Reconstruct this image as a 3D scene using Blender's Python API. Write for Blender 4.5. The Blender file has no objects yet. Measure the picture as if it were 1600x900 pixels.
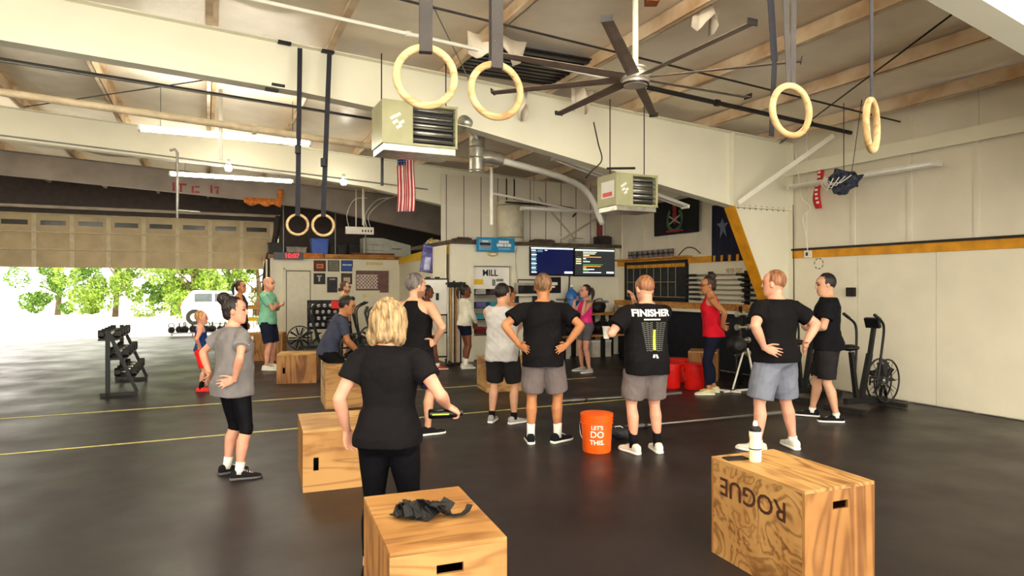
import bpy, math, random
import numpy as np
from mathutils import Vector, Matrix
from mathutils.bvhtree import BVHTree

random.seed(7)
rng = np.random.default_rng(7)
scene = bpy.context.scene
C = scene.collection
R = math.radians
ANG = R(25.0)                      # the hall stands 25 degrees to the view
F, CH, HY = 1020.0, 1.70, 446.0    # focal length in pixels, eye height, horizon row

# ------------------------------------------------------------------ camera
cam_d = bpy.data.cameras.new('camera')
cam_d.sensor_width = 36.0
cam_d.lens = 36.0 * F / 1600.0
cam_d.shift_y = -4.0 / 1600.0
cam_d.clip_start = 0.05
cam_d.clip_end = 300
cam = bpy.data.objects.new('camera', cam_d)
C.objects.link(cam)
cam.location = (0, 0, CH)
cam.rotation_euler = (R(90), 0, 0)
scene.camera = cam

# ------------------------------------------------------------------ world, sun, exposure
w = bpy.data.worlds.new('world')
scene.world = w
w.use_nodes = True
bg = w.node_tree.nodes['Background']
bg.inputs[0].default_value = (1.0, 0.95, 0.84, 1)
bg.inputs[1].default_value = 3.2
sun_d = bpy.data.lights.new('sun', 'SUN')
sun_d.energy = 2.6
sun_d.angle = R(2)
sun_d.color = (1.0, 0.93, 0.78)
sun = bpy.data.objects.new('sun', sun_d)
C.objects.link(sun)
sun.rotation_euler = (R(-38), 0, R(-10))
vs = scene.view_settings
vs.view_transform = 'Standard'
vs.look = 'None'
vs.gamma = 1.0
vs.use_curve_mapping = False
vs.exposure = 1.0
LAMP = 42.0                        # strength of the fluorescent tubes

# ------------------------------------------------------------------ geometry helpers
def P(px, py, Y):
    return Vector(((px - 800) / F * Y, Y, CH - (py - HY) / F * Y))
def G(px, py):
    Y = CH * F / (py - HY)
    return Vector(((px - 800) / F * Y, Y, 0))
def W(u, v, z=0.0):
    c, s = math.cos(ANG), math.sin(ANG)
    return Vector((c * u - s * v, s * u + c * v, z))
def UV(p):
    c, s = math.cos(ANG), math.sin(ANG)
    return (c * p[0] + s * p[1], -s * p[0] + c * p[1])
def on_u(px, u):                   # where the ray through column px meets the plane u
    t = (px - 800) / F
    c, s = math.cos(ANG), math.sin(ANG)
    v = (c * u - t * s * u) / (s + t * c)
    return v, s * u + c * v
def on_v(px, v):
    t = (px - 800) / F
    c, s = math.cos(ANG), math.sin(ANG)
    u = (s * v + t * c * v) / (c - t * s)
    return u, s * u + c * v
def zat(py, Y):
    return CH - (py - HY) / F * Y

class MB:
    """collects shapes that become one mesh"""
    def __init__(self):
        self.v = []; self.f = []
    def add(self, vs_, fs_):
        n = len(self.v)
        self.v.extend([tuple(p) for p in vs_])
        self.f.extend([tuple(i + n for i in f) for f in fs_])
        return self
    def box(self, c, s, rz=0.0, M=None):
        x, y, z = s[0] / 2, s[1] / 2, s[2] / 2
        pts = [(-x, -y, -z), (x, -y, -z), (x, y, -z), (-x, y, -z), (-x, -y, z), (x, -y, z), (x, y, z), (-x, y, z)]
        if M is None:
            M = Matrix.Rotation(rz, 3, 'Z')
        pts = [Vector(c) + M @ Vector(p) for p in pts]
        return self.add(pts, [(3, 2, 1, 0), (4, 5, 6, 7), (0, 1, 5, 4), (1, 2, 6, 5), (2, 3, 7, 6), (3, 0, 4, 7)])
    def bx(self, x0, x1, y0, y1, z0, z1):
        return self.box(((x0 + x1) / 2, (y0 + y1) / 2, (z0 + z1) / 2), (abs(x1 - x0), abs(y1 - y0), abs(z1 - z0)))
    def bar(self, a, b, w_, h_, up=(0, 0, 1)):
        a, b = Vector(a), Vector(b)
        d = (b - a); L = d.length; d.normalize()
        up = Vector(up)
        if abs(d.dot(up)) > .98: up = Vector((1, 0, 0))
        s = d.cross(up).normalized(); t = s.cross(d).normalized()
        M = Matrix((s, d, t)).transposed()
        return self.box((a + b) / 2, (w_, L, h_), M=M)
    def tube(self, pts, r, seg=10, closed=False, flat=None, caps=True):
        pts = [Vector(p) for p in pts]
        n = len(pts)
        rs = r if isinstance(r, (list, tuple)) else [r] * n
        rings = []; ref = None
        for i in range(n):
            if closed: t = pts[(i + 1) % n] - pts[i - 1]
            else: t = pts[min(i + 1, n - 1)] - pts[max(i - 1, 0)]
            t.normalize()
            if ref is None:
                ref = Vector((0, 0, 1)) if abs(t.z) < .9 else Vector((1, 0, 0))
                ref = (ref - t * ref.dot(t)).normalized()
            else:
                ref = (ref - t * ref.dot(t)).normalized()
            b = t.cross(ref)
            fl = flat or 1.0
            rings.append([pts[i] + ref * (math.cos(2 * math.pi * k / seg) * rs[i]) + b * (math.sin(2 * math.pi * k / seg) * rs[i] * fl) for k in range(seg)])
        vs_ = [p for rg in rings for p in rg]
        fs_ = []
        m = n if closed else n - 1
        for i in range(m):
            j = (i + 1) % n
            for k in range(seg):
                l = (k + 1) % seg
                fs_.append((i * seg + k, i * seg + l, j * seg + l, j * seg + k))
        if not closed and caps:
            fs_.append(tuple(range(seg))[::-1])
            fs_.append(tuple((n - 1) * seg + k for k in range(seg)))
        return self.add(vs_, fs_)
    def cyl(self, a, b, r, seg=14, r2=None):
        return self.tube([a, b], [r, r if r2 is None else r2], seg)
    def lathe(self, prof, c=(0, 0, 0), seg=24, M=None):
        vs_ = []
        for (r, z) in prof:
            for k in range(seg):
                a = 2 * math.pi * k / seg
                p = Vector((r * math.cos(a), r * math.sin(a), z))
                if M is not None: p = M @ p
                vs_.append(p + Vector(c))
        fs_ = []
        for i in range(len(prof) - 1):
            for k in range(seg):
                l = (k + 1) % seg
                fs_.append((i * seg + k, i * seg + l, (i + 1) * seg + l, (i + 1) * seg + k))
        if prof[0][0] > 1e-4: fs_.append(tuple(range(seg))[::-1])
        if prof[-1][0] > 1e-4: fs_.append(tuple((len(prof) - 1) * seg + k for k in range(seg)))
        return self.add(vs_, fs_)
    def ell(self, c, r, seg=14, rings=9, M=None):
        vs_ = []; fs_ = []
        for i in range(rings + 1):
            th = math.pi * i / rings
            for k in range(seg):
                a = 2 * math.pi * k / seg
                p = Vector((r[0] * math.sin(th) * math.cos(a), r[1] * math.sin(th) * math.sin(a), r[2] * math.cos(th)))
                if M is not None: p = M @ p
                vs_.append(p + Vector(c))
        for i in range(rings):
            for k in range(seg):
                l = (k + 1) % seg
                fs_.append((i * seg + k, (i + 1) * seg + k, (i + 1) * seg + l, i * seg + l))
        return self.add(vs_, fs_)
    def prism(self, poly, y0, y1, axis='y'):
        """poly in (x, z) pushed along y (axis y), or in (y, z) along x, or (x, y) along z"""
        def mk(a, b, t):
            return {'y': (a, t, b), 'x': (t, a, b), 'z': (a, b, t)}[axis]
        n = len(poly)
        vs_ = [mk(a, b, y0) for a, b in poly] + [mk(a, b, y1) for a, b in poly]
        fs_ = [tuple(range(n)), tuple(range(2 * n - 1, n - 1, -1))]
        for i in range(n):
            j = (i + 1) % n
            fs_.append((i, i + n, j + n, j))
        return self.add(vs_, fs_)
    def build(self, name, m, parent=None, smooth=False, loc=None, rz=None, bevel=0):
        me = bpy.data.meshes.new(name)
        me.from_pydata(self.v, [], self.f)
        me.validate()
        import bmesh
        b = bmesh.new(); b.from_mesh(me)
        bmesh.ops.remove_doubles(b, verts=b.verts, dist=1e-6)
        bmesh.ops.recalc_face_normals(b, faces=b.faces)
        b.to_mesh(me); b.free()
        return link(name, me, m, parent, smooth, loc, rz, bevel)

def link(name, me, m, parent=None, smooth=False, loc=None, rz=None, bevel=0):
    o = bpy.data.objects.new(name, me)
    C.objects.link(o)
    if m is not None and not me.materials:
        me.materials.append(m)
    if smooth:
        me.polygons.foreach_set('use_smooth', [True] * len(me.polygons))
        if smooth == 'auto':
            me.set_sharp_from_angle(angle=R(40))
    if bevel:
        md = o.modifiers.new('bevel', 'BEVEL'); md.width = bevel; md.segments = 2; md.limit_method = 'ANGLE'
    if parent is not None: o.parent = parent
    if loc is not None: o.location = loc
    if rz is not None: o.rotation_euler = (0, 0, rz)
    return o

def tag(o, label=None, cat=None, group=None, kind=None):
    if label: o['label'] = label
    if cat: o['category'] = cat
    if group: o['group'] = group
    if kind: o['kind'] = kind
    return o
def thing(name, label, cat, loc=(0, 0, 0), rz=0.0, group=None):
    o = bpy.data.objects.new(name, None)
    o.empty_display_size = .1
    C.objects.link(o)
    o.location = loc; o.rotation_euler = (0, 0, rz)
    return tag(o, label, cat, group)
def rthing(name, label, cat, u, v, z=0.0, group=None, rz=0.0):
    return thing(name, label, cat, W(u, v, z), ANG + rz, group)
def struct(name, mb, m, smooth=False, parent=None, bevel=0):
    o = mb.build(name, m, parent, smooth, (0, 0, 0) if parent is None else None, ANG if parent is None else None, bevel)
    if parent is None: o['kind'] = 'structure'
    return o
def copy_tree(o, parent=None):
    c = o.copy(); C.objects.link(c); c.parent = parent
    for ch in o.children: copy_tree(ch, c)
    return c

def text_mesh(s, size, depth=0.002, align='CENTER', bold=0.0, xs=1.0):
    cu = bpy.data.curves.new('txt', 'FONT')
    cu.body = s; cu.size = size; cu.extrude = depth / 2; cu.align_x = align; cu.align_y = 'CENTER'
    cu.offset = bold; cu.resolution_u = 3
    ob = bpy.data.objects.new('txt', cu); C.objects.link(ob)
    dg = bpy.context.evaluated_depsgraph_get()
    me = bpy.data.meshes.new_from_object(ob.evaluated_get(dg))
    bpy.data.objects.remove(ob); bpy.data.curves.remove(cu)
    if xs != 1.0:
        for vv in me.vertices: vv.co.x *= xs
    return me
def lettering(name, s, size, m, parent, M, depth=0.003, bold=0.0, xs=1.0):
    me = text_mesh(s, size, depth, bold=bold, xs=xs)
    me.transform(M)
    return link(name, me, m, parent)
def wall_text(name, s, size, m, parent, c, facing, **k):
    """c: centre; facing: '-v' (reads from the front wall side), '-u' """
    rz = 0.0 if facing == '-v' else -math.pi / 2
    M = Matrix.Translation(c) @ Matrix.Rotation(rz, 4, 'Z') @ Matrix.Rotation(R(90), 4, 'X')
    return lettering(name, s, size, m, parent, M, **k)

# ------------------------------------------------------------------ materials
MATS = {}
def lin(c):
    return tuple((x / 12.92 if x <= .04045 else ((x + .055) / 1.055) ** 2.4) for x in c)
def rgb(r, g, b):
    return lin((r / 255, g / 255, b / 255))
def mat(name, col, rough=.6, metal=0.0, var=.08, scale=6.0, bump=0.0, bscale=60.0, spec=.4, dirt=None, trans=0.0, stretch=(1, 1, 1), emit=None, coat=0.0):
    if name in MATS: return MATS[name]
    m = bpy.data.materials.new(name); m.use_nodes = True
    nt = m.node_tree; N = nt.nodes; L = nt.links
    b = N['Principled BSDF']
    b.inputs['Roughness'].default_value = rough
    b.inputs['Metallic'].default_value = metal
    b.inputs['Specular IOR Level'].default_value = spec
    if coat: b.inputs['Coat Weight'].default_value = coat
    tc = N.new('ShaderNodeTexCoord'); mp = N.new('ShaderNodeMapping')
    mp.inputs['Scale'].default_value = stretch
    L.new(tc.outputs['Object'], mp.inputs['Vector'])
    nz = N.new('ShaderNodeTexNoise'); nz.inputs['Scale'].default_value = scale; nz.inputs['Detail'].default_value = 5
    L.new(mp.outputs['Vector'], nz.inputs['Vector'])
    cr = N.new('ShaderNodeValToRGB')
    d = dirt if dirt else tuple(x * (1 - 2.2 * var) for x in col)
    hi = tuple(min(1.0, x * (1 + var)) for x in col)
    cr.color_ramp.elements[0].position = .30; cr.color_ramp.elements[0].color = (*d, 1)
    cr.color_ramp.elements[1].position = .62; cr.color_ramp.elements[1].color = (*hi, 1)
    L.new(nz.outputs['Fac'], cr.inputs['Fac'])
    L.new(cr.outputs['Color'], b.inputs['Base Color'])
    if bump:
        n2 = N.new('ShaderNodeTexNoise'); n2.inputs['Scale'].default_value = bscale; n2.inputs['Detail'].default_value = 3
        L.new(mp.outputs['Vector'], n2.inputs['Vector'])
        bp = N.new('ShaderNodeBump'); bp.inputs['Strength'].default_value = bump; bp.inputs['Distance'].default_value = .01
        L.new(n2.outputs['Fac'], bp.inputs['Height']); L.new(bp.outputs['Normal'], b.inputs['Normal'])
    if trans:
        b.inputs['Transmission Weight'].default_value = trans
    if emit:
        b.inputs['Emission Color'].default_value = (*emit[0], 1); b.inputs['Emission Strength'].default_value = emit[1]
    MATS[name] = m
    return m

def plywood(name, base, dark, grain='x', scale=1.0, mix=1.35):
    if name in MATS: return MATS[name]
    m = bpy.data.materials.new(name); m.use_nodes = True
    nt = m.node_tree; N = nt.nodes; L = nt.links
    b = N['Principled BSDF']; b.inputs['Roughness'].default_value = .55; b.inputs['Specular IOR Level'].default_value = .3
    tc = N.new('ShaderNodeTexCoord'); mp = N.new('ShaderNodeMapping')
    st = {'x': (.35, 2.2, 2.2), 'y': (2.2, .35, 2.2), 'z': (2.2, 2.2, .35)}[grain]
    mp.inputs['Scale'].default_value = tuple(s * scale for s in st)
    oi = N.new('ShaderNodeObjectInfo')
    mu = N.new('ShaderNodeMath'); mu.operation = 'MULTIPLY'; mu.inputs[1].default_value = 13.0
    L.new(oi.outputs['Random'], mu.inputs[0])
    ad = N.new('ShaderNodeVectorMath'); ad.operation = 'ADD'
    L.new(tc.outputs['Object'], ad.inputs[0]); L.new(mu.outputs[0], ad.inputs[1])
    L.new(ad.outputs[0], mp.inputs['Vector'])
    n1 = N.new('ShaderNodeTexNoise'); n1.inputs['Scale'].default_value = 1.6; n1.inputs['Detail'].default_value = 3; n1.inputs['Distortion'].default_value = .8
    L.new(mp.outputs['Vector'], n1.inputs['Vector'])
    k = N.new('ShaderNodeMath'); k.operation = 'MULTIPLY'; k.inputs[1].default_value = 46.0
    L.new(n1.outputs['Fac'], k.inputs[0])
    sn = N.new('ShaderNodeMath'); sn.operation = 'SINE'; L.new(k.outputs[0], sn.inputs[0])
    mr = N.new('ShaderNodeMapRange'); mr.inputs['From Min'].default_value = -1; mr.inputs['From Max'].default_value = 1
    L.new(sn.outputs[0], mr.inputs['Value'])
    pw = N.new('ShaderNodeMath'); pw.operation = 'POWER'; pw.inputs[1].default_value = 2.6
    L.new(mr.outputs[0], pw.inputs[0])
    n2 = N.new('ShaderNodeTexNoise'); n2.inputs['Scale'].default_value = 3.0; n2.inputs['Detail'].default_value = 6
    L.new(mp.outputs['Vector'], n2.inputs['Vector'])
    ml = N.new('ShaderNodeMath'); ml.operation = 'MULTIPLY'
    L.new(pw.outputs[0], ml.inputs[0]); L.new(n2.outputs['Fac'], ml.inputs[1])
    mg = N.new('ShaderNodeMath'); mg.operation = 'MULTIPLY'; mg.use_clamp = True; mg.inputs[1].default_value = mix
    L.new(ml.outputs[0], mg.inputs[0]); ml = mg
    mx = N.new('ShaderNodeMix'); mx.data_type = 'RGBA'
    mx.inputs['A'].default_value = (*base, 1); mx.inputs['B'].default_value = (*dark, 1)
    L.new(ml.outputs[0], mx.inputs['Factor'])
    n3 = N.new('ShaderNodeTexNoise'); n3.inputs['Scale'].default_value = 2.2; n3.inputs['Detail'].default_value = 4
    L.new(ad.outputs[0], n3.inputs['Vector'])
    cr = N.new('ShaderNodeValToRGB')
    cr.color_ramp.elements[0].position = .34; cr.color_ramp.elements[0].color = (.62, .50, .40, 1)
    cr.color_ramp.elements[1].position = .58; cr.color_ramp.elements[1].color = (1, 1, 1, 1)
    L.new(n3.outputs['Fac'], cr.inputs['Fac'])
    m2 = N.new('ShaderNodeMix'); m2.data_type = 'RGBA'; m2.blend_type = 'MULTIPLY'; m2.inputs['Factor'].default_value = .8
    L.new(mx.outputs['Result'], m2.inputs['A']); L.new(cr.outputs['Color'], m2.inputs['B'])
    L.new(m2.outputs['Result'], b.inputs['Base Color'])
    bp = N.new('ShaderNodeBump'); bp.inputs['Strength'].default_value = .12; bp.inputs['Distance'].default_value = .005
    L.new(n2.outputs['Fac'], bp.inputs['Height']); L.new(bp.outputs['Normal'], b.inputs['Normal'])
    MATS[name] = m
    return m

def floor_mat():
    m = bpy.data.materials.new('rubber_floor'); m.use_nodes = True
    nt = m.node_tree; N = nt.nodes; L = nt.links
    b = N['Principled BSDF']; b.inputs['Specular IOR Level'].default_value = .30
    tc = N.new('ShaderNodeTexCoord')
    n1 = N.new('ShaderNodeTexNoise'); n1.inputs['Scale'].default_value = 1.3; n1.inputs['Detail'].default_value = 8
    n2 = N.new('ShaderNodeTexNoise'); n2.inputs['Scale'].default_value = 130; n2.inputs['Detail'].default_value = 2
    L.new(tc.outputs['Object'], n1.inputs['Vector']); L.new(tc.outputs['Object'], n2.inputs['Vector'])
    cr = N.new('ShaderNodeValToRGB')
    cr.color_ramp.elements[0].position = .3; cr.color_ramp.elements[0].color = (*rgb(24, 19, 21), 1)
    cr.color_ramp.elements[1].position = .75; cr.color_ramp.elements[1].color = (*rgb(44, 37, 39), 1)
    L.new(n1.outputs['Fac'], cr.inputs['Fac'])
    sp = N.new('ShaderNodeValToRGB')
    sp.color_ramp.elements[0].position = .66; sp.color_ramp.elements[0].color = (0, 0, 0, 1)
    sp.color_ramp.elements[1].position = .74; sp.color_ramp.elements[1].color = (1, 1, 1, 1)
    L.new(n2.outputs['Fac'], sp.inputs['Fac'])
    mx = N.new('ShaderNodeMix'); mx.data_type = 'RGBA'
    L.new(sp.outputs['Color'], mx.inputs['Factor']); L.new(cr.outputs['Color'], mx.inputs['A'])
    mx.inputs['B'].default_value = (*rgb(70, 62, 62), 1)
    L.new(mx.outputs['Result'], b.inputs['Base Color'])
    rr = N.new('ShaderNodeMapRange'); rr.inputs['From Min'].default_value = .3; rr.inputs['From Max'].default_value = .7
    rr.inputs['To Min'].default_value = .30; rr.inputs['To Max'].default_value = .50
    L.new(n1.outputs['Fac'], rr.inputs['Value']); L.new(rr.outputs[0], b.inputs['Roughness'])
    bp = N.new('ShaderNodeBump'); bp.inputs['Strength'].default_value = .25; bp.inputs['Distance'].default_value = .004
    L.new(n2.outputs['Fac'], bp.inputs['Height']); L.new(bp.outputs['Normal'], b.inputs['Normal'])
    return m

M_floor = floor_mat()
M_white = mat('white_wall_paint', rgb(236, 230, 208), .6, var=.02, scale=2.5)
M_sheet = mat('white_metal_sheet', rgb(230, 222, 202), .5, var=.04, scale=1.2)
M_steel = mat('white_painted_steel', rgb(236, 232, 210), .5, var=.02, scale=1.2)
M_steel2 = mat('dusty_painted_steel', rgb(196, 184, 168), .6, var=.12, scale=2.0)
M_purlin = mat('tan_purlin_steel', rgb(232, 212, 182), .55, var=.14, scale=2.2, dirt=rgb(202, 164, 122))
M_insul = mat('vinyl_insulation', rgb(246, 234, 214), .36, var=.04, scale=2.0, bump=.5, bscale=7.0)
M_yellow = mat('yellow_painted_steel', rgb(216, 150, 30), .45, var=.10, scale=5)
M_byellow = mat('bright_yellow_board', rgb(240, 196, 20), .5, var=.06)
M_black = mat('black_matte', rgb(14, 13, 15), .55, var=.15)
M_blackgl = mat('black_gloss', rgb(14, 14, 16), .25, var=.1)
M_navywall = mat('black_lower_wall', rgb(20, 22, 34), .5, var=.2)
M_grey = mat('grey_metal', rgb(140, 138, 132), .4, metal=.7, var=.1)
M_dark = mat('dark_steel', rgb(52, 48, 48), .45, metal=.5, var=.15)
M_chrome = mat('bright_steel', rgb(190, 188, 180), .28, metal=.9, var=.06)
M_galv = mat('galvanised_duct', rgb(196, 194, 184), .32, metal=.75, var=.15, scale=9)
M_rust = mat('rusty_brown', rgb(130, 72, 40), .7, var=.25, scale=8)
M_orange = mat('orange_foam', rgb(206, 120, 50), .8, var=.2, scale=12, bump=.6, bscale=40)
M_lampw = mat('white_fixture', rgb(238, 234, 220), .45, var=.03)
M_tube = mat('lit_tube', rgb(255, 250, 230), .4, emit=((1.0, .93, .76), LAMP))
M_tubeoff = mat('unlit_tube', rgb(246, 244, 236), .25, var=.02)
M_tape = mat('yellow_floor_tape', rgb(206, 196, 120), .6, var=.15, scale=9)
M_ply1 = plywood('plywood_honey', rgb(184, 140, 84), rgb(126, 80, 40), 'x', 1.0, 1.1)
M_ply2 = plywood('plywood_honey_upright', rgb(168, 120, 68), rgb(104, 62, 30), 'z')
M_ply3 = plywood('plywood_knotty', rgb(184, 142, 86), rgb(96, 56, 22), 'y', 1.1, 1.25)
M_ply4 = plywood('plywood_pale', rgb(196, 158, 100), rgb(142, 94, 48), 'x')
M_burn = mat('burnt_stencil', rgb(66, 32, 14), .7, var=.25, scale=30)
M_wood = plywood('shelf_timber', rgb(206, 150, 76), rgb(150, 90, 40), 'x')
M_ring = plywood('ring_birch', rgb(216, 188, 138), rgb(176, 136, 86), 'x', 2.0)
M_strap = mat('grey_webbing', rgb(74, 69, 66), .75, var=.08, bump=.3, bscale=300)
M_strapd = mat('dark_webbing', rgb(34, 34, 44), .75, var=.1, bump=.3, bscale=300)
M_red = mat('red_plastic', rgb(222, 26, 18), .35, var=.05)
M_orangep = mat('orange_plastic', rgb(246, 98, 22), .35, var=.04)
M_paper = mat('white_print', rgb(244, 242, 234), .6, var=.02)
M_blue = mat('blue_plastic', rgb(66, 104, 200), .4, var=.06)
M_cyan = mat('cyan_vinyl', rgb(28, 140, 190), .45, var=.05)
M_heater = mat('heater_enamel', rgb(178, 176, 136), .45, var=.07, scale=3)
# ================================================================== the setting
V0, V1, V2, V3, VE = 2.7, 8.36, 14.32, 19.3, 24.7    # frame planes, end wall
UR = 9.3                                              # right wall
VB = 13.6                                             # back wall of the white office
UL = -11.0
VN = -4.0
def ztop(u): return 4.68 - .0547 * u
BOT = [(UL, 0), (1.0, 4.06), (3.17, 3.85), (5.5, 3.435), (7.91, 3.02)]

fl = MB(); fl.bx(UL, UR + .2, VN, VE + .15, -.12, 0)
struct('floor', fl, M_floor)
# bright apron outside the roll-up door
ap = MB(); ap.bx(-40, 30, VE + .15, 70, -.14, -.02)
struct('ground_outside', ap, mat('sunlit_concrete', rgb(226, 220, 200), .8, var=.06, scale=1))

# ---- ceiling: insulation blanket drooping between the purlins, plus purlins
PUR = [-8.95, -7.45, -5.95, -4.45, -2.95, -1.45, .05, 1.4, 2.95, 4.45, 5.95, 7.45, 8.9]
def roof():
    us = np.linspace(UL, UR + .2, 110); vs_ = np.linspace(VN, VE, 120)
    V = []; Fc = []
    pu = np.array(PUR)
    for v in vs_:
        for u in us:
            i = np.searchsorted(pu, u)
            if 0 < i < len(pu):
                t = (u - pu[i - 1]) / (pu[i] - pu[i - 1])
                sag = .075 * math.sin(math.pi * t)
            else: sag = 0
            sag *= .65 + .35 * math.sin(v * 1.9 + u * 1.3) + .2 * math.sin(v * 5.1 - u * 2)
            V.append((u, v, ztop(u) + .225 - sag))
    nu = len(us)
    for j in range(len(vs_) - 1):
        for i in range(nu - 1):
            a = j * nu + i
            Fc.append((a, a + 1, a + nu + 1, a + nu))
    # upper skin so that the roof has thickness
    n = len(V)
    for (u, v, z) in [(UL, VN, 0), (UR + .2, VN, 0), (UR + .2, VE + .15, 0), (UL, VE + .15, 0)]:
        V.append((u, v, ztop(u) + .32))
    Fc.append((n, n + 1, n + 2, n + 3))
    mb = MB(); mb.add(V, Fc)
    return mb
ceil = struct('ceiling', roof(), M_insul, True)
for i, u in enumerate(PUR):
    mb = MB(); z0 = ztop(u)
    mb.bx(u - .006, u + .006, VN, VE, z0, z0 + .2)
    mb.bx(u - .07, u + .006, VN, VE, z0, z0 + .008)
    mb.bx(u - .07, u - .062, VN, VE, z0, z0 + .03)
    mb.bx(u - .006, u + .07, VN, VE, z0 + .192, z0 + .2)
    mb.build('purlin', M_purlin, ceil)
# bare corrugated deck where the blanket is torn
mb = MB()
for k in range(9):
    v = 7.15 + k * .125
    mb.bx(2.98, 4.43, v, v + .07, ztop(3.7) + .07, ztop(3.7) + .095)
mb.bx(2.98, 4.43, 7.1, 8.28, ztop(3.7) + .095, ztop(3.7) + .11)
mb.build('bare_roof_deck', M_dark, ceil)
def rag(name, pts, m, parent):
    V = []; Fc = []
    n = len(pts)
    for k, (a, b) in enumerate(pts):
        V.append(a); V.append(b)
    for k in range(n - 1):
        Fc.append((2 * k, 2 * k + 1, 2 * k + 3, 2 * k + 2))
    mb = MB(); mb.add(V, Fc)
    o = mb.build(name, m, parent, True)
    md = o.modifiers.new('thick', 'SOLIDIFY'); md.thickness = .012
    return o
def torn(u, v, z, wd, h, name='torn_insulation'):
    pts = []
    for k in range(9):
        t = k / 8
        a = (u + wd * t + .03 * math.sin(7 * t), v + .06 * math.sin(9 * t), z)
        b = (u + wd * t + .05 * math.sin(11 * t + 1), v + .10 * math.sin(6 * t + 2), z - h * (.45 + .55 * abs(math.sin(5 * t + .6))))
        pts.append((a, b))
    rag(name, pts, M_insul, ceil)
torn(2.7, 7.0, 4.62, .75, .30)
torn(4.45, 5.2, 4.58, .35, .30)
torn(4.6, 7.9, 4.46, .35, .34)
torn(3.9, 8.2, 4.42, .16, .42)

# ---- steel frames
def frame(v, label, yellow=False, M_steel=M_steel):
    t = thing('roof_girder', label, 'steel frame', (0, 0, 0), ANG)
    bot = [(u, (ztop(u) - .57) if u <= 1.0 else z) for u, z in BOT]
    top = [(UR - .03, ztop(UR)), (UL, ztop(UL))]
    web = bot + [(7.91, ztop(7.91))] + [(UL, ztop(UL))]
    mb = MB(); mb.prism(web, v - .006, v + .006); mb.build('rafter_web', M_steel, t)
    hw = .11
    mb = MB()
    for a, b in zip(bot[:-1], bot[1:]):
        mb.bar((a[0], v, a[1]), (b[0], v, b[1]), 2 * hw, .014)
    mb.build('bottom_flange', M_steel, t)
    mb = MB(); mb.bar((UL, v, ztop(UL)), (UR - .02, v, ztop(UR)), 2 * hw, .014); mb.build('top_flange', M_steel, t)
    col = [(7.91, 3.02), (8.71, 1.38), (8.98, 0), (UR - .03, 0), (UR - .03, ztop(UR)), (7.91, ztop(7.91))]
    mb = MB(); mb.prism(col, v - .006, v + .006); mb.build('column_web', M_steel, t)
    mb = MB(); mb.bar((7.91, v, 3.02), (8.71, v, 1.38), 2 * hw, .016, (0, 1, 0)); mb.v = []; mb.f = []
    for a, b in zip(col[:2], col[1:3]):
        d = Vector((b[0] - a[0], 0, b[1] - a[1]))
        mb.bar((a[0], v, a[1]), (b[0], v, b[1]), .016, 2 * hw + .02, (0, 1, 0))
    mb.build('inner_flange', M_yellow if yellow else M_steel, t)
    mb = MB(); mb.bx(UR - .045, UR - .028, v - hw, v + hw, 0, ztop(UR)); mb.build('outer_flange', M_steel, t)
    mb = MB(); mb.bx(7.90, 7.92, v - hw, v + hw, 3.02, ztop(7.91)); mb.build('knee_stiffener', M_steel, t)
    mb = MB(); mb.bar((7.91, v, 3.02), (UR - .04, v, 3.02), 2 * hw, .022); mb.build('splice_plate', M_steel, t)
    mb = MB()
    for k in range(9):
        u = 8.05 + k * .13
        mb.cyl((u, v - .06, 2.985), (u, v - .06, 3.05), .012, 6)
    mb.build('splice_bolts', M_grey, t)['kind'] = 'stuff'
    return t
frame(V0, 'white steel roof frame overhead that the big near rings hang from')
frame(V1, 'big white tapered steel frame with yellow inner column flange crossing the hall', True)
frame(V2, 'middle white steel frame running behind the louvred heaters above the office')
frame(V3, 'dusty steel frame nearest the roll-up door, shade painted into its colour', M_steel=mat('shade_painted_steel', rgb(142, 130, 120), .65, var=.10, scale=1.5))  # weaker light on this frame is put into its darker grey

# ---- right wall
def sheet_wall(name, u, v0, v1, z0, z1fn, m, step=.305):
    mb = MB()
    n = int((v1 - v0) / .02)
    mb.prism([(v0, z0), (v1, z0), (v1, z1fn), (v0, z1fn)], u, u + .12, 'x')
    o = struct(name, mb, m)
    k = v0 + .12
    rb = MB()
    while k < v1 - .06:
        rb.prism([(k - .03, z0), (k + .03, z0), (k + .03, z1fn), (k - .03, z1fn)], u - .022, u, 'x')
        k += step * 3
    rb.build('wall_ribs', m, o)
    return o
wr = sheet_wall('wall_right', UR, VN, VE, 0, ztop(UR) + .2, M_sheet)
# lower cladding: white board panels near, black board behind the column
v = V1 - .14; k = 0
edges = [V1 - .14, 7.0, 5.78, 4.56, 3.34, 2.12, .9]
for a, b in zip(edges[:-1], edges[1:]):
    mb = MB(); mb.bx(UR - .045, UR, b + .004, a - .004, .02, 2.17); mb.build('wall_board', M_white, wr)
mb = MB(); mb.bx(UR - .05, UR, V1 + .14, VB, .02, 1.16); mb.build('black_wall_board', M_navywall, wr)
mb = MB(); mb.bx(UR - .045, UR, V1 + .14, VB, 1.26, 2.17); mb.build('wall_board', M_white, wr)
tr = MB(); tr.bx(UR - .07, UR, .9, V1 - .12, 2.17, 2.30); struct('trim_1', tr, M_yellow)
tr = MB(); tr.bx(UR - .07, UR, V1 + .12, VB, 2.17, 2.30); struct('trim_2', tr, M_yellow)
tr = MB(); tr.bx(UR - .16, UR, V1 + .12, VB, 1.215, 1.34); struct('trim_3', tr, M_wood)
tr = MB(); tr.bx(UR - .19, UR, V1 + .12, VB, 1.15, 1.21); struct('trim_4', tr, M_white)
mb = MB(); mb.bx(UR - .10, UR, .9, V1 - .12, 2.30, 2.335); struct('trim_5', mb, M_dark)
gi = MB(); gi.bx(UR - .15, UR - .02, VN, VE, 3.62, 3.80); gi.bx(UR - .16, UR - .15, VN, VE, 3.60, 3.64)
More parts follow.
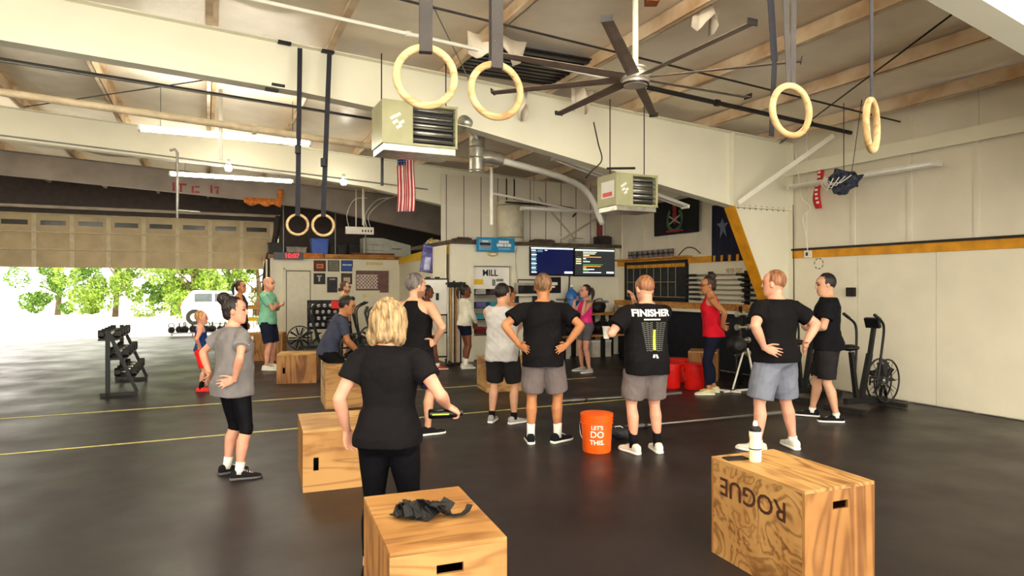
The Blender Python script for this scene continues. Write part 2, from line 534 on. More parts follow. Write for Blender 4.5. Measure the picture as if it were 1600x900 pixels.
struct('trim_6', gi, M_steel)

# ---- white office with the MILL doorway
u0, Y0 = on_v(705, VB)
ob = MB()
dl, _ = on_v(740, VB); dr, _ = on_v(800, VB)      # doorway
ob.bx(u0, dl, VB, VB + .12, 0, 2.62); ob.bx(dr, UR, VB, VB + .12, 0, 2.62); ob.bx(dl, dr, VB, VB + .12, 2.14, 2.62)
wb = struct('wall_back', ob, M_white)
cs = MB(); cs.bx(dl - .08, dl, VB - .02, VB, 0, 2.30); cs.bx(dr, dr + .08, VB - .02, VB, 0, 2.30); cs.bx(dl - .08, dr + .08, VB - .025, VB, 2.16, 2.30)
cs.build('door_casing', M_white, wb)
rf = MB(); rf.bx(u0 - .05, UR, VB - .12, VB + 3.0, 2.62, 2.70)
struct('office_roof', rf, mat('dusty_timber_edge', rgb(84, 70, 58), .8, var=.3, scale=6))
# the small room behind the doorway
bk = MB(); bk.bx(dl - .6, dr + .6, VB + 1.0, VB + 1.1, 0, 2.6); bk.bx(dl - .62, dl - .6, VB + .12, VB + 1.0, 0, 2.6); bk.bx(dr + .6, dr + .62, VB + .12, VB + 1.0, 0, 2.6)
struct('wall_store', bk, M_white)
# tall sheet wall above the office
sw = MB(); sw.bx(u0 - .02, UR, 14.215, 14.245, 2.7, 4.25)
swo = struct('wall_upper', sw, M_sheet)
sr = MB()
k = u0 + .1
while k < UR: 
    sr.bx(k - .008, k + .008, 14.208, 14.215, 2.7, 4.25); k += .43
sr.build('wall_seams', mat('dark_seam', rgb(110, 100, 90), .7), swo)

# ---- lower office with the picture wall, further back
VL = 21.3
ul, _ = on_v(424, VL); ur, _ = on_v(622, VL)
lo = MB(); lo.bx(ul, ur + .1, VL, VL + .12, 0, 2.55)
wl = struct('wall_pictures', lo, M_white)
sd = MB()
a = Vector((u0, VB + .02)); b = Vector((ur + .05, VL + .05))
nrm = Vector((b - a)).normalized(); pn = Vector((nrm.y, -nrm.x)) * .1
sd.prism([(a.x, a.y), (b.x, b.y), (b.x + pn.x, b.y + pn.y), (a.x + pn.x, a.y + pn.y)], 0, 2.58, 'z')
struct('wall_side', sd, M_white)
sd = MB()
q = a + nrm * .25; off = -pn * .25
sd.prism([(q.x + off.x, q.y + off.y), (b.x + off.x, b.y + off.y), (b.x + pn.x, b.y + pn.y), (q.x + pn.x, q.y + pn.y)], 2.40, 2.62, 'z')
struct('trim_7', sd, M_byellow)
dk = MB(); dk.bx(ul - .05, ur + .2, VL - .05, VE, 2.55, 2.66)
struct('storage_deck', dk, mat('worn_deck_edge', rgb(170, 120, 76), .8, var=.25, scale=5))
sl = MB(); sl.bx(ul, ul + .1, VL, VE, 0, 2.55); struct('wall_office_end', sl, M_white)

# ---- end wall with the roll-up door
gx0, gx1 = -6.3, on_v(424, VE)[0] + .25
zb, zt = 2.26, 3.95
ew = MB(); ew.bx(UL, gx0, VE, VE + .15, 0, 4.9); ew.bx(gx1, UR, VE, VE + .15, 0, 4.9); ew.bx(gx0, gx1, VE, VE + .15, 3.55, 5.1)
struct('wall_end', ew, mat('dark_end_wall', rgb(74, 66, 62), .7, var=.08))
M_door = mat('roll_door_tan', rgb(196, 176, 136), .5, var=.08, scale=2)
M_doord = mat('roll_door_stile', rgb(214, 200, 166), .5, var=.06)
dg_ = tag(bpy.data.objects.new('door_1', None), kind='structure'); C.objects.link(dg_); dg_.rotation_euler = (0, 0, ANG)
pw_ = .99
nsec = int((gx1 - gx0) / pw_)
for r_, (za, zz) in enumerate([(2.26, 2.82), (2.82, 3.36), (3.36, 3.95)]):
    for k in range(nsec + 1):
        x1 = gx1 - .25 - k * pw_; x0 = x1 - pw_
        mb = MB()
        if r_ < 2:
            mb.bx(x0 + .06, x1 - .06, VE - .12, VE - .08, za + .005, zz - .005)
            nh = 4
            for h in range(nh):
                zc = za + (zz - za) * (h + .5) / nh
                mb.bx(x0 + .06, x1 - .06, VE - .135, VE - .12, zc - .045, zc + .045)
            mb.build('door_panel', M_door, dg_)
        else:
            za2, zb2 = za + .22, zz - .22
            mb.bx(x0 + .06, x1 - .06, VE - .12, VE - .08, za + .005, za2); mb.bx(x0 + .06, x1 - .06, VE - .12, VE - .08, zb2, zz - .005)
            mb.bx(x0 + .06, x0 + .16, VE - .12, VE - .08, za2, zb2); mb.bx(x1 - .16, x1 - .06, VE - .12, VE - .08, za2, zb2)
            p = mb.build('door_panel', M_door, dg_)
            g = MB(); g.bx(x0 + .15, x1 - .15, VE - .105, VE - .095, za2, zb2)
            g.build('pane', mat('dark_pane', rgb(60, 58, 54), .15, var=.1), p)
for k in range(nsec + 2):
    x1 = gx1 - .25 - k * pw_
    mb = MB(); mb.bx(x1 - .06, x1 + .06, VE - .15, VE - .08, zb, zt); mb.build('stile', M_doord, dg_)
mb = MB()
for z in (2.82, 3.36, 3.93): mb.cyl((gx0, VE - .17, z), (gx1 - .2, VE - .17, z), .022, 8)
mb.build('door_strut', M_doord, dg_)
mb = MB()
mb.bx(gx1 - .18, gx1 - .10, VE - .22, VE - .1, 0, 3.9); mb.build('door_track', M_dark, dg_)
mb = MB(); mb.cyl((gx0, VE - .5, 4.12), (gx1, VE - .5, 4.12), .05, 12); mb.build('spring_shaft', M_steel2, dg_)

# left wall, out of the picture to the side
lw = MB(); lw.bx(UL - .12, UL, VN, VE, 0, 5.5); struct('wall_left', lw, M_sheet)

# ---- tape lines on the floor
def tape(v, u_a, u_b, label):
    mb = MB(); mb.bx(u_a, u_b, v - .022, v + .022, 0, .002)
    o = mb.build('floor_tape', M_tape, None, loc=(0, 0, 0.0005), rz=ANG); tag(o, label, 'floor tape', 'tape lines on the rubber floor')
tape(UV(G(264, 688))[1] + .03, -5.2, 6.6, 'yellow tape line on the floor running past the open-handed box and barbell')
tape(UV(G(264, 637))[1] + .05, -6.0, 6.5, 'farther yellow tape line behind the man in grey sleeveless top')
# ================================================================== people
def remesh(parts, voxel, smooth=4, fac=.5):
    mb = MB()
    for p in parts: mb.add(p.v, p.f)
    me = bpy.data.meshes.new('tmp'); me.from_pydata(mb.v, [], mb.f); me.validate()
    import bmesh
    b = bmesh.new(); b.from_mesh(me); bmesh.ops.recalc_face_normals(b, faces=b.faces); b.to_mesh(me); b.free()
    ob = bpy.data.objects.new('tmp', me); C.objects.link(ob)
    md = ob.modifiers.new('r', 'REMESH'); md.mode = 'VOXEL'; md.voxel_size = voxel; md.use_smooth_shade = True
    if smooth:
        ms = ob.modifiers.new('s', 'SMOOTH'); ms.factor = fac; ms.iterations = smooth
    dg = bpy.context.evaluated_depsgraph_get()
    out = bpy.data.meshes.new_from_object(ob.evaluated_get(dg))
    bpy.data.objects.remove(ob); bpy.data.meshes.remove(me)
    out.materials.clear()
    return out

def get_co(me):
    a = np.empty(len(me.vertices) * 3); me.vertices.foreach_get('co', a); return a.reshape(-1, 3)
def get_no(me):
    a = np.empty(len(me.vertices) * 3); me.vertices.foreach_get('normal', a); return a.reshape(-1, 3)
def set_co(me, a):
    me.vertices.foreach_set('co', np.ascontiguousarray(a).ravel()); me.update()

def loft(sections, seg=22, e=2.3):
    """sections: (center Vector, half width vec, half depth vec)"""
    mb = MB(); V = []; Fc = []
    for c, a, b in sections:
        for k in range(seg):
            th = 2 * math.pi * k / seg
            ct, st = math.cos(th), math.sin(th)
            x = math.copysign(abs(ct) ** (2 / e), ct); y = math.copysign(abs(st) ** (2 / e), st)
            V.append(Vector(c) + a * x + b * y)
    n = len(sections)
    for i in range(n - 1):
        for k in range(seg):
            l = (k + 1) % seg
            Fc.append((i * seg + k, i * seg + l, (i + 1) * seg + l, (i + 1) * seg + k))
    Fc.append(tuple(range(seg))[::-1]); Fc.append(tuple((n - 1) * seg + k for k in range(seg)))
    mb.add(V, Fc)
    return mb

def limb(a, b, prof, fwd=(0, 1, 0), seg=14, t0=0.0, t1=1.0, off=0.0, flare=0.0):
    """tapered tube from a to b; prof = [(t, r, push along fwd)]"""
    a, b = Vector(a), Vector(b); d = b - a
    ts = sorted(set([t0, t1] + [p[0] for p in prof if t0 < p[0] < t1]))
    P_ = np.array([p[0] for p in prof]); Rr = np.array([p[1] for p in prof]); Q = np.array([p[2] for p in prof])
    fw = Vector(fwd)
    dn = d.normalized(); fw = (fw - dn * fw.dot(dn)).normalized()
    pts = []; rs = []
    for t in ts:
        r = float(np.interp(t, P_, Rr)); q = float(np.interp(t, P_, Q))
        pts.append(a + d * t + fw * q); rs.append(r + off + flare * (t - t0) / max(1e-6, t1 - t0))
    mb = MB(); mb.tube(pts, rs, seg)
    return mb

def capsule(a, b, r1, r2, seg=10):
    a, b = Vector(a), Vector(b); d = (b - a).normalized()
    pts = [a - d * r1 * .8, a - d * r1 * .4, a, b, b + d * r2 * .5, b + d * r2 * .85]
    mb = MB(); mb.tube(pts, [r1 * .5, r1 * .9, r1, r2, r2 * .85, r2 * .45], seg)
    return mb

def ik(a, b, l1, l2, pole):
    a, b = Vector(a), Vector(b); d = b - a; L = d.length
    if L > (l1 + l2) * .998:
        b = a + d.normalized() * (l1 + l2) * .998; d = b - a; L = d.length
    dn = d.normalized()
    x = (l1 * l1 - l2 * l2 + L * L) / (2 * L)
    h = math.sqrt(max(0, l1 * l1 - x * x))
    p = Vector(pole); p = (p - dn * p.dot(dn)).normalized()
    return a + dn * x + p * h, b

TORSO_M = [(.80, .085, .085, -.005), (.85, .160, .118, -.012), (.93, .174, .128, -.018), (1.02, .163, .113, -.006), (1.10, .153, .106, .002),
           (1.20, .165, .116, .004), (1.30, .181, .124, .0), (1.37, .184, .116, -.008), (1.425, .160, .096, -.014), (1.46, .112, .080, -.018), (1.50, .064, .064, -.014)]
TORSO_F = [(.80, .085, .085, -.005), (.85, .168, .120, -.014), (.92, .180, .132, -.022), (1.02, .155, .108, -.008), (1.10, .130, .095, .002),
           (1.20, .142, .105, .008), (1.29, .158, .122, .012), (1.36, .158, .108, -.004), (1.42, .140, .088, -.014), (1.455, .098, .072, -.018), (1.50, .054, .055, -.014)]
ARM_M = [(0, .060, 0), (.15, .059, 0), (.5, .052, 0), (.85, .042, 0), (1, .041, 0)]
FORE_M = [(0, .041, 0), (.2, .045, 0), (.5, .040, 0), (.85, .029, 0), (1, .027, 0)]
LEG_T = [(0, .090, 0), (.2, .088, 0), (.5, .075, 0), (.85, .058, 0), (1, .055, 0)]
LEG_S = [(0, .055, 0), (.12, .052, -.004), (.32, .058, -.014), (.55, .050, -.008), (.82, .036, 0), (1, .036, 0)]

HEADR = [(-.004, .080, .035, .020), (.012, .092, .0, .040), (.035, .094, -.045, .055), (.065, .094, -.072, .064), (.095, .093, -.090, .071),
         (.122, .088, -.098, .074), (.150, .095, -.101, .076), (.180, .088, -.098, .074), (.205, .066, -.082, .062), (.224, .036, -.054, .040), (.235, .005, -.02, .012)]

SKIN = {}
def skin_mat(name, col, tattoo=False):
    if name in SKIN: return SKIN[name]
    m = bpy.data.materials.new('skin_' + name); m.use_nodes = True
    nt = m.node_tree; N = nt.nodes; L = nt.links; b = N['Principled BSDF']
    col = tuple(x * .80 for x in col)
    b.inputs['Roughness'].default_value = .5; b.inputs['Specular IOR Level'].default_value = .3
    b.inputs['Subsurface Weight'].default_value = .0
    at = N.new('ShaderNodeAttribute'); at.attribute_name = 'Col'
    tc = N.new('ShaderNodeTexCoord'); nz = N.new('ShaderNodeTexNoise'); nz.inputs['Scale'].default_value = 9
    L.new(tc.outputs['Object'], nz.inputs['Vector'])
    cr = N.new('ShaderNodeValToRGB')
    cr.color_ramp.elements[0].position = .3; cr.color_ramp.elements[0].color = (col[0] * .9, col[1] * .80, col[2] * .76, 1)
    cr.color_ramp.elements[1].position = .7; cr.color_ramp.elements[1].color = (*[min(1, x * 1.05) for x in col], 1)
    L.new(nz.outputs['Fac'], cr.inputs['Fac'])
    mx = N.new('ShaderNodeMix'); mx.data_type = 'RGBA'; mx.blend_type = 'MULTIPLY'; mx.inputs['Factor'].default_value = 1
    L.new(cr.outputs['Color'], mx.inputs['A']); L.new(at.outputs['Color'], mx.inputs['B'])
    last = mx.outputs['Result']
    L.new(last, b.inputs['Base Color'])
    SKIN[name] = m
    return m

def fabric(name, col, var=.10, rough=.85):
    return mat('cloth_' + name, col, rough, var=var, scale=5, bump=.5, bscale=22, spec=.12)
def hair_mat(name, col, dark):
    return mat('hair_' + name, col, .45, var=.2, scale=26, dirt=dark, stretch=(1.6, 1.6, .22), bump=.6, bscale=70, spec=.4)

def wrinkle(me, amp, seed=0, zdir=1.0):
    co = get_co(me); no = get_no(me)
    r = np.random.default_rng(seed)
    d = np.zeros(len(co))
    for k in range(6):
        kx, ky, kz = r.normal(size=3) * np.array([9, 9, 13 * zdir]); ph = r.uniform(0, 6.28)
        warp = .6 * np.sin(co @ (r.normal(size=3) * 6) + ph)
        d += np.maximum(0, np.sin(co @ np.array([kx, ky, kz]) * 1.6 + warp * 2 + ph)) ** 2 - .3
    set_co(me, co + no * (d * amp / 2)[:, None])

def hand(wrist, d, thumb, side, sc, curl=25, spread=6, thumb_in=.55):
    """five fingers on a palm; d: pointing direction, thumb: direction of the thumb side"""
    d = Vector(d).normalized(); t = Vector(thumb); t = (t - d * t.dot(d)).normalized()
    n = -d.cross(t) if side > 0 else d.cross(t)
    w = Vector(wrist); parts = []
    parts.append(loft([(w - d * .02 * sc, t * .026 * sc, n * .020 * sc), (w + d * .02 * sc, t * .032 * sc, n * .019 * sc), (w + d * .055 * sc, t * .043 * sc, n * .017 * sc),
                       (w + d * .090 * sc, t * .043 * sc, n * .014 * sc), (w + d * .100 * sc, t * .040 * sc, n * .010 * sc)], 14, 2.6))
    Ls = [.072, .082, .076, .058]
    for i in range(4):
        x = (.0325 - .0215 * i) * sc
        root = w + d * (.088 - (.004 if i in (0, 3) else 0)) * sc + t * x
        a = R(spread * (1.5 - i))
        dd = (d * math.cos(a) + t * math.sin(a)).normalized()
        p = root; r = (.0088 - .0005 * (i == 3)) * sc
        for j, fr in enumerate((.45, .32, .23)):
            c = R(curl) * (.7 if j == 0 else 1.0)
            nd = (dd * math.cos(c) + n * math.sin(c)).normalized()
            nn = (n * math.cos(c) - dd * math.sin(c)).normalized()
            q = p + nd * Ls[i] * fr * sc
            parts.append(capsule(p, q, r, r * .93)); p = q; dd = nd; n_keep = n; n = nn; r *= .93
        n = -d.cross(t) if side > 0 else d.cross(t)
    p0 = w + d * .022 * sc + t * .028 * sc
    td = (d * .62 + t * .62 + n * thumb_in * .7).normalized()
    p1 = p0 + td * .045 * sc
    p2 = p1 + (td * .7 + d * .5 + n * .2).normalized() * .034 * sc
    p3 = p2 + (td * .4 + d * .7 + n * .25).normalized() * .026 * sc
    parts += [capsule(p0, p1, .0135 * sc, .0115 * sc), capsule(p1, p2, .0110 * sc, .0098 * sc), capsule(p2, p3, .0096 * sc, .0085 * sc)]
    return parts

ALLP = {}
def person(key, label, loc, face, height=1.75, female=False, girth=1.0, skin=('fair', rgb(232, 178, 140)), hair=None, head_yaw=0, head_pitch=0, head_roll=0,
           lean=0, twist=0, feet=None, arms=None, top=None, bottom=None, socks=None, shoes=None, sit=None, voxel=.0085, hip_shift=0.0, eyewear=False, watch=None, beard=None, armg=1.0, legg=1.0):
    """face: direction the body faces, degrees clockwise from straight away; everything in metres for a 1.75 m figure, scaled"""
    s = height / 1.75
    t = thing('person', label, 'person', loc, R(-face))
    ALLP[key] = t
    TS = TORSO_F if female else TORSO_M
    g = girth
    LN, TW = R(lean), R(twist)
    seatz = 0.0
    if sit: seatz = sit - .80 * s + .03     # hips drop onto the seat
    def spine(p):
        """bend the upper body forward"""
        x, y, z = p
        k = min(1, max(0, (z - .93) / .32))
        a = LN * k; tw = TW * k
        dz = z - .95
        y2 = y * math.cos(a) + dz * math.sin(a) if dz > 0 else y
        z2 = .95 + dz * math.cos(a) - y * math.sin(a) if dz > 0 else z
        x2 = x * math.cos(tw) - y2 * math.sin(tw); y3 = x * math.sin(tw) + y2 * math.cos(tw)
        return Vector(((x2 + hip_shift) * s, y3 * s, z2 * s + seatz))
    def torso(z0, z1, off=0.0, straight=0.0, rings=None, wmul=None, doff=0.0, over=0.0):
        zs = sorted(set([z0, z1] + [r[0] for r in TS if z0 < r[0] < z1] + [z0 + .02, z1 - .012]))
        Z = [r[0] for r in TS]
        sec = []
        for z in zs:
            zq = max(z, .925) if over else z
            hw = float(np.interp(zq, Z, [r[1] for r in TS])); hd = float(np.interp(zq, Z, [r[2] for r in TS])); yo = float(np.interp(zq, Z, [r[3] for r in TS]))
            gg = g if (.83 < z or over) and z < 1.33 else 1 + (g - 1) * max(0, 1 - (z - 1.33) / .12) * (z >= 1.33) + (g - 1) * .8 * (z <= .83)
            gd = 1 + (gg - 1) * 1.5
            if straight and .9 < z < 1.30:
                lo_, hi_ = float(np.interp(.92, Z, [r[1] for r in TS])), float(np.interp(1.28, Z, [r[1] for r in TS]))
                tt = (z - .92) / .36
                hw = hw * (1 - straight) + max(hw, lo_ * (1 - tt) + hi_ * tt) * straight
                hd = hd * (1 - straight) + max(hd, .118) * straight
            if wmul: hw *= wmul(z)
            if over and z < 1.04:
                k_ = min(1, (1.04 - z) / .06); hw += over * .55 * k_; hd += (over * .6 + .006) * k_
            c = spine((0, yo, z)); ax = (spine((.1, yo, z)) - spine((-.1, yo, z))).normalized(); ay = (spine((0, yo + .05, z)) - spine((0, yo - .05, z))).normalized()
            sec.append((c, ax * (hw * gg + off) * s, ay * (hd * gd + off + doff) * s))
        return loft(sec, 24, 2.35)
    # ---- joints
    sw = .172 if female else .192
    ag = (.84 if female else 1.0) * armg
    lg = (1.0 if female else 1.0) * legg * (1 + (g - 1) * .6)
    sh = {sd: spine((sd * sw * (1 + (g - 1) * .35), -.012, 1.398)) for sd in (-1, 1)}
    hip = {sd: Vector(((sd * .088 + hip_shift) * s, -.005 * s, .885 * s + seatz)) for sd in (-1, 1)}
    feet = feet or {-1: (-.13, 0, -8), 1: (.13, 0, 8)}
    ank, knee, fdir = {}, {}, {}
    for sd in (-1, 1):
        fx, fy, fa = feet[sd][:3]; lift = feet[sd][3] if len(feet[sd]) > 3 else 0
        fdir[sd] = R(fa)
        an = Vector((fx * s, fy * s, (.085 + lift) * s))
        kdir = Vector((math.sin(R(fa)) * .6 + sd * .05, math.cos(R(fa)), 0.02))
        if sit: kdir = Vector((sd * .15, .5, 1))
        knee[sd], ank[sd] = ik(hip[sd], an, .415 * s, .40 * s, kdir)
    arms = arms or {}
    elb, wri = {}, {}
    for sd in (-1, 1):
        A = arms.get(sd, {})
        wt = Vector(A.get('w', (sd * .25, .05, .86))) * s
        if sit: wt.z += seatz
        elb[sd], wri[sd] = ik(sh[sd], wt, .285 * s, .255 * s, A.get('pole', (sd * .35, -1, -.1)))
    # ---- head frame
    nb = spine((0, -.012, 1.50))
    Hm = Matrix.Rotation(R(-head_yaw), 4, 'Z') @ Matrix.Rotation(R(head_pitch), 4, 'X') @ Matrix.Rotation(R(head_roll), 4, 'Y')
    up = (spine((0, 0, 1.50)) - spine((0, 0, 1.40))).normalized()
    hs = (s ** .5 if height < 1.5 else s) * 1.09
    hc = nb + up * .042 * s + Vector((0, .014 * s, 0))
    HT = Matrix.Translation(hc) @ Hm @ Matrix.Translation((0, .005, -.035 * hs)) @ Matrix.Scale(hs, 4)
    def hp(x, y, z): return HT @ Vector((x, y, z))
    ax3 = HT.to_3x3()
    parts = [torso(.80, 1.50)]
    nr = .047 if female else .057
    parts.append(limb(nb - up * .05 * s, hp(0, -.022, .055), [(0, nr * 1.35 * s, 0), (.4, nr * s, 0), (1, nr * s, 0)]))
    parts.append(loft([(hp(0, (f + b) / 2, z), ax3 @ Vector((hw, 0, 0)), ax3 @ Vector((0, (f - b) / 2, 0))) for z, f, b, hw in HEADR], 24, 2.25))
    parts.append(capsule(hp(0, .090, .128), hp(0, .107, .094), .008 * hs, .0125 * hs))       # nose
    parts.append(capsule(hp(-.010, .097, .088), hp(.010, .097, .088), .009 * hs, .009 * hs))
    parts.append(capsule(hp(-.018, .089, .049), hp(.018, .089, .049), .009 * hs, .009 * hs))  # lips
    parts.append(capsule(hp(-.04, .082, .143), hp(.04, .082, .143), .012 * hs, .012 * hs))    # brow
    for sd in (-1, 1):
        mb = MB(); mb.ell(hp(sd * .077, -.008, .108), (.0095 * hs, .018 * hs, .031 * hs), 12, 8, Hm.to_3x3()); parts.append(mb)
        # shoulder cap and arm
        am = [(a, r * s * ag, q) for a, r, q in ARM_M]; fm = [(a, r * s * (ag * .5 + .5), q) for a, r, q in FORE_M]
        inner = spine((sd * sw * .5, -.01, 1.405))
        parts.append(capsule(inner, sh[sd], .062 * s * ag, .062 * s * ag, 14))
        parts.append(limb(sh[sd], elb[sd], am)); parts.append(capsule(elb[sd], elb[sd] + (wri[sd] - elb[sd]) * .05, .042 * s * ag, .042 * s * ag, 12))
        parts.append(limb(elb[sd], wri[sd], fm))
        A = arms.get(sd, {})
        fd = (wri[sd] - elb[sd]).normalized()
        parts += hand(wri[sd], A.get('d', fd), A.get('t', (-sd * .2, 1, .2)), sd, s, A.get('curl', 22), A.get('spread', 7), A.get('thumb', .55))
        # leg
        tm = [(a, r * s * lg, q * s) for a, r, q in LEG_T]; lm = [(a, r * s * (lg * .6 + .4), q * s) for a, r, q in LEG_S]
        fv = (math.sin(fdir[sd]), math.cos(fdir[sd]), 0)
        parts.append(capsule(hip[sd] - Vector((0, .03 * s, 0)), hip[sd], .098 * s * lg, .095 * s * lg, 16))
        parts.append(limb(hip[sd], knee[sd], tm, fv)); parts.append(capsule(knee[sd], knee[sd] + (ank[sd] - knee[sd]) * .04, .056 * s, .055 * s, 12))
        parts.append(limb(knee[sd], ank[sd], lm, fv))
        fV = Vector(fv)
        parts.append(capsule(ank[sd] - Vector((0, 0, .03 * s)) - fV * .02 * s, ank[sd] + fV * .12 * s - Vector((0, 0, .05 * s)), .036 * s, .026 * s, 12))
    bm_ = remesh(parts, voxel, 3)
    # ---- colour the face
    co = get_co(bm_); HI = np.array(HT.inverted())
    hl = co @ HI[:3, :3].T + HI[:3, 3]
    col = np.ones((len(co), 4))
    inhead = (hl[:, 2] > -.01) & (hl[:, 2] < .25) & (np.abs(hl[:, 0]) < .1) & (np.abs(hl[:, 1]) < .13)
    fr = inhead & (hl[:, 1] > .055)
    for sd in (-1, 1):
        q = ((hl[:, 0] - sd * .032) / .017) ** 2 + ((hl[:, 2] - .122) / .0085) ** 2
        col[fr & (q < 1.6)] = (.55, .45, .42, 1)
        col[fr & (q < .8)] = (.10, .08, .07, 1)
        q = ((hl[:, 0] - sd * .033) / .022) ** 2 + ((hl[:, 2] - .146) / .0065) ** 2
        col[fr & (q < 1)] = (.25, .19, .15, 1)
    q = (hl[:, 0] / .027) ** 2 + ((hl[:, 2] - .047) / .012) ** 2
    col[fr & (q < 1) & (hl[:, 1] > .08)] = (.78, .48, .46, 1)
    if beard:
        q = inhead & (hl[:, 2] < .062) & (hl[:, 1] > -.02) & ~((np.abs(hl[:, 0]) < .02) & (hl[:, 2] > .035))
        col[q] = beard
    ca = bm_.color_attributes.new('Col', 'FLOAT_COLOR', 'POINT'); ca.data.foreach_set('color', col.ravel())
    body = link('body', bm_, skin_mat(*skin), t, True)
    # ---- clothes
    def leg_cloth(sd, t_end, off, flare, off2=None):
        """t_end: 0..1 thigh, 1..2 shin"""
        tm = [(a, r * s * lg, q * s) for a, r, q in LEG_T]; lm = [(a, r * s * (lg * .6 + .4), q * s) for a, r, q in LEG_S]
        fv = (math.sin(fdir[sd]), math.cos(fdir[sd]), 0)
        o = [limb(hip[sd], knee[sd], tm, fv, 16, 0, min(1, t_end), off * s, flare * s)]
        o.append(capsule(hip[sd] - Vector((0, .035 * s, 0)), hip[sd], (.098 * lg + off * .6) * s, (.095 * lg + off * .7) * s, 16))
        if t_end > 1:
            o.append(capsule(knee[sd], knee[sd] + (ank[sd] - knee[sd]) * .04, (.056 + off) * s, (.055 + off) * s, 12))
            o.append(limb(knee[sd], ank[sd], lm, fv, 16, 0, t_end - 1, off * s, 0))
        return o
    def arm_cloth(sd, t_end, off, flare):
        am = [(a, r * s * ag, q) for a, r, q in ARM_M]; fm = [(a, r * s * (ag * .5 + .5), q) for a, r, q in FORE_M]
        inner = spine((sd * sw * .5, -.01, 1.405))
        o = [capsule(inner, sh[sd], (.060 * ag + off * .5) * s, (.060 * ag + off * .6) * s, 14), limb(sh[sd], elb[sd], am, t0=0, t1=min(1, t_end), off=off * s, flare=flare * s, seg=16)]
        if t_end > 1:
            o.append(capsule(elb[sd], elb[sd] + (wri[sd] - elb[sd]) * .05, (.042 * ag + off) * s, (.042 * ag + off) * s, 12))
            o.append(limb(elb[sd], wri[sd], fm, t0=0, t1=t_end - 1, off=off * s, flare=0, seg=16))
        return o
    out = {'root': t, 'body': body, 'HT': HT, 'wri': wri, 'elb': elb, 's': s}
    cv = max(.0085, voxel)
    if bottom:
        bp = [torso(.805 if sit else .80, bottom.get('z1', 1.03), min(.014, bottom.get('off', .012)), doff=bottom.get('doff', 0))]
        for sd in (-1, 1): bp += leg_cloth(sd, bottom['len'], bottom.get('off', .012), bottom.get('flare', 0))
        me = remesh(bp, cv, 4)
        if bottom.get('wr', .003): wrinkle(me, 1.5 * bottom.get('wr', .003), hash(key) % 100 + 5 if False else len(key) + 5)
        out['bottom'] = link(bottom.get('name', 'shorts'), me, bottom['m'], t, True)
    if top:
        st = top['style']; off = top.get('off', .014); ov = (bottom or {}).get('off', 0) * .7 if top.get('z0', .86) < .98 else 0
        if st == 'tank':
            tp = [torso(top.get('z0', .86), 1.465, off, top.get('straight', .5), over=ov, wmul=lambda z: 1.0 if z < 1.30 else max(.64, 1 - (z - 1.30) * 3.6))]
        elif st == 'sleeveless':
            tp = [torso(top.get('z0', .86), 1.475, off, top.get('straight', .8), over=ov, wmul=lambda z: 1.0 if z < 1.40 else 1.0)]
            for sd in (-1, 1): tp.append(capsule(spine((sd * sw * .4, -.01, 1.42)), spine((sd * sw * .9, -.012, 1.42)), .062 * s, .064 * s, 14))
        else:
            tp = [torso(top.get('z0', .86), 1.482, off, top.get('straight', .7), over=ov)]
            for sd in (-1, 1): tp += arm_cloth(sd, top.get('sleeve', .62), top.get('soff', off), top.get('sflare', .012))
        me = remesh(tp, cv, 4)
        wrinkle(me, 1.5 * top.get('wr', .004), len(key) + 11)
        out['top'] = link(top.get('name', 'shirt'), me, top['m'], t, True)
    for sd in (-1, 1):
        fv = (math.sin(fdir[sd]), math.cos(fdir[sd]), 0)
        an = ank[sd]
        if socks:
            k = socks.get('h', .10) / .40
            mb = limb(an + (knee[sd] - an) * k, an - Vector((0, 0, .03 * s)), [(0, .041 * s * (1 + k * .30), 0), (.6, .042 * s, 0), (1, .045 * s, 0)], fv, 14)
            mb.build('sock', socks['m'], t, True)
        if shoes:
            zo = an.z / s - .085
            secs = [(-.078, .022, .060, .018), (-.068, .034, .088, .006), (-.03, .038, .100, .004), (.02, .040, .094, .004), (.06, .043, .078, .004), (.11, .049, .060, .004), (.155, .048, .050, .006), (.19, .036, .042, .010), (.208, .016, .034, .016)]
            M = Matrix.Translation((an.x, an.y, zo * s)) @ Matrix.Rotation(-fdir[sd], 4, 'Z') @ Matrix.Scale(s * shoes.get('sc', 1), 4)
            m3 = M.to_3x3()
            sh_ = loft([(M @ Vector((0, y, (zt_ + zb_) / 2)), m3 @ Vector((hw, 0, 0)), m3 @ Vector((0, 0, (zt_ - zb_) / 2))) for y, hw, zt_, zb_ in secs], 18, 2.6)
            so = sh_.build('shoe', shoes['m'], t, True)
            sl_ = loft([(M @ Vector((0, y, .013)), m3 @ Vector((hw + .004, 0, 0)), m3 @ Vector((0, 0, .0125))) for y, hw, zt_, zb_ in [(-.084, .020, 0, 0)] + secs[1:-1] + [(.212, .020, 0, 0)]], 18, 5)
            sl_.build('sole', shoes.get('sole', M_paper), so, True)
            if voxel < .007:
                la = MB()
                for q in range(4):
                    la.bar(M @ Vector((-.018, .035 + q * .02, .092 - q * .0085)), M @ Vector((.018, .035 + q * .02, .092 - q * .0085)), .006 * s, .006 * s)
                la.build('laces', shoes.get('lace', M_paper), so)
    # ---- hair
    if hair:
        hm = hair['m']; st = hair['style']; hp_ = []
        lx = hair.get('vol', 1.0)
        def E(c, r):
            mb = MB(); mb.ell(hp(*c), (r[0] * hs, r[1] * hs, r[2] * hs), 20, 14, Hm.to_3x3()); hp_.append(mb)
        if st == 'buzz': E((0, -.018, .148), (.0815, .0925, .0955)); hair.setdefault('amp', .0006)
        else: E((0, -.020, .150), (.0835 * lx, .0955 * lx, .098 * lx))
        if st == 'quiff': E((0, .045, .222), (.055, .045, .028))
        if st in ('bun', 'pony', 'curly', 'bob'): E((0, -.045, .10), (.070, .062, .075))
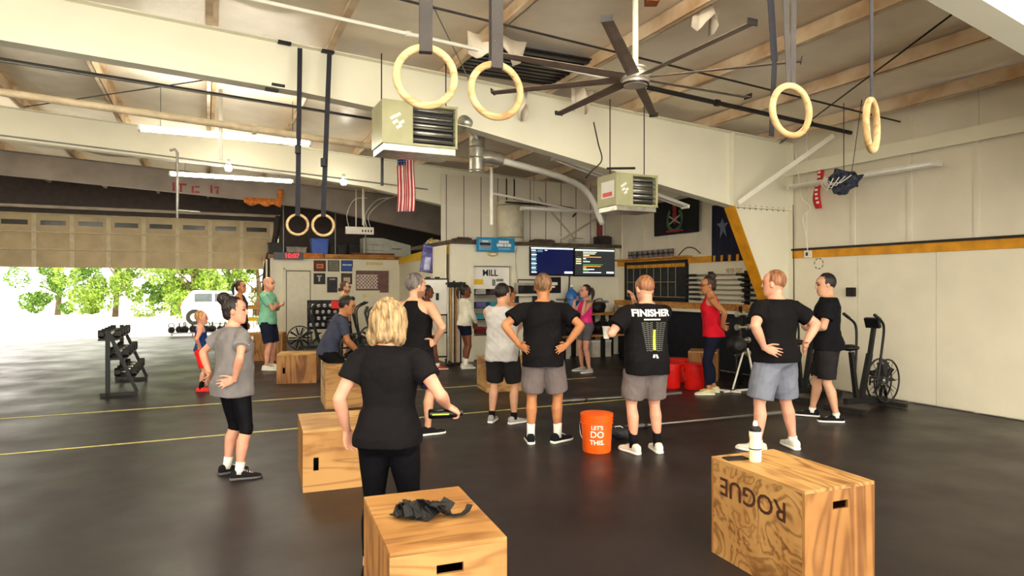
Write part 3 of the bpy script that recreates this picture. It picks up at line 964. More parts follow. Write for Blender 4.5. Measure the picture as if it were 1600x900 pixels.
        if st == 'bun': E(hair.get('at', (0, -.075, .245)), hair.get('r', (.055, .05, .045)))
        if st == 'lowbun': E((0, -.045, .10), (.070, .062, .075)); E((0, -.12, .07), (.035, .03, .04))
        if st == 'pony':
            mb = MB(); mb.tube([hp(0, -.095, .17), hp(0, -.135, .165), hp(0, -.160, .11), hp(0, -.155, .03), hp(0, -.135, -.05)], [.018 * hs, .03 * hs, .034 * hs, .028 * hs, .010 * hs], 12); hp_.append(mb)
        if st == 'curly':
            for q in range(16):
                a = q * 2.4; E((.05 * math.cos(a) * 1.1, -.10 - .03 * abs(math.sin(a * 1.7)), .12 - .014 * q + .02 * math.sin(a)), (.034, .034, .034))
        if st == 'bob':
            E((0, -.050, .105), (.098, .076, .120))
            for sd in (-1, 1): E((sd * .072, -.022, .100), (.038, .064, .110)); E((sd * .078, -.045, .030), (.036, .050, .062))
            E((0, -.080, .035), (.060, .042, .050)); E((0, -.095, .205), (.045, .04, .032)); E((.02, -.11, .16), (.03, .03, .045))
        me = remesh(hp_, max(.006, voxel * .8), 2)
        co = get_co(me); no = get_no(me)
        loc_ = (co - np.array(hc)) / s
        an_ = np.arctan2(loc_[:, 0], loc_[:, 1])
        amp = hair.get('amp', .0022)
        d = np.sin(an_ * 31 + loc_[:, 2] * 22) + .8 * np.sin(an_ * 53 - loc_[:, 2] * 41) + .6 * np.sin(loc_[:, 0] * 240 + loc_[:, 2] * 90)
        set_co(me, co + no * (d * amp)[:, None])
        out['hair'] = link('hair', me, hm, t, True)
    if eyewear:
        mb = MB()
        for sd in (-1, 1):
            c = [hp(sd * .034 + .024 * math.cos(a), .103, .122 + .018 * math.sin(a)) for a in np.linspace(0, 2 * math.pi, 13)[:-1]]
            mb.tube(c, .0028 * hs, 6, True)
            mb.tube([hp(sd * .058, .102, .126), hp(sd * .080, .05, .126), hp(sd * .084, -.01, .120)], .0028 * hs, 6)
        mb.tube([hp(-.01, .104, .126), hp(.01, .104, .126)], .0028 * hs, 6)
        mb.build('glasses', M_blackgl, t)
    if watch:
        a, b = elb[watch], wri[watch]; d = (b - a).normalized()
        mb = MB(); mb.cyl(b - d * .035, b - d * .005, .034 * s, 16); mb.build('watch', M_blackgl, t, True)
    return out

def decal(me, target, axis_from, parent, m, name, off=.004):
    import bmesh
    b = bmesh.new(); b.from_mesh(me)
    bmesh.ops.triangulate(b, faces=b.faces)
    for _ in range(3):
        es = [e for e in b.edges if e.calc_length() > .018]
        if not es: break
        bmesh.ops.subdivide_edges(b, edges=es, cuts=1); bmesh.ops.triangulate(b, faces=b.faces)
    b.to_mesh(me); b.free()
    """lay a flat print on a garment: me is already in the garment's coordinates, thrown on along axis_from"""
    tv = get_co(target.data); 
    pol = [tuple(p.vertices) for p in target.data.polygons]
    bv = BVHTree.FromPolygons([tuple(x) for x in tv], pol)
    d = Vector(axis_from)
    co = get_co(me); outc = []
    for p in co:
        o = Vector(p) - d * .6
        h = bv.ray_cast(o, d, 1.5)
        outc.append(tuple(h[0] - d * off) if h[0] is not None else tuple(Vector(p)))
    set_co(me, np.array(outc))
    return link(name, me, m, parent)
def flat_poly(polys):
    mb = MB()
    for pl in polys:
        mb.add([(x, 0, z) for x, z in pl], [tuple(range(len(pl)))])
    me = bpy.data.meshes.new('flat'); me.from_pydata(mb.v, [], mb.f)
    return me

HANDHIP = lambda wx=.200, wy=-.075, wz=1.00: {sd: dict(w=(sd * (wx + .015), wy - .035, wz), pole=(sd * 1.0, -.55, -.25), d=(-sd * .72, -.58, -.30), t=(0, -.1, 1), curl=10, spread=6) for sd in (-1, 1)}
FOLD = {-1: dict(w=(.075, .215, 1.20), pole=(-.6, .1, -1), d=(.8, .05, .1), t=(0, .2, 1), curl=25), 1: dict(w=(-.075, .245, 1.235), pole=(.6, .1, -1), d=(-.8, -.1, .1), t=(0, .2, 1), curl=25)}
FAIR = ('fair', rgb(234, 182, 148)); PINK = ('pink_fair', rgb(240, 178, 150)); TAN = ('tan', rgb(206, 142, 96)); BROWN = ('brown', rgb(130, 78, 54)); OLIVE = ('olive', rgb(200, 140, 98))
H_black = hair_mat('black', rgb(34, 26, 24), rgb(12, 10, 10)); H_brown = hair_mat('brown', rgb(86, 56, 36), rgb(40, 26, 18)); H_grey = hair_mat('greying', rgb(112, 104, 100), rgb(50, 46, 46))
H_ginger = hair_mat('ginger_brown', rgb(150, 100, 66), rgb(96, 60, 40)); H_blond = hair_mat('blond_streaked', rgb(178, 148, 104), rgb(66, 47, 37)); H_sandy = hair_mat('sandy', rgb(190, 140, 84), rgb(120, 82, 46))
H_dkbr = hair_mat('dark_brown', rgb(58, 38, 30), rgb(24, 17, 14))
c_black = fabric('black', rgb(19, 17, 19)); c_blackl = fabric('black_legging', rgb(12, 12, 17), .06, .6); c_grey = fabric('heather_grey', rgb(124, 120, 121), .12); c_lgrey = fabric('light_grey', rgb(196, 194, 192)); c_dshort = fabric('dark_shorts', rgb(38, 35, 36)); c_gshort = fabric('grey_shorts', rgb(116, 106, 104), .1)
c_bshort = fabric('blue_grey_shorts', rgb(118, 122, 136), .12); c_mint = fabric('mint', rgb(128, 186, 156)); c_navy = fabric('navy', rgb(26, 30, 48)); c_slate = fabric('slate_blue', rgb(62, 66, 84)); c_red = fabric('red', rgb(206, 26, 44)); c_pink = fabric('pink', rgb(232, 52, 132)); c_dpink = fabric('dusty_pink', rgb(204, 140, 140))
c_cream = fabric('cream', rgb(232, 228, 210)); c_tan = fabric('tan_khaki', rgb(196, 160, 112)); c_olive = fabric('olive', rgb(128, 122, 92)); c_royal = fabric('royal_blue', rgb(36, 62, 130)); c_redshort = fabric('bright_red', rgb(236, 40, 30)); c_white = fabric('white', rgb(236, 234, 226)); c_charc = fabric('charcoal_tight', rgb(96, 92, 96), .08)
c_shwhite = fabric('shoe_white', rgb(226, 222, 208)); c_shgrey = fabric('shoe_grey', rgb(172, 168, 166)); c_shred = fabric('shoe_red', rgb(220, 60, 60)); c_shblk = fabric('shoe_black', rgb(26, 26, 30))

# 1 woman in a grey t-shirt, dark bun, hands on her hips
person('grey_tee', 'woman in grey t-shirt and black capri leggings, dark bun, hands on hips', G(366, 744), 38, 1.585, True, 1.12, PINK,
       dict(m=H_black, style='bun', at=(0, -.095, .225), r=(.064, .055, .058)), head_yaw=38, head_pitch=0, arms=HANDHIP(.215, -.09, .985), feet={-1: (-.14, .0, 10), 1: (.14, -.03, 30)},
       top=dict(style='tee', m=c_grey, z0=.80, off=.022, sleeve=.60, sflare=.02, straight=.9, wr=.006), bottom=dict(name='leggings', m=c_blackl, len=1.12, off=.007, wr=.001),
       socks=dict(m=c_white, h=.085), shoes=dict(m=c_shblk, sole=mat('grey_sole', rgb(90, 88, 88), .7)), voxel=.0068)
# 2 boy
person('boy', 'small boy in blue sleeveless top and bright red shorts', G(314, 611), 62, 1.25, False, .92, PINK, dict(m=H_sandy, style='short'), arms=HANDHIP(.20, .02, 1.0),
       feet={-1: (-.09, .02, 0), 1: (.09, -.02, 12)}, top=dict(style='tank', m=c_royal, z0=.90, off=.016), bottom=dict(m=c_redshort, len=.85, off=.03, flare=.02),
       socks=dict(m=c_black, h=.16), shoes=dict(m=c_shred, sole=M_red, sc=1.08))
# 3 ponytailed woman behind the grey tee
person('pony', 'woman with dark ponytail in dark top, half hidden behind woman in grey t-shirt', Vector((-5.78, 13.9, 0)), 88, 1.79, True, 1.0, TAN, dict(m=H_dkbr, style='pony'), head_yaw=6,
       top=dict(style='tank', m=fabric('plum', rgb(54, 46, 62)), z0=.9), bottom=dict(name='leggings', m=c_blackl, len=1.9, off=.008, wr=.001), shoes=dict(m=c_shwhite), voxel=.0095)
# 4 man in mint t-shirt
person('mint', 'bald man in mint green t-shirt with folded arms and navy shorts', G(419, 577), 92, 1.86, False, 1.02, PINK, None, head_yaw=6, head_pitch=-4, arms=FOLD, feet={-1: (-.16, .0, -12), 1: (.16, .03, 10)},
       top=dict(style='tee', m=c_mint, z0=.86, off=.018, sleeve=.7, sflare=.015), bottom=dict(m=c_navy, len=.92, off=.03, flare=.02), shoes=dict(m=c_shwhite, sc=1.05), watch=-1, beard=(.8, .72, .68, 1))
# 5 seated young man on the plyo box
person('seated', 'young man in slate blue t-shirt sitting hunched on a wooden box', Vector((-2.63, 9.36, 0)), 68, 1.72, False, .98, TAN, dict(m=H_black, style='quiff', vol=1.03), head_yaw=12, head_pitch=-10, lean=24, sit=.61,
       feet={-1: (-.14, .50, -5), 1: (.14, .54, 8)}, arms={-1: dict(w=(-.08, .38, .93), pole=(-.6, -.3, -.7), curl=35), 1: dict(w=(.10, .40, .93), pole=(.6, -.3, -.7), curl=35)},
       top=dict(style='tee', m=c_slate, z0=.88, off=.018, sleeve=.72, sflare=.014, wr=.005), bottom=dict(m=c_black, len=.95, off=.028, flare=.01), socks=dict(m=c_black, h=.1), shoes=dict(m=c_shblk))
# 6 person with glasses behind him
person('glasses', 'person with tied-back brown hair and glasses in tan shirt by the exercise bikes', Vector((-3.86, 15.1, 0)), 84, 1.78, False, .97, FAIR, dict(m=H_brown, style='lowbun'), eyewear=True, beard=(.45, .36, .3, 1),
       top=dict(style='tee', m=c_tan, z0=.86), bottom=dict(m=c_dshort, len=.9, off=.03), shoes=dict(m=c_shblk), voxel=.0095)
# 7 woman in black in the foreground
wk = person('black_woman', 'blond woman in black t-shirt and leggings in front, holding a black bottle', Vector((-.715, 3.79, 0)), 6, 1.605, True, 1.15, PINK, dict(m=H_blond, style='bob', amp=.0026, vol=1.05), head_yaw=4, head_pitch=-3,
       arms={-1: dict(w=(-.285, .03, .925), pole=(-.5, -1, .1), d=(.12, .12, -1), t=(.5, .8, 0), curl=42), 1: dict(w=(.345, .14, 1.075), pole=(.6, -.8, -.5), d=(.45, .40, -.35), t=(-.5, .75, .35), curl=62, spread=2)},
       feet={-1: (-.125, -.02, -6), 1: (.125, .0, 8)}, top=dict(style='tee', m=c_black, z0=.86, off=.010, soff=.018, sleeve=.56, sflare=.014, straight=.12, wr=.003), bottom=dict(name='leggings', m=c_blackl, len=1.86, off=.007, z1=1.06, wr=.0008),
       shoes=dict(m=c_shblk), voxel=.0065, armg=1.12, legg=1.04)
# 8 man in the black tank top
person('tank', 'grey-haired man in black tank top behind the blond woman', Vector((-1.10, 7.45, 0)), 22, 1.82, False, 1.02, FAIR, dict(m=H_grey, style='short', vol=1.02), head_yaw=28, arms=HANDHIP(.215, .06, 1.02),
       feet={-1: (-.14, .0, -5), 1: (.14, .02, 35)}, top=dict(style='tank', m=c_black, z0=.84, off=.018), bottom=dict(m=c_navy, len=.9, off=.03, flare=.015), shoes=dict(m=c_shblk), beard=(.5, .48, .46, 1), voxel=.0075)
# 9 woman in pink
person('pink_side', 'woman with curly dark hair, dusty pink top, pale shorts and red shoes by whiteboard', Vector((-1.70, 13.15, 0)), 72, 1.69, True, .95, BROWN, dict(m=H_black, style='curly'), head_yaw=10, head_pitch=-4,
       arms={-1: dict(w=(-.16, .10, 1.12), pole=(-1, -.4, -.5)), 1: dict(w=(.05, .22, 1.12), pole=(.8, -.3, -.6), d=(-.7, .3, .1), t=(0, .2, 1))}, feet={-1: (-.10, -.14, 0), 1: (.12, .20, 6)},
       top=dict(style='tank', m=c_dpink, z0=1.0, off=.010, straight=.1), bottom=dict(m=fabric('pale_pink', rgb(230, 206, 190)), len=.42, off=.022, flare=.012), socks=dict(m=c_white, h=.05), shoes=dict(m=c_shred), voxel=.0095)
# 10 woman in cream sweater
person('cream', 'woman in cream long-sleeved top and dark shorts standing with clasped hands', Vector((-.965, 13.45, 0)), 60, 1.70, True, .95, BROWN, dict(m=H_black, style='pony'), head_yaw=26, head_pitch=-5,
       arms={-1: dict(w=(-.04, .225, .93), pole=(-1, -.4, -.2), d=(.35, .1, -1), t=(.4, .8, 0), curl=40), 1: dict(w=(.04, .235, .95), pole=(1, -.4, -.2), d=(-.35, .1, -1), t=(-.4, .8, 0), curl=40)},
       feet={-1: (-.13, .04, -6), 1: (.14, -.06, 10)}, top=dict(style='tee', m=c_cream, z0=.90, off=.02, sleeve=1.93, soff=.016, sflare=0, wr=.006), bottom=dict(m=c_navy, len=.45, off=.012), socks=dict(m=c_white, h=.13), shoes=dict(m=c_shwhite), voxel=.0095)
# 11 man in light grey sleeveless top
person('grey_sleeveless', 'dark-haired man in light grey sleeveless top and dark shorts seen from behind', G(785, 661), 16, 1.71, False, 1.03, FAIR, dict(m=H_black, style='short'), head_yaw=24, head_pitch=-4, arms=FOLD,
       feet={-1: (-.15, .02, -4), 1: (.15, .0, 34)}, top=dict(style='sleeveless', m=c_lgrey, z0=.80, off=.026, straight=1.0, wr=.006), bottom=dict(m=c_dshort, len=.90, off=.032, flare=.022), socks=dict(m=c_black, h=.06), shoes=dict(m=c_shgrey), voxel=.0072)
# 12 person in olive
person('olive', 'dark-haired person in olive sleeveless top, mostly hidden behind man in light grey', Vector((-.035, 12.0, 0)), 55, 1.67, True, 1.0, TAN, dict(m=H_black, style='lowbun'), eyewear=True, arms=HANDHIP(),
       top=dict(style='tank', m=c_olive, z0=.9), bottom=dict(name='leggings', m=c_blackl, len=1.9, off=.008, wr=.001), shoes=dict(m=c_shblk), voxel=.0095)
# 13 man in black tee, hands on hips
person('black_tee', 'man in black t-shirt and grey shorts with hands on hips beside orange bucket', Vector((.335, 7.04, 0)), 4, 1.81, False, 1.05, TAN, dict(m=hair_mat('thinning_brown', rgb(132, 94, 58), rgb(60, 54, 52)), style='short'), head_yaw=2, head_pitch=-3, arms=HANDHIP(.225, -.085, 1.03),
       feet={-1: (-.13, .0, -8), 1: (.15, .04, 42)}, top=dict(style='tee', m=c_black, z0=.81, off=.026, sleeve=.68, sflare=.022, straight=.9, wr=.006), bottom=dict(m=c_gshort, len=.86, off=.034, flare=.026), socks=dict(m=c_white, h=.12), shoes=dict(m=c_shblk, sc=1.06), voxel=.0068)
# 14 coach with the barbell
coach = person('coach', 'woman in bright pink top and grey shorts holding a barbell at her shoulders', G(915, 581), -112, 1.70, True, 1.02, PINK, dict(m=H_dkbr, style='pony'), head_yaw=4, head_pitch=0,
       arms={-1: dict(w=(-.225, .135, 1.43), pole=(-.25, 1, -.5), d=(.15, -.75, .55), t=(1, .2, 0), curl=60), 1: dict(w=(.225, .135, 1.43), pole=(.25, 1, -.5), d=(-.15, -.75, .55), t=(-1, .2, 0), curl=60)},
       feet={-1: (-.15, .0, -12), 1: (.15, .0, 12)}, top=dict(style='tank', m=c_pink, z0=1.0, off=.010, straight=.1, wr=.002), bottom=dict(m=c_charc, len=.62, off=.008, z1=1.08, wr=.001), shoes=dict(m=c_shgrey))
# 15 man with the printed black shirt
fin = person('finisher', 'man in printed black finisher shirt holding a white cup, hand at his face', Vector((1.36, 6.63, 0)), -8, 1.79, False, 1.06, PINK, dict(m=H_ginger, style='buzz'), head_yaw=-10, head_pitch=-12,
       arms={-1: dict(w=(-.285, .14, 1.195), pole=(-.7, -.6, -.6), d=(-.25, .75, .1), t=(.2, .1, 1), curl=50, spread=3), 1: dict(w=(-.045, .205, 1.475), pole=(.5, .3, -1), d=(-.30, -.1, .95), t=(0, -1, .1), curl=20)},
       feet={-1: (-.125, .0, -20), 1: (.13, .02, 4)}, top=dict(style='tee', m=c_black, z0=.79, off=.028, sleeve=.72, sflare=.022, straight=1.0, wr=.005), bottom=dict(m=c_gshort, len=.84, off=.034, flare=.022), socks=dict(m=c_black, h=.17), shoes=dict(m=c_shwhite, sc=1.04), voxel=.0068)
# 16 woman in red
person('red', 'woman in red tank top and dark leggings, dark bun and glasses, hand on hip', Vector((3.14, 10.25, 0)), -82, 1.83, True, 1.0, TAN, dict(m=H_dkbr, style='bun', at=(0, -.075, .235), r=(.05, .048, .045)), head_yaw=-6, head_pitch=-6, lean=4, eyewear=True,
       arms=HANDHIP(.19, -.08, 1.03), feet={-1: (-.12, .06, -10), 1: (.12, -.05, 6)}, top=dict(style='tank', m=c_red, z0=.86, off=.018, straight=.8), bottom=dict(name='leggings', m=c_navy, len=1.84, off=.014, wr=.0015), shoes=dict(m=fabric('cream_trainer', rgb(222, 214, 160))))
# 17 man in black tee near the lettered box
person('black_tee_near', 'stocky man in black t-shirt and blue-grey shorts behind the lettered wooden box', Vector((2.72, 6.75, 0)), -24, 1.845, False, 1.15, PINK, dict(m=H_ginger, style='buzz'), head_yaw=-24, head_pitch=-2, arms=HANDHIP(.245, -.085, 1.02),
       feet={-1: (-.22, .0, -20), 1: (.21, -.03, 20)}, top=dict(style='tee', m=c_black, z0=.87, off=.02, sleeve=.70, sflare=.012, straight=.8, wr=.004), bottom=dict(m=c_bshort, len=.92, off=.034, flare=.032, wr=.005), socks=dict(m=c_white, h=.035), shoes=dict(m=c_shwhite, sc=1.05), voxel=.0068, armg=1.14, legg=1.02)
# 18 man at the far right
person('black_tee_edge', 'dark-haired man in black t-shirt and charcoal shorts beside the fan bike', Vector((3.98, 8.25, 0)), -66, 1.835, False, 1.06, FAIR, dict(m=H_black, style='short'), head_yaw=-14, head_pitch=-6,
       arms={-1: dict(w=(-.10, .22, 1.10), pole=(-.8, -.4, -.6), d=(.7, .3, .1), t=(0, .2, 1)), 1: dict(w=(.10, .24, 1.12), pole=(.8, -.4, -.6), d=(-.7, .3, .1), t=(0, .2, 1))}, feet={-1: (-.11, -.10, -12), 1: (.13, .16, 6)},
       top=dict(style='tee', m=fabric('deep_black', rgb(20, 20, 24)), z0=.85, off=.022, sleeve=.66, sflare=.018, straight=.9), bottom=dict(m=c_dshort, len=.92, off=.032, flare=.014), socks=dict(m=c_white, h=.03), shoes=dict(m=c_shblk))
# ================================================================== plyo boxes
def panel(w_, h_, t_, hole=None):
    """board in x-z, thickness in y, with an optional rectangular hole (cx, cz, hw, hh)"""
    mb = MB()
    if not hole:
        mb.bx(-w_ / 2, w_ / 2, -t_ / 2, t_ / 2, -h_ / 2, h_ / 2); return mb
    cx, cz, a, b = hole
    xs = [-w_ / 2, cx - a, cx + a, w_ / 2]; zs = [-h_ / 2, cz - b, cz + b, h_ / 2]
    for yy, fl in ((-t_ / 2, 1), (t_ / 2, -1)):
        V = [(x, yy, z) for z in zs for x in xs]
        Fc = []
        for j in range(3):
            for i in range(3):
                if i == 1 and j == 1: continue
                q = (j * 4 + i, j * 4 + i + 1, j * 4 + i + 5, j * 4 + i + 4)
                Fc.append(q if fl > 0 else q[::-1])
        mb.add(V, Fc)
    o = [0, 3, 15, 12]
    for a_, b_ in zip(o, o[1:] + o[:1]): mb.f.append((b_, a_, a_ + 16, b_ + 16))
    o = [5, 6, 10, 9]
    for a_, b_ in zip(o, o[1:] + o[:1]): mb.f.append((a_, b_, b_ + 16, a_ + 16))
    return mb
def plyo(label, cx, cy, deg, lx, ly, h, mats, front=None, side=None):
    """lx along the local x, ly along local y; front panel faces -y, the other pair +-x"""
    t = thing('plyo_box', label, 'plyo box', (cx, cy, 0), R(deg), 'wooden jump boxes')
    T = .019
    mt, mf, ms = mats
    def put(name, mb, m, loc, rz=0.0):
        o = mb.build(name, m, t, bevel=.0018); o.location = loc; o.rotation_euler = (0, 0, rz); return o
    mb = MB(); mb.bx(-lx / 2, lx / 2, -ly / 2, ly / 2, -T / 2, T / 2)
    put('top_panel', mb, mt, (0, 0, h - T / 2))
    mb = MB(); mb.bx(-lx / 2 + T, lx / 2 - T, -ly / 2 + T, ly / 2 - T, -T / 2, T / 2); put('bottom_panel', mb, mt, (0, 0, T / 2 + .001))
    fp = put('front_panel', panel(lx, h - T, T, front), mf, (0, -ly / 2 + T / 2, (h - T) / 2))
    put('back_panel', panel(lx, h - T, T, None), mf, (0, ly / 2 - T / 2, (h - T) / 2))
    for sd in (-1, 1):
        put('side_panel', panel(ly - 2 * T, h - T, T, side), ms, (sd * (lx / 2 - T / 2), 0, (h - T) / 2), -math.pi / 2)
    mb = MB(); mb.bx(-lx / 2 + .03, lx / 2 - .03, -.01, .01, .02, h - .03); put('inner_brace', mb, M_black, (0, 0, 0))
    return t
HF = (.0, .215, .058, .020)
boxA = plyo('honey plywood jump box in front with black straps lying on it', -.393, 3.10, 20.5, .508, .762, .61, (M_ply1, M_ply1, M_ply2), HF)
boxB = plyo('knotty plywood jump box with burnt lettering and a bottle on top', 1.648, 3.905, 21.5, .508, .762, .61, (M_ply3, M_ply2, M_ply3), (0, .212, .055, .022))
boxC = plyo('plywood jump box with upright slot beside the blond woman', -1.565, 5.81, 21, .61, .762, .508, (M_ply4, M_ply1, M_ply2), (-.20, -.02, .021, .055))
boxD = plyo('plywood jump box that the young man in slate blue sits on', -2.41, 9.42, 21, .61, .762, .60, (M_ply4, M_ply1, M_ply4), (.10, .20, .055, .02))
boxE = plyo('low plywood jump box in front of the man in mint green', -3.80, 11.62, 12, .66, .61, .508, (M_ply4, M_ply2, M_ply1), (-.21, -.02, .02, .05))
boxF = plyo('plywood jump box just behind the man in light grey sleeveless top', -.13, 10.75, 18, .762, .61, .53, (M_ply4, M_ply4, M_ply4), None)
boxG = plyo('small plywood jump box behind the red buckets by the black wall', 3.50, 11.9, -20, .508, .61, .52, (M_ply4, M_ply2, M_ply1), None)
plyo('plywood jump box standing behind the man in mint green near the door', -5.55, 15.0, 10, .62, .61, .62, (M_ply1, M_ply2, M_ply1), None)
# burnt lettering, upside down, on the long side
M = Matrix.Translation((-.508 / 2 - .0015, .02, .455)) @ Matrix.Rotation(-math.pi / 2, 4, 'Z') @ Matrix.Rotation(R(90), 4, 'X') @ Matrix.Rotation(math.pi, 4, 'Z')
lettering('burnt_lettering', 'ROGUE', .155, M_burn, boxB, M, depth=.001, bold=.002, xs=1.06)

# straps on the front box
t = thing('wrist_wraps', 'tangled black wrist wraps lying on the front plywood box', 'wrist wraps', (-.395, 3.07, .6115), R(12))
def ribbon(name, pts, w_, th, m, parent, tw=None):
    pts = [Vector(p) for p in pts]; n = len(pts); V = []; Fc = []
    for i, p in enumerate(pts):
        d = (pts[min(i + 1, n - 1)] - pts[max(i - 1, 0)]).normalized()
        a = tw[i] if tw else 0
        sd = d.cross(Vector((0, 0, 1)))
        sd = sd.normalized() if sd.length > 1e-3 else Vector((1, 0, 0))
        up = sd.cross(d)
        x = sd * math.cos(a) + up * math.sin(a); y = up * math.cos(a) - sd * math.sin(a)
        for qx, qy in ((-1, -1), (1, -1), (1, 1), (-1, 1)): V.append(p + x * qx * w_ / 2 + y * qy * th / 2)
    for i in range(n - 1):
        for k in range(4):
            l = (k + 1) % 4; Fc.append((i * 4 + k, i * 4 + l, i * 4 + 4 + l, i * 4 + 4 + k))
    Fc.append((3, 2, 1, 0)); Fc.append(tuple((n - 1) * 4 + k for k in range(4)))
    mb = MB(); mb.add(V, Fc)
    return mb.build(name, m, parent, 'auto')
for k in range(7):
    r_ = random.Random(k + 3)
    n = 16; pts = []; tw = []
    for i in range(n):
        q = i / (n - 1)
        x = -.12 + .20 * q + r_.uniform(-.012, .012) + (.02 * k - .06) * .5
        y = .035 * math.sin(q * 7 + k * 1.1) + r_.uniform(-.01, .01)
        z = .016 + .030 * abs(math.sin(q * 5 + k * .9)) + .004 * k
        pts.append((x, y, z)); tw.append(.9 * math.sin(q * 6 + k))
    ribbon('wrap_fold', pts, .062, .005, M_black, t, tw)
ribbon('loose_end', [(.08, -.02, .012), (.12, -.035, .010), (.16, -.03, .012), (.185, -.01, .022), (.20, .01, .042)], .03, .004, M_black, t)
mb = MB(); mb.tube([(-.135, -.02, .02), (-.15, 0, .03), (-.14, .03, .05), (-.11, .04, .055), (-.10, .02, .05)], .012, 8); mb.build('wrap_loop', M_black, t, True)

# bottle and phone on the lettered box
pb = P(1180, 709, 4.05)
t = thing('water_bottle', 'white squeeze bottle with dark collar standing on the lettered box', 'bottle', (pb.x, pb.y, .6105))
mb = MB(); mb.lathe([(.034, 0), (.037, .01), (.037, .11), (.033, .125), (.033, .14), (.037, .155), (.037, .185), (.03, .195)], seg=24); mb.build('bottle_body', mat('cream_bottle', rgb(238, 230, 196), .4, var=.03), t, 'auto')
mb = MB(); mb.lathe([(.036, .186), (.036, .205), (.026, .215), (.014, .22)], seg=24); mb.build('collar', M_black, t, 'auto')
mb = MB(); mb.lathe([(.014, .218), (.015, .235), (.011, .245), (.011, .25)], seg=16); mb.build('spout', M_paper, t, 'auto')
mb = MB(); mb.lathe([(.0375, .075), (.0375, .082)], seg=24); mb.build('stripe', M_black, t)
pp = P(1152, 715, 4.10)
t = thing('phone', 'black smartphone lying flat on the lettered box beside the bottle', 'phone', (pp.x - .01, 4.10, .6105), R(14))
mb = MB(); mb.bx(-.075, .075, -.037, .037, 0, .009); mb.build('case', M_black, t, bevel=.003)
mb = MB(); mb.bx(-.07, .07, -.033, .033, .009, .0096); mb.build('glass', M_blackgl, t)

# bottle in the blond woman's hand
wr_ = wk['wri'][1]; tt = wk['root']
Mw = Matrix.Translation(tt.location) @ Matrix.Rotation(tt.rotation_euler.z, 4, 'Z')
hw = Mw @ (wr_ + Vector((.028, .055, -.055)))
t = thing('drink_can', 'slim black drink bottle held sideways in the hand of the blond woman', 'bottle', hw, R(12))
Mx = Matrix.Rotation(R(90), 3, 'Y')
mb = MB(); mb.lathe([(.024, -.15), (.028, -.145), (.030, -.135), (.030, .02), (.022, .035), (.016, .045), (.016, .055)], seg=22, M=Mx); mb.build('can_body', M_blackgl, t, 'auto')
mb = MB(); mb.bx(-.13, -.03, -.031, -.028, -.004, .004); mb.build('green_stripe', mat('lime', rgb(170, 200, 60), .5), t)

# ================================================================== buckets
def bucket(label, x, y, m, sc=1.0, text=False, rz=0.0):
    t = thing('bucket', label, 'bucket', (x, y, 0), rz, 'plastic buckets on the floor')
    mb = MB(); mb.lathe([(.0, .004), (.130 * sc, .004), (.133 * sc, .0), (.136 * sc, .01), (.150 * sc, .33 * sc), (.152 * sc, .355 * sc), (.146 * sc, .355 * sc), (.130 * sc, .02), (0, .016)], seg=36)
    body = mb.build('bucket_body', m, t, 'auto')
    mb = MB()
    for z in (.275, .305, .335, .357):
        mb.lathe([(.148 * sc, (z - .006) * sc), (.158 * sc, (z - .004) * sc), (.158 * sc, (z + .004) * sc), (.148 * sc, (z + .006) * sc)], seg=36)
    mb.build('rim_ribs', m, t, 'auto')
    mb = MB()
    mb.tube([(.155 * sc * math.cos(a), .155 * sc * math.sin(a) * .75 - .02 * 0 - .06 * sc * math.sin(a), .29 * sc - .16 * sc * math.sin(a)) for a in np.linspace(math.pi, 2 * math.pi, 13)][::-1] if False else
            [(-.16 * sc, 0, .29 * sc), (-.168 * sc, -.03 * sc, .24 * sc), (-.165 * sc, -.07 * sc, .18 * sc), (-.15 * sc, -.10 * sc, .14 * sc)], .0028, 8)
    mb.build('wire_handle', M_chrome, t, True)
    if text:
        for s_, z, sz in (("LET'S", .245, .052), ('DO', .180, .085), ('THIS.', .105, .062)):
            me = text_mesh(s_, sz, .0, bold=.0012)
            co = get_co(me); r0 = .130 + .024 * (z / .355) + .0015
            out = []
            for p in co:
                a = p[0] / r0 - math.pi / 2 - .10
                zz = z + p[1]; rr = .1362 + .0145 * (zz / .33) + .0012
                out.append((rr * sc * math.cos(a), rr * sc * math.sin(a), zz * sc))
            set_co(me, np.array(out)); link('print', me, M_paper, body)
    return t
g_ = G(935, 709); bucket('orange plastic bucket with white slogan standing beside the man in black', g_.x, g_.y + .13, M_orangep, 1.07, True)
g_ = G(1051, 607); bucket('red plastic bucket nearest the printed black shirt', g_.x, g_.y + .12, M_red, 1.12)
g_ = G(1088, 609); bucket('red plastic bucket in front of the small plywood box', g_.x, g_.y + .12, M_red, 1.16)
g_ = G(1063, 597); bucket('red plastic bucket set behind the other two red ones', g_.x, g_.y + .14, M_red, 1.12)

# ================================================================== barbells
def barbell(label, a, b, group='barbells', plates=0):
    a, b = Vector(a), Vector(b); c = (a + b) / 2; L = (b - a).length
    d = b - a
    t = thing('barbell', label, 'barbell', c, math.atan2(d.y, d.x), group)
    mb = MB(); mb.cyl((-L / 2 + .3, 0, 0), (L / 2 - .3, 0, 0), .0145, 12); mb.build('shaft', M_grey, t, True)
    for sd in (-1, 1):
        mb = MB(); mb.cyl((sd * (L / 2 - .42), 0, 0), (sd * L / 2, 0, 0), .025, 14); s_ = mb.build('sleeve', M_grey, t, 'auto')
        mb = MB(); mb.cyl((sd * (L / 2 - .45), 0, 0), (sd * (L / 2 - .42), 0, 0), .037, 16); mb.build('collar', M_dark, s_, 'auto')
    return t
def bb(px0, py0, px1, py1, label):
    a, b = G(px0, py0), G(px1, py1); a.z = b.z = .0375
    return barbell(label, a, b)
bb(872, 631, 1064, 618, 'steel barbell lying on the floor beyond the orange bucket')
bb(958, 674, 1222, 649, 'steel barbell lying on the floor behind the printed black shirt man')
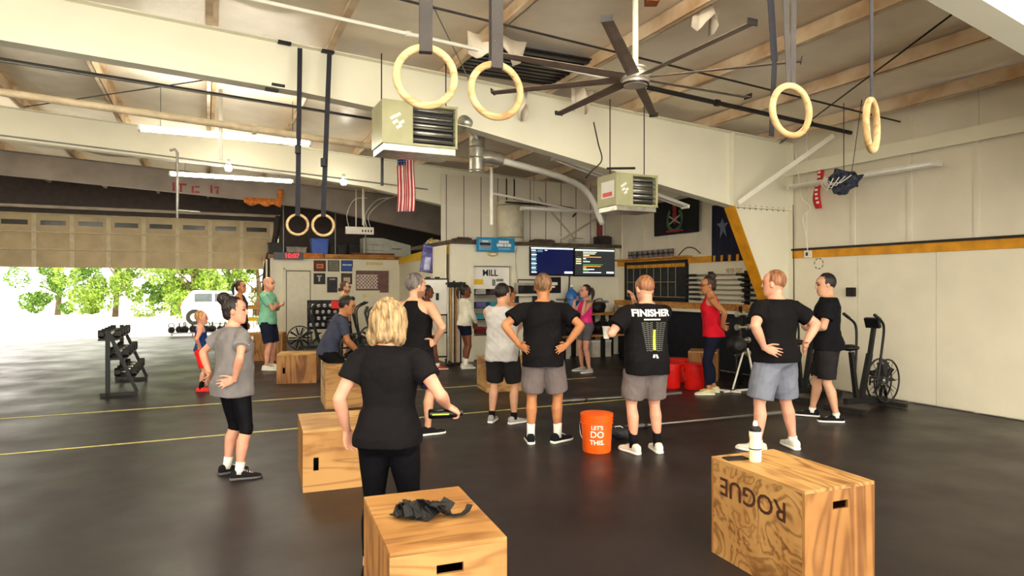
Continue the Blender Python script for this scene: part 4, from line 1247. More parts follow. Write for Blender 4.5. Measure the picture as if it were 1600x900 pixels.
# the coach's bar
tt = coach['root']; f_ = R(-112)
fw = Vector((math.sin(f_), math.cos(f_), 0)); sdv = Vector((fw.y, -fw.x, 0))
cb = Vector(tt.location) + fw * .115 + Vector((0, 0, 1.405))
barbell('barbell resting across the shoulders of the woman in bright pink', cb - sdv * 1.05, cb + sdv * 1.05)
# a small gym bag
g_ = G(974, 690)
t = thing('gym_bag', 'small dark bag on the floor beside the orange bucket', 'bag', (g_.x, g_.y + .14, 0), R(20))
mb = MB(); mb.ell((0, 0, .075), (.15, .10, .078), 20, 12); me_ = remesh([mb], .012, 2); wrinkle(me_, .012, 4); link('bag_body', me_, mat('dark_nylon', rgb(46, 44, 50), .6, var=.3, scale=30), t, True)
mb = MB(); mb.tube([(-.10, -.05, .13), (-.13, -.09, .16), (-.08, -.12, .17), (-.03, -.09, .14)], .006, 8); mb.build('bag_loop', M_paper, t, True)

# ================================================================== paper cup held by the printed shirt man
tt = fin['root']; Mw = Matrix.Translation(tt.location) @ Matrix.Rotation(tt.rotation_euler.z, 4, 'Z')
hw = Mw @ (fin['wri'][-1] + Vector((-.055, .085, -.075)))
t = thing('paper_cup', 'white paper cup held by the man in the printed shirt', 'cup', hw)
mb = MB(); mb.lathe([(0, .003), (.030, 0), (.042, .12), (.044, .122), (.040, .122), (.029, .008), (0, .008)], seg=24); mb.build('cup', M_paper, t, 'auto')
mb = MB(); mb.lathe([(.041, .119), (.0455, .120), (.0455, .126), (.041, .126)], seg=24); mb.build('cup_rim', M_paper, t, 'auto')
# print on the black shirt
sht = fin['top']; s_ = fin['s']
RB = Matrix.Rotation(R(90), 4, 'X')
def back_text(txt, size, z, bold=.0, xs=1.0, m=M_paper, x=0.0):
    me = text_mesh(txt, size, 0.0, bold=bold, xs=xs); me.transform(Matrix.Translation((x, -.3, z)) @ RB); decal(me, sht, (0, 1, 0), sht, m, 'print')
back_text('FINISHER', .094, 1.392 * s_, .0035, 1.04, x=.012)
M_pgrey = mat('grey_print', rgb(120, 120, 116), .7)
me = flat_poly([[(-.075, 1.325 * s_), (.095, 1.325 * s_), (.095, 1.338 * s_), (-.075, 1.338 * s_)]]); me.transform(Matrix.Translation((0, -.3, 0))); decal(me, sht, (0, 1, 0), sht, M_paper, 'print_line')
pol = []
for k in range(15):
    z = (1.305 - k * .019) * s_; wv = .14 - .004 * k
    for sd in (-1, 1):
        for q in range(3):
            x0 = sd * (.018 + q * (wv - .018) / 3); x1 = sd * (.018 + (q + .8) * (wv - .018) / 3)
            zz0 = z - (q % 2) * .008; zz1 = z - ((q + 1) % 2) * .008
            pl = [(x0, zz0), (x1, zz1), (x1, zz1 - .006), (x0, zz0 - .006)]
            pol.append(pl if sd > 0 else pl[::-1])
me = flat_poly(pol); me.transform(Matrix.Translation((.03, -.3, 0))); decal(me, sht, (0, 1, 0), sht, M_pgrey, 'tread_print')['kind'] = 'stuff'
pol = [[(-.014, (1.195 - .04 * k) * s_), (.014, (1.195 - .04 * k) * s_), (.014, (1.195 - .04 * (k - .96)) * s_), (-.014, (1.195 - .04 * (k - .96)) * s_)] for k in range(5)]
me = flat_poly(pol); me.transform(Matrix.Translation((.03, -.3, 0))); decal(me, sht, (0, 1, 0), sht, mat('lime_print', rgb(178, 214, 60), .6), 'lime_print')
pol = [[(-.03, .965 * s_), (-.008, .965 * s_), (-.002, .995 * s_), (-.018, .995 * s_)], [(.008, .960 * s_), (.03, .960 * s_), (.018, .995 * s_), (.002, .995 * s_)]]
me = flat_poly(pol); me.transform(Matrix.Translation((.03, -.3, 0))); decal(me, sht, (0, 1, 0), sht, M_paper, 'runner_print')

# ================================================================== rings on straps
def ring(label, c, Rr, yaw, top_z, m_strap, tilt=0.0, two=False, lean=(0, 0), buckle=True, wd=.038):
    t = thing('gym_ring', label, 'gym ring', c, yaw, 'gymnastic rings')
    r = .0155 * Rr / .1175
    pts = [(Rr * math.cos(a), 0, Rr * math.sin(a)) for a in np.linspace(0, 2 * math.pi, 49)[:-1]]
    mb = MB(); mb.tube(pts, r, 14, True); mb.build('wooden_ring', M_ring, t, True)
    zt_ = top_z - c[2]
    def strap(nm, x0, x1, y1):
        mb = MB(); a = Vector((0, 0, Rr - r)); b = Vector((x1, y1, zt_))
        mb.bar(a + Vector((x0, 0, 0)), b, wd, .003, (0, 1, 0)); return mb.build(nm, m_strap, t)
    if two:
        strap('strap', -.012, -two, lean[1]); strap('strap', .012, two * .35, lean[1])
    else:
        mb = MB()
        for y in (-r - .002, r + .002):
            mb.bar((0, y, Rr - r), (lean[0], y + lean[1], zt_), wd, .003, (0, 1, 0))
        mb.bar((0, -r - .003, Rr - r - .002), (0, r + .003, Rr - r - .002), wd, .004)
        mb.build('strap', m_strap, t)
    if buckle:
        mb = MB(); mb.bx(-.03, .03, -.03, .03, zt_ * buckle - .05, zt_ * buckle + .05); mb.build('buckle', M_black, t, bevel=.006)
    return t
def top_at(p): return ztop(UV(p)[0]) - .55
pr = P(665, 120, 2.62); ring('large near wooden ring with grey strap, above the louvred heater', pr, .116, R(12), ztop(.8) - .5, M_strap, buckle=0, lean=(.01, .03), wd=.052)
pr = P(775, 142, 2.78); ring('large near wooden ring with grey strap, closest to the ceiling fan', pr, .112, R(22), ztop(1.1) - .5, M_strap, buckle=0, lean=(.01, .03), wd=.052)
pr = P(1236, 173, 3.16); rr_ = ring('wooden ring on two grey straps beside the white diagonal brace', pr, .120, R(24), ztop(2.5) - .5, M_strap, buckle=0, two=.09, wd=.034)
mb = MB(); mb.bar((-.075, .05, -.12), (-.055, .05, .25), .030, .004, (0, 1, 0)); mb.bar((-.055, .05, .25), (-.115, .05, .95), .040, .004, (0, 1, 0)); mb.bar((-.115, .05, .95), (-.10, .02, ztop(2.5) - .5 - pr.z), .040, .004, (0, 1, 0)); mb.build('loose_strap', M_strapd, rr_)
pr = P(1362, 196, 3.10); ring('wooden ring hanging outermost beyond the white diagonal brace', pr, .118, R(50), ztop(2.5) - .5, M_strapd, buckle=0, two=.05, wd=.034)
pr = P(465, 351, 7.75); ring('small far wooden ring on long dark strap, nearer the roll-up door', pr, .118, R(20), 4.55, M_strapd, buckle=.42, wd=.055, lean=(.03, .1))
pr = P(505, 352, 7.85); ring('small far wooden ring on long dark strap, nearer the blue bin', pr, .122, R(20), 4.52, M_strapd, buckle=.36, wd=.055, lean=(.08, .1))

# ================================================================== ceiling fan
fc = Vector((1.19, 6.30, 3.70))
t = thing('ceiling_fan', 'large eight-bladed industrial ceiling fan on a white rod', 'ceiling fan', fc)
mb = MB(); mb.lathe([(0, -.075), (.11, -.075), (.125, -.06), (.125, -.03), (.145, -.02), (.145, .03), (.13, .045), (.08, .05), (.08, .085), (.10, .09), (.10, .105), (.03, .11)], seg=36); mb.build('hub', mat('hub_silver', rgb(198, 190, 176), .35, metal=.4, var=.05), t, 'auto')
mb = MB(); mb.lathe([(.122, -.070), (.131, -.07), (.131, -.055), (.122, -.055)], seg=36); mb.build('hub_band', M_dark, t, 'auto')
mb = MB(); mb.cyl((0, 0, .1), (0, 0, .86), .03, 14); mb.build('down_rod', M_lampw, t, True)
mb = MB(); mb.bx(-.20, .20, -.09, .09, .80, .87); mb.bx(.10, .22, -.07, .07, .72, .80); mb.build('mount', M_rust, t)
mb = MB(); mb.cyl((0, -.1, .83), (0, .1, .83), .045, 14); mb.build('swivel', M_lampw, t, True)
M_blade = mat('fan_blade', rgb(116, 100, 88), .5, var=.12)
for k in range(8):
    a = R(-109 + 45 * k)
    M = Matrix.Rotation(a, 4, 'Z')
    V = []; Fc = []
    for i, x in enumerate(np.linspace(.12, 1.47, 8)):
        w_ = .060 - .014 * i / 7; tl = R(14 - 6 * i / 7)
        for y, z in ((-w_, .004), (-w_ * .3, .012), (w_, .002), (w_, -.004), (-w_ * .3, -.006), (-w_, -.002)):
            V.append(M @ Vector((x, y * math.cos(tl) - z * math.sin(tl), y * math.sin(tl) + z * math.cos(tl))))
    for i in range(7):
        for q in range(6):
            l = (q + 1) % 6; Fc.append((i * 6 + q, i * 6 + l, i * 6 + 6 + l, i * 6 + 6 + q))
    Fc.append((5, 4, 3, 2, 1, 0)); Fc.append(tuple(42 + q for q in range(6)))
    mb = MB(); mb.add(V, Fc); bl = mb.build('blade', M_blade, t)
    mb = MB()
    q0 = M @ Vector((1.47, 0, .01))
    mb.box(q0, (.010, .10, .05), M=(M @ Matrix.Rotation(R(8), 4, 'Y')).to_3x3()); mb.build('winglet', M_dark, bl)

# ================================================================== unit heaters
def heater(label, u, v, z0, wd, h, dp, lug):
    t = rthing('unit_heater', label, 'heater', u, v, z0, 'gas unit heaters')
    lw = .40 * wd
    mb = MB(); mb.bx(0, lw, 0, dp, 0, h); mb.bx(lw, wd, .09, dp, 0, h); mb.bx(lw, wd, 0, .09, h - .03, h); mb.bx(lw, wd, 0, .09, 0, .03); mb.bx(wd - .03, wd, 0, .09, 0, h); mb.build('cabinet', M_heater, t, bevel=.006)
    mb = MB(); mb.bx(lw, wd - .03, .085, .09, .03, h - .03); mb.build('heat_chamber', M_black, t)
    n = 6
    for k in range(n):
        z = .07 + (h - .13) * k / (n - 1)
        mb = MB(); mb.box(((lw + wd - .03) / 2, .03, z), (wd - lw - .04, .075, .006), M=Matrix.Rotation(R(28), 3, 'X')); mb.build('louvre', M_chrome, t)
    mb = MB()
    for k in range(5):
        z = .09 + (h - .16) * k / 4
        mb.cyl((lw + .02, .075, z), (wd - .05, .075, z), .016, 8)
    mb.build('heat_tubes', M_galv, t, True)
    mb = MB(); mb.bx(.02, wd - .02, .02, dp - .02, -.09 * h / .6, 0); mb.build('drip_pan', M_galv, t)
    for (a, b) in ((.35, .60), (.50, .66), (.42, .50), (.62, .50), (.54, .40)):
        mb = MB(); cx, cz = lw * (a + .0), h * b
        mb.box((cx, -.003, cz), (lw * .20, .004, h * .07), M=Matrix.Rotation(R(-35), 3, 'Y')); mb.build('badge', M_paper, t)
    for x in (.06, wd - .06):
        mb = MB(); mb.cyl((x, dp / 2, h), (x, dp / 2, ztop(u) - z0), .008, 8); mb.build('hanger_rod', M_dark, t)
    if lug:
        mb = MB(); mb.bx(-.004, 0, .06, dp - .12, .12, h - .1); p_ = mb.build('side_plate', M_paper, t)
        mb = MB(); mb.bx(-.006, -.004, .10, dp - .16, .14, .2); mb.build('warning_strip', M_red, p_)
        mb = MB(); mb.bar((-.12, .05, h + .05), (.35, .05, h + .09), .03, .03); mb.build('bracket', M_dark, t)
    return t
ha, Ya = on_v(597, 7.75); hb, Yb = on_v(715, 7.75)
heater('large louvred unit heater hanging beneath the near wooden rings', ha, 7.75, zat(228, (Ya + Yb) / 2), hb - ha, .53, .55, False)
ha, Ya = on_v(963, 7.72); hb, Yb = on_v(1028, 7.72)
heater('smaller louvred unit heater with side label, above the twin screens', ha, 7.72, zat(322, (Ya + Yb) / 2), hb - ha, .46, .50, True)

# ================================================================== lamps
def strip(label, a, b, lit, wd=.11, name='strip_light', group='ceiling strip lights', hang=None):
    a, b = Vector(a), Vector(b); c = (a + b) / 2; d = b - a; L = d.length
    t = thing(name, label, 'strip light', c, 0, group)
    t.rotation_euler = (0, -math.asin(d.z / L), math.atan2(d.y, d.x))
    mb = MB(); mb.bx(-L / 2, L / 2, -wd * .36, wd * .36, -.01, .05); mb.build('housing', M_lampw, t)
    for y in (-wd * .62, wd * .62):
        mb = MB(); mb.cyl((-L / 2 + .04, y, .0), (L / 2 - .04, y, .0), .019, 10); mb.build('tube', M_tube if lit else M_tubeoff, t, True)
    for x0 in (-L / 2, L / 2 - .04):
        mb = MB(); mb.bx(x0, x0 + .04, -wd * .82, wd * .82, -.03, .03); mb.build('end_cap', M_lampw, t)
    if hang:
        for x in (-L * .38, L * .38):
            mb = MB(); mb.cyl((x, 0, .05), (x, 0, .05 + hang), .004, 6); mb.build('hanger', M_dark, t)
    return t
e1 = on_v(487, 10.9)[0]
strip('lit fluorescent strip light, upper and nearer of the glowing pair', W(e1 - 2.44, 10.9, 3.98), W(e1, 10.9, 3.98), True, hang=.6)
e2 = on_v(458, 15.2)[0]
strip('lit fluorescent strip light, lower and farther, above the roll-up door', W(e2 - 2.44, 15.2, 4.0), W(e2, 15.2, 4.0), True, hang=.6)
strip('unlit strip light sloping beneath the big white beam behind heater', W(*[on_v(865, 9.0)[0], 9.0], 3.70), W(on_v(1072, 9.0)[0], 9.0, 3.06), False)
strip('unlit strip light hanging before the sheet wall above the screens', W(on_v(815, 12.7)[0], 12.7, 3.36), W(on_v(965, 12.7)[0], 12.7, 3.36), False, hang=.8)
strip('unlit strip light on the wall beside the red banner', W(9.02, 8.1, 3.36), W(9.02, 5.6, 3.36), False)
# added strip lights, unseen above and behind the viewer, to brighten the hall
k = 0
for v in (1.6, -1.6):
    for u in ((-6.2, 4.6) if v > 0 else (-6.2, -2.6, 1.0, 4.6)):
        k += 1; o = strip('added unseen strip light in the %s spot of the %s overhead row' % ({-6.2: 'first', -2.6: 'second', 1.0: 'third', 4.6: 'last'}[u], 'nearest' if v > 0 else 'rearmost'), W(u, v, 3.95), W(u + 2.44, v, 3.95), True, hang=.6)
for u, nm in ((-6.0, 'first'), (-2.2, 'second'), (1.5, 'third')):  # added row out of view, put in to lighten the ceiling
    strip('added unseen strip light high under the roof, %s in the row before the rings' % nm, W(u, 3.7, 4.22), W(u + 2.44, 3.7, 4.22), True, hang=.2)
for v in (10.9, 15.2):  # added side lamps, put in for more brightness
    strip('added strip light over the dumbbell side of the hall, row %s' % {10.9: 'nearer', 15.2: 'farther'}[v], W(-6.4, v, 4.0), W(-3.96, v, 4.0), True, hang=.7)
# two bare lamps at the middle beam
for px, py, lab in ((357, 262, 'small white lamp fixed under the middle beam, near roll-up door'), (537, 284, 'small bright lamp at the end of the middle beam')):
    u_, Y_ = on_v(px, 13.6); z_ = zat(py, Y_)
    t = rthing('spot_lamp', lab, 'lamp', u_, 13.6, z_)
    mb = MB(); mb.lathe([(0, -.07), (.05, -.06), (.065, -.02), (.05, .05), (.03, .09)], seg=18); mb.build('bulb', M_tube, t, True)
    mb = MB(); mb.lathe([(.03, .085), (.035, .1), (.03, .16), (0, .16)], seg=14); mb.build('socket', M_lampw, t, True)
# ================================================================== things on the walls
def rbox(t, name, m, x0, x1, y0, y1, z0, z1, bevel=0):
    mb = MB(); mb.bx(x0, x1, y0, y1, z0, z1); return mb.build(name, m, t, bevel=bevel)
# ---- twin screens on the back wall
def vspan(px0, py0, px1, py1, v):
    ua, Ya = on_v(px0, v); ub, Yb = on_v(px1, v); Ym = (Ya + Yb) / 2
    return ua, ub, zat(py1, Ym), zat(py0, Ym)
def uspan(px0, py0, px1, py1, u):
    va, Ya = on_u(px0, u); vb, Yb = on_u(px1, u); Ym = (Ya + Yb) / 2
    return vb, va, zat(py1, Ym), zat(py0, Ym)
M_scr1 = mat('screen_navy', rgb(10, 14, 42), .2, emit=(rgb(10, 16, 50), .8)); M_scr2 = mat('screen_charcoal', rgb(34, 36, 36), .2, emit=(rgb(40, 42, 42), .7))
M_sw = mat('screen_white', rgb(235, 240, 240), .3, emit=(rgb(230, 238, 240), 1.0)); M_sy = mat('screen_sand', rgb(220, 210, 150), .3, emit=(rgb(224, 214, 150), .9)); M_sg = mat('screen_green', rgb(90, 150, 60), .3, emit=(rgb(90, 160, 60), .7)); M_so = mat('screen_orange', rgb(230, 150, 70), .3, emit=(rgb(230, 150, 70), .8)); M_sb = mat('screen_teal', rgb(80, 120, 130), .3, emit=(rgb(80, 120, 130), .7))
def screen(label, px0, py0, px1, py1, mscr, rows):
    a, b, z0, z1 = vspan(px0, py0, px1, py1, VB - .06)
    t = rthing('television', label, 'television', (a + b) / 2, VB, z0)
    wd = b - a; h = z1 - z0
    rbox(t, 'casing', M_black, -wd / 2, wd / 2, -.075, -.02, 0, h, .004); rbox(t, 'wall_mount', M_dark, -.15, .15, -.02, 0, h * .35, h * .65)
    s_ = rbox(t, 'display', mscr, -wd / 2 + .018, wd / 2 - .018, -.077, -.075, .035, h - .018)
    for (x0, x1, y0, y1, m) in rows:
        X0 = -wd / 2 + .02 + (wd - .04) * x0; X1 = -wd / 2 + .02 + (wd - .04) * x1
        rbox(s_, 'screen_graphic', m, X0, X1, -.0785, -.077, h - .02 - (h - .06) * y1, h - .02 - (h - .06) * y0)
rows1 = [(0, 1, 0, .05, M_sw)] + [(.01, .11 + .02 * (k % 2), .09 + k * .055, .125 + k * .055, M_sb if k % 3 else M_sw) for k in range(16)] + [(.15, .27, .08, .17, M_sb), (.18, .20, .10, .15, M_scr1), (.23, .25, .10, .15, M_scr1), (.32, .38, .09, .11, M_sw), (.79, .99, .90, .97, M_sw)]
rows2 = [(0, 1, .02, .08, mat('screen_pale', rgb(200, 214, 190), .3, emit=(rgb(200, 214, 190), .9)))]
for k, (l, m) in enumerate([(.34, M_sw), (.30, M_sy), (.16, M_sy), (.46, M_so), (.07, M_sw), (.10, M_sb), (.17, M_sw), (.06, M_scr2), (.50, M_sg), (.45, M_so), (.08, M_sy), (.28, M_sw), (.14, M_sg), (.46, M_sw)]):
    rows2.append((.20, .20 + l, .12 + k * .060, .145 + k * .060, m))
for k in range(6): rows2.append((.02, .15, .12 + k * .085, .16 + k * .085, M_sy if k > 2 else M_grey))
rows2.append((.80, .99, .88, .94, M_sw))
screen('wall television with navy screen, next to the MILL doorway', 828, 386, 896, 431, M_scr1, rows1)
screen('wall television with charcoal screen and coloured text rows', 897, 388, 960, 432, M_scr2, rows2)
# tilted screen on the side wall
q = P(669, 404, 15.4)
t = thing('poster_screen', 'tilted screen with blue picture high on the side wall by whiteboard', 'screen', q, ANG - R(6))
M3 = Matrix.Rotation(R(8), 3, 'Y')
mb = MB(); mb.box((0, 0, 0), (.32, .05, .66), M=M3); mb.build('casing', M_black, t)
mb = MB(); mb.box((-.02, -.03, .0), (.28, .012, .62), M=M3); p_ = mb.build('picture', mat('blue_picture', rgb(96, 96, 170), .3, var=.35, scale=9), t)
mb = MB(); mb.box((-.03, -.038, -.12), (.14, .006, .30), M=M3); mb.build('pale_figure', mat('pale_lilac', rgb(190, 190, 226), .4, var=.2, scale=9), p_)
mb = MB(); mb.box((-.01, -.038, .20), (.22, .006, .12), M=M3); mb.build('picture_band', mat('violet', rgb(70, 64, 140), .4, var=.2), p_)
mb = MB(); mb.bar((.05, .02, .2), (.28, .35, .3), .04, .04); mb.build('bracket', M_dark, t)

# ---- banner over the doorway: two blue panels with white print
a, b, z0, z1 = vspan(741, 372, 800, 394, VB)
t = rthing('banner', 'blue vinyl banner with white print above the MILL doorway', 'banner', (a + b) / 2, VB - .125, z0)
wd = b - a; h = z1 - z0
rbox(t, 'vinyl', M_cyan, -wd / 2, wd / 2, -.02, -.004, 0, h)
mb = MB(); mb.bx(-wd * .44, -wd * .12, -.023, -.02, h * .1, h * .85); mb.build('print_panel', mat('print_blue_pale', rgb(110, 170, 206), .5, var=.1), t)
for k, (x0, x1, q0, q1, m) in enumerate([(-.42, -.14, .45, .62, M_navywall), (-.40, -.14, .36, .43, M_orange), (-.36, -.2, .68, .78, M_paper), (.07, .34, .62, .80, M_paper), (.02, .20, .38, .58, M_paper), (.22, .28, .38, .58, M_paper), (.30, .40, .38, .58, M_paper), (.06, .38, .16, .28, mat('print_pale', rgb(120, 180, 214), .5))]):
    mb = MB(); mb.bx(wd * x0, wd * x1, -.026, -.0225, h * q0, h * q1); mb.build('print', m, t)
a, b, z0, z1 = vspan(760, 393, 779, 401, VB)
t = rthing('oval_plaque', 'small oval brass plaque under the blue banner', 'plaque', (a + b) / 2, VB, (z0 + z1) / 2)
Mx = Matrix.Rotation(R(90), 3, 'X') @ Matrix.Diagonal((1.0, .45, 1.0))
mb = MB(); mb.lathe([(0, .004), (.13, .004), (.135, .012), (.125, .02), (0, .022)], seg=28, M=Mx); mb.build('plate', mat('brass', rgb(206, 176, 96), .4, metal=.4), t, 'auto')
mb = MB(); mb.bx(-.06, .09, -.028, -.020, -.02, .02); mb.build('engraving', M_paper, t)

# ---- doorway sign and the merch shelves inside
dm = (dl + dr) / 2; dwid = dr - dl
t = rthing('sign_board', 'white board lettered MILL in the doorway', 'sign', dm, VB + .10, 1.62)
rbox(t, 'board', M_paper, -dwid / 2 + .02, dwid / 2 - .02, 0, .012, 0, .50)
wall_text('lettering', 'MILL', .20, M_black, t, (-.03, -.006, .36), '-v', bold=.004, xs=.95)
wall_text('lettering', 'FOOD', .13, M_grey, t, (.10, -.006, .19), '-v') if False else None
rbox(t, 'yellow_patch', M_byellow, -dwid / 2 + .05, -dwid / 2 + .27, -.006, 0, .10, .22)
rbox(t, 'outlined_square', M_grey, .02, .10, -.006, 0, .07, .22); rbox(t, 'outlined_strip', M_grey, .12, .30, -.006, 0, .17, .23)
def shelf_unit(label, u, v, wd, dp, zs, posts=True):
    t = rthing('shelf_rack', label, 'shelf', u, v, 0)
    for z in zs: rbox(t, 'shelf_board', M_dark, -wd / 2, wd / 2, 0, dp, z - .02, z)
    for x in (-wd / 2, wd / 2 - .025):
        for y in (0, dp - .025): rbox(t, 'post', M_black, x, x + .025, y, y + .025, 0, max(zs) + .35 if y == 0 else max(zs))
    return t
sz = [.62, .93, 1.20, 1.50]
shelf_unit('dark wire shelf rack of folded shirts inside the MILL doorway', dm - .05, VB + .16, dwid * .86, .38, sz)
cols = [rgb(150, 40, 44), rgb(70, 70, 74), rgb(90, 186, 206), rgb(200, 196, 186), rgb(120, 120, 180), rgb(64, 160, 190), rgb(210, 208, 200), rgb(90, 70, 70)]
names = ['dark red', 'charcoal', 'aqua', 'off-white', 'lilac', 'turquoise', 'cream', 'brown']
lvl = ['lowest', 'second', 'third', 'top']
for i, z in enumerate(sz):
    for j in range(2):
        k = (i * 2 + j) % 8
        t = rthing('folded_shirts', '%s folded shirts on the %s shelf in the doorway' % (names[k], lvl[i]), 'shirts', dm - .05 + (-.17 if j == 0 else .18), VB + .20, z, 'folded shirts in the doorway')
        for q in range(3):
            mb = MB(); mb.bx(-.13 + .008 * q, .13, 0, .28, .001 + q * .04, .038 + q * .04); mb.build('shirt', mat('shirt_%d' % k, cols[k], .85, var=.1), t, bevel=.012)
# white counter-like wall panel inside and floor threshold
t = rthing('low_cabinet', 'low white cabinet front with boards at the foot of the doorway', 'cabinet', dm, VB + .14, 0)
for k in range(6): rbox(t, 'board', M_white, -dwid / 2 + .02, dwid / 2 - .02, -.012, 0, .02 + k * .09, .105 + k * .09)

# ---- black banner, radio, water jugs, bench
a, b, z0, z1 = vspan(842, 433, 876, 458, VB)
t = rthing('wall_banner', 'black cloth banner with white script under the navy screen', 'banner', (a + b) / 2, VB, z0)
wd = b - a; h = z1 - z0
rbox(t, 'cloth', M_black, -wd / 2, wd / 2, -.012, -.002, 0, h)
for q0, q1, x0, x1 in ((.50, .68, -.42, .34), (.34, .44, -.40, .22), (.20, .26, -.05, .05)): rbox(t, 'script', M_paper, wd * x0, wd * x1, -.016, -.012, h * q0, h * q1)
rbox(t, 'script_underline', M_red, -wd * .4, wd * .25, -.016, -.012, h * .46, h * .49)
ba, bb_ = on_v(838, VB - .3)[0], UR - .25
BD = .55
t = rthing('work_bench', 'long timber bench with lower shelf along the office wall', 'bench', ba, VB - .03, 0)
BL = bb_ - ba
rbox(t, 'bench_top', M_wood, 0, BL, -BD, 0, 1.00, 1.05); rbox(t, 'lower_shelf', M_wood, 0, BL, -BD, 0, .50, .54)
for x in np.linspace(.05, BL - .05, 5):
    for y in (-BD + .05, -.05): rbox(t, 'leg', M_black, x - .04, x + .04, y - .04, y + .04, 0, 1.0)
def onbench(name, label, cat, px, z, **k):
    u_, _ = on_v(px, VB - .30); return rthing(name, label, cat, u_, VB - .30, z, **k)
t = onbench('radio', 'silver boombox radio behind the man in black on the bench', 'radio', 826, 1.05)
t.location = W(on_v(823, VB - .16)[0], VB - .16, 1.50)
q_ = rthing('wall_shelf', 'small wall shelf carrying the silver radio by the black banner', 'shelf', on_v(823, VB - .16)[0], VB, 1.46); rbox(q_, 'shelf_board', M_white, -.33, .33, -.28, -.001, .0, .038); rbox(q_, 'bracket', M_dark, -.25, -.22, -.2, -.001, -.16, 0); rbox(q_, 'bracket', M_dark, .22, .25, -.2, -.001, -.16, 0)
rbox(t, 'radio_body', mat('radio_silver', rgb(170, 166, 158), .4, var=.1), -.28, .28, -.10, .10, 0, .26, .015); rbox(t, 'radio_front', M_black, -.27, .27, -.112, -.10, .02, .20)
for x in (-.16, .16):
    mb = MB(); mb.lathe([(0, 0), (.07, 0), (.075, .012), (.06, .016), (0, .02)], (x, -.112, .11), 20, Matrix.Rotation(R(90), 3, 'X')); mb.build('speaker_cone', M_dark, t, 'auto')
mb = MB(); mb.tube([(-.22, 0, .25), (-.22, 0, .33), (.22, 0, .33), (.22, 0, .25)], .012, 8); mb.build('carry_handle', M_black, t)
for k, (px, lab) in enumerate(((893, 'blue water jug on the bench, left of its twin'), (911, 'blue water jug on the bench, behind the head of the woman in pink'))):
    t = onbench('water_jug', lab, 'water jug', px, 1.05, group='blue water jugs'); t.scale = (1.0, 1.0, 1.26)
    mb = MB(); mb.lathe([(.0, 0), (.12, 0), (.135, .02), (.135, .12), (.128, .14), (.135, .16), (.135, .27), (.128, .29), (.135, .31), (.13, .36), (.07, .43), (.03, .45), (.03, .50), (0, .50)], seg=26); mb.build('jug_body', mat('blue_jug', rgb(56, 120, 200), .2, var=.12, scale=9), t, 'auto')
    mb = MB(); mb.lathe([(.034, .485), (.036, .52), (0, .525)], seg=18); mb.build('cap', M_paper, t, True)
for k, (px, z, r_, lab) in enumerate(((935, 1.05, (.20, .16, .15), 'black duffel bag on the bench behind the woman in pink'), (852, 1.05, (.18, .14, .10), 'black bag on the bench by the black banner'), (940, .54, (.24, .17, .16), 'black bag on the lower bench shelf, nearer the corner'), (888, .54, (.2, .16, .14), 'black bag on the lower bench shelf, nearer the doorway'), (963, .54, (.12, .14, .12), 'dark bag at the corner end of the lower bench shelf'))):
    t = onbench('duffel_bag', lab, 'bag', px, z, group='bags on the bench')
    mb = MB(); mb.ell((0, 0, r_[2]), r_, 20, 12); mb.bx(-r_[0] * .6, r_[0] * .6, -r_[1] * .6, r_[1] * .6, .003, r_[2]); me_ = remesh([mb], .018, 3); wrinkle(me_, .014, 9 + k); link('bag_body', me_, mat('black_nylon', rgb(24, 23, 27), .6, var=.2), t, True)
    mb = MB(); mb.tube([(-r_[0] * .5, -r_[1] * .3, r_[2] * 1.7), (-r_[0] * .3, -r_[1] * .4, r_[2] * 2.2), (r_[0] * .3, -r_[1] * .4, r_[2] * 2.2), (r_[0] * .5, -r_[1] * .3, r_[2] * 1.7)], .012, 8); mb.build('bag_handle', M_black, t, True)
t = onbench('jar', 'glass jar on the corner end of the bench', 'jar', 962, 1.05)
mb = MB(); mb.lathe([(0, 0), (.06, 0), (.065, .015), (.065, .12), (.05, .14), (.05, .16), (0, .16)], seg=22); mb.build('jar_glass', mat('amber_jar', rgb(150, 120, 84), .2), t, 'auto')
mb = MB(); mb.lathe([(.055, .155), (.055, .18), (0, .18)], seg=22); mb.build('lid', M_grey, t, 'auto')
for px, lab in ((870, 'white carton under the bench near the man in black'), (935, 'white carton under the bench behind the coach')):
    t = onbench('carton', lab, 'carton', px, 0, group='cartons under the bench')
    rbox(t, 'carton_body', mat('carton_white', rgb(206, 200, 184), .7), -.26, .26, -.15, .15, .002, .36); rbox(t, 'carton_lid', M_white, -.27, .27, -.16, .16, .36, .40)

# ---- right wall behind the coach: calendar board, cups shelf, barbell rack, flags
a, b, z0, z1 = uspan(978, 408, 1076, 470, UR - .05)
t = rthing('calendar_board', 'black chalk calendar board with yellow header on the far side wall', 'board', UR - .05, (a + b) / 2, z0)
L_ = b - a; h = z1 - z0
def sbox(t_, nm, m, v0, v1, d0, d1, za, zb):      # on the right wall: d is distance off the wall
    mb = MB(); mb.bx(-d1, -d0, v0, v1, za, zb); return mb.build(nm, m, t_)
sbox(t, 'board', mat('blackboard', rgb(26, 32, 38), .6, var=.15), -L_ / 2 + .05, L_ / 2 - .05, 0, .02, .05, h - .05)
for za, zb in ((0, .06), (h - .06, h)): sbox(t, 'frame_rail', M_black, -L_ / 2, L_ / 2, 0, .045, za, zb)
for va, vb in ((-L_ / 2, -L_ / 2 + .06), (L_ / 2 - .06, L_ / 2)): sbox(t, 'frame_stile', M_black, va, vb, 0, .045, 0, h)
sbox(t, 'header', M_yellow, -L_ / 2 + .09, L_ / 2 - .07, .02, .026, h - .15, h - .075)
M_grid = mat('grid_tan', rgb(176, 156, 110), .6)
gx = np.linspace(L_ / 2 - .09, -L_ / 2 + .40, 8)
for x in gx: sbox(t, 'grid_line', M_grid, x - .007, x + .007, .02, .026, .09, h - .15)
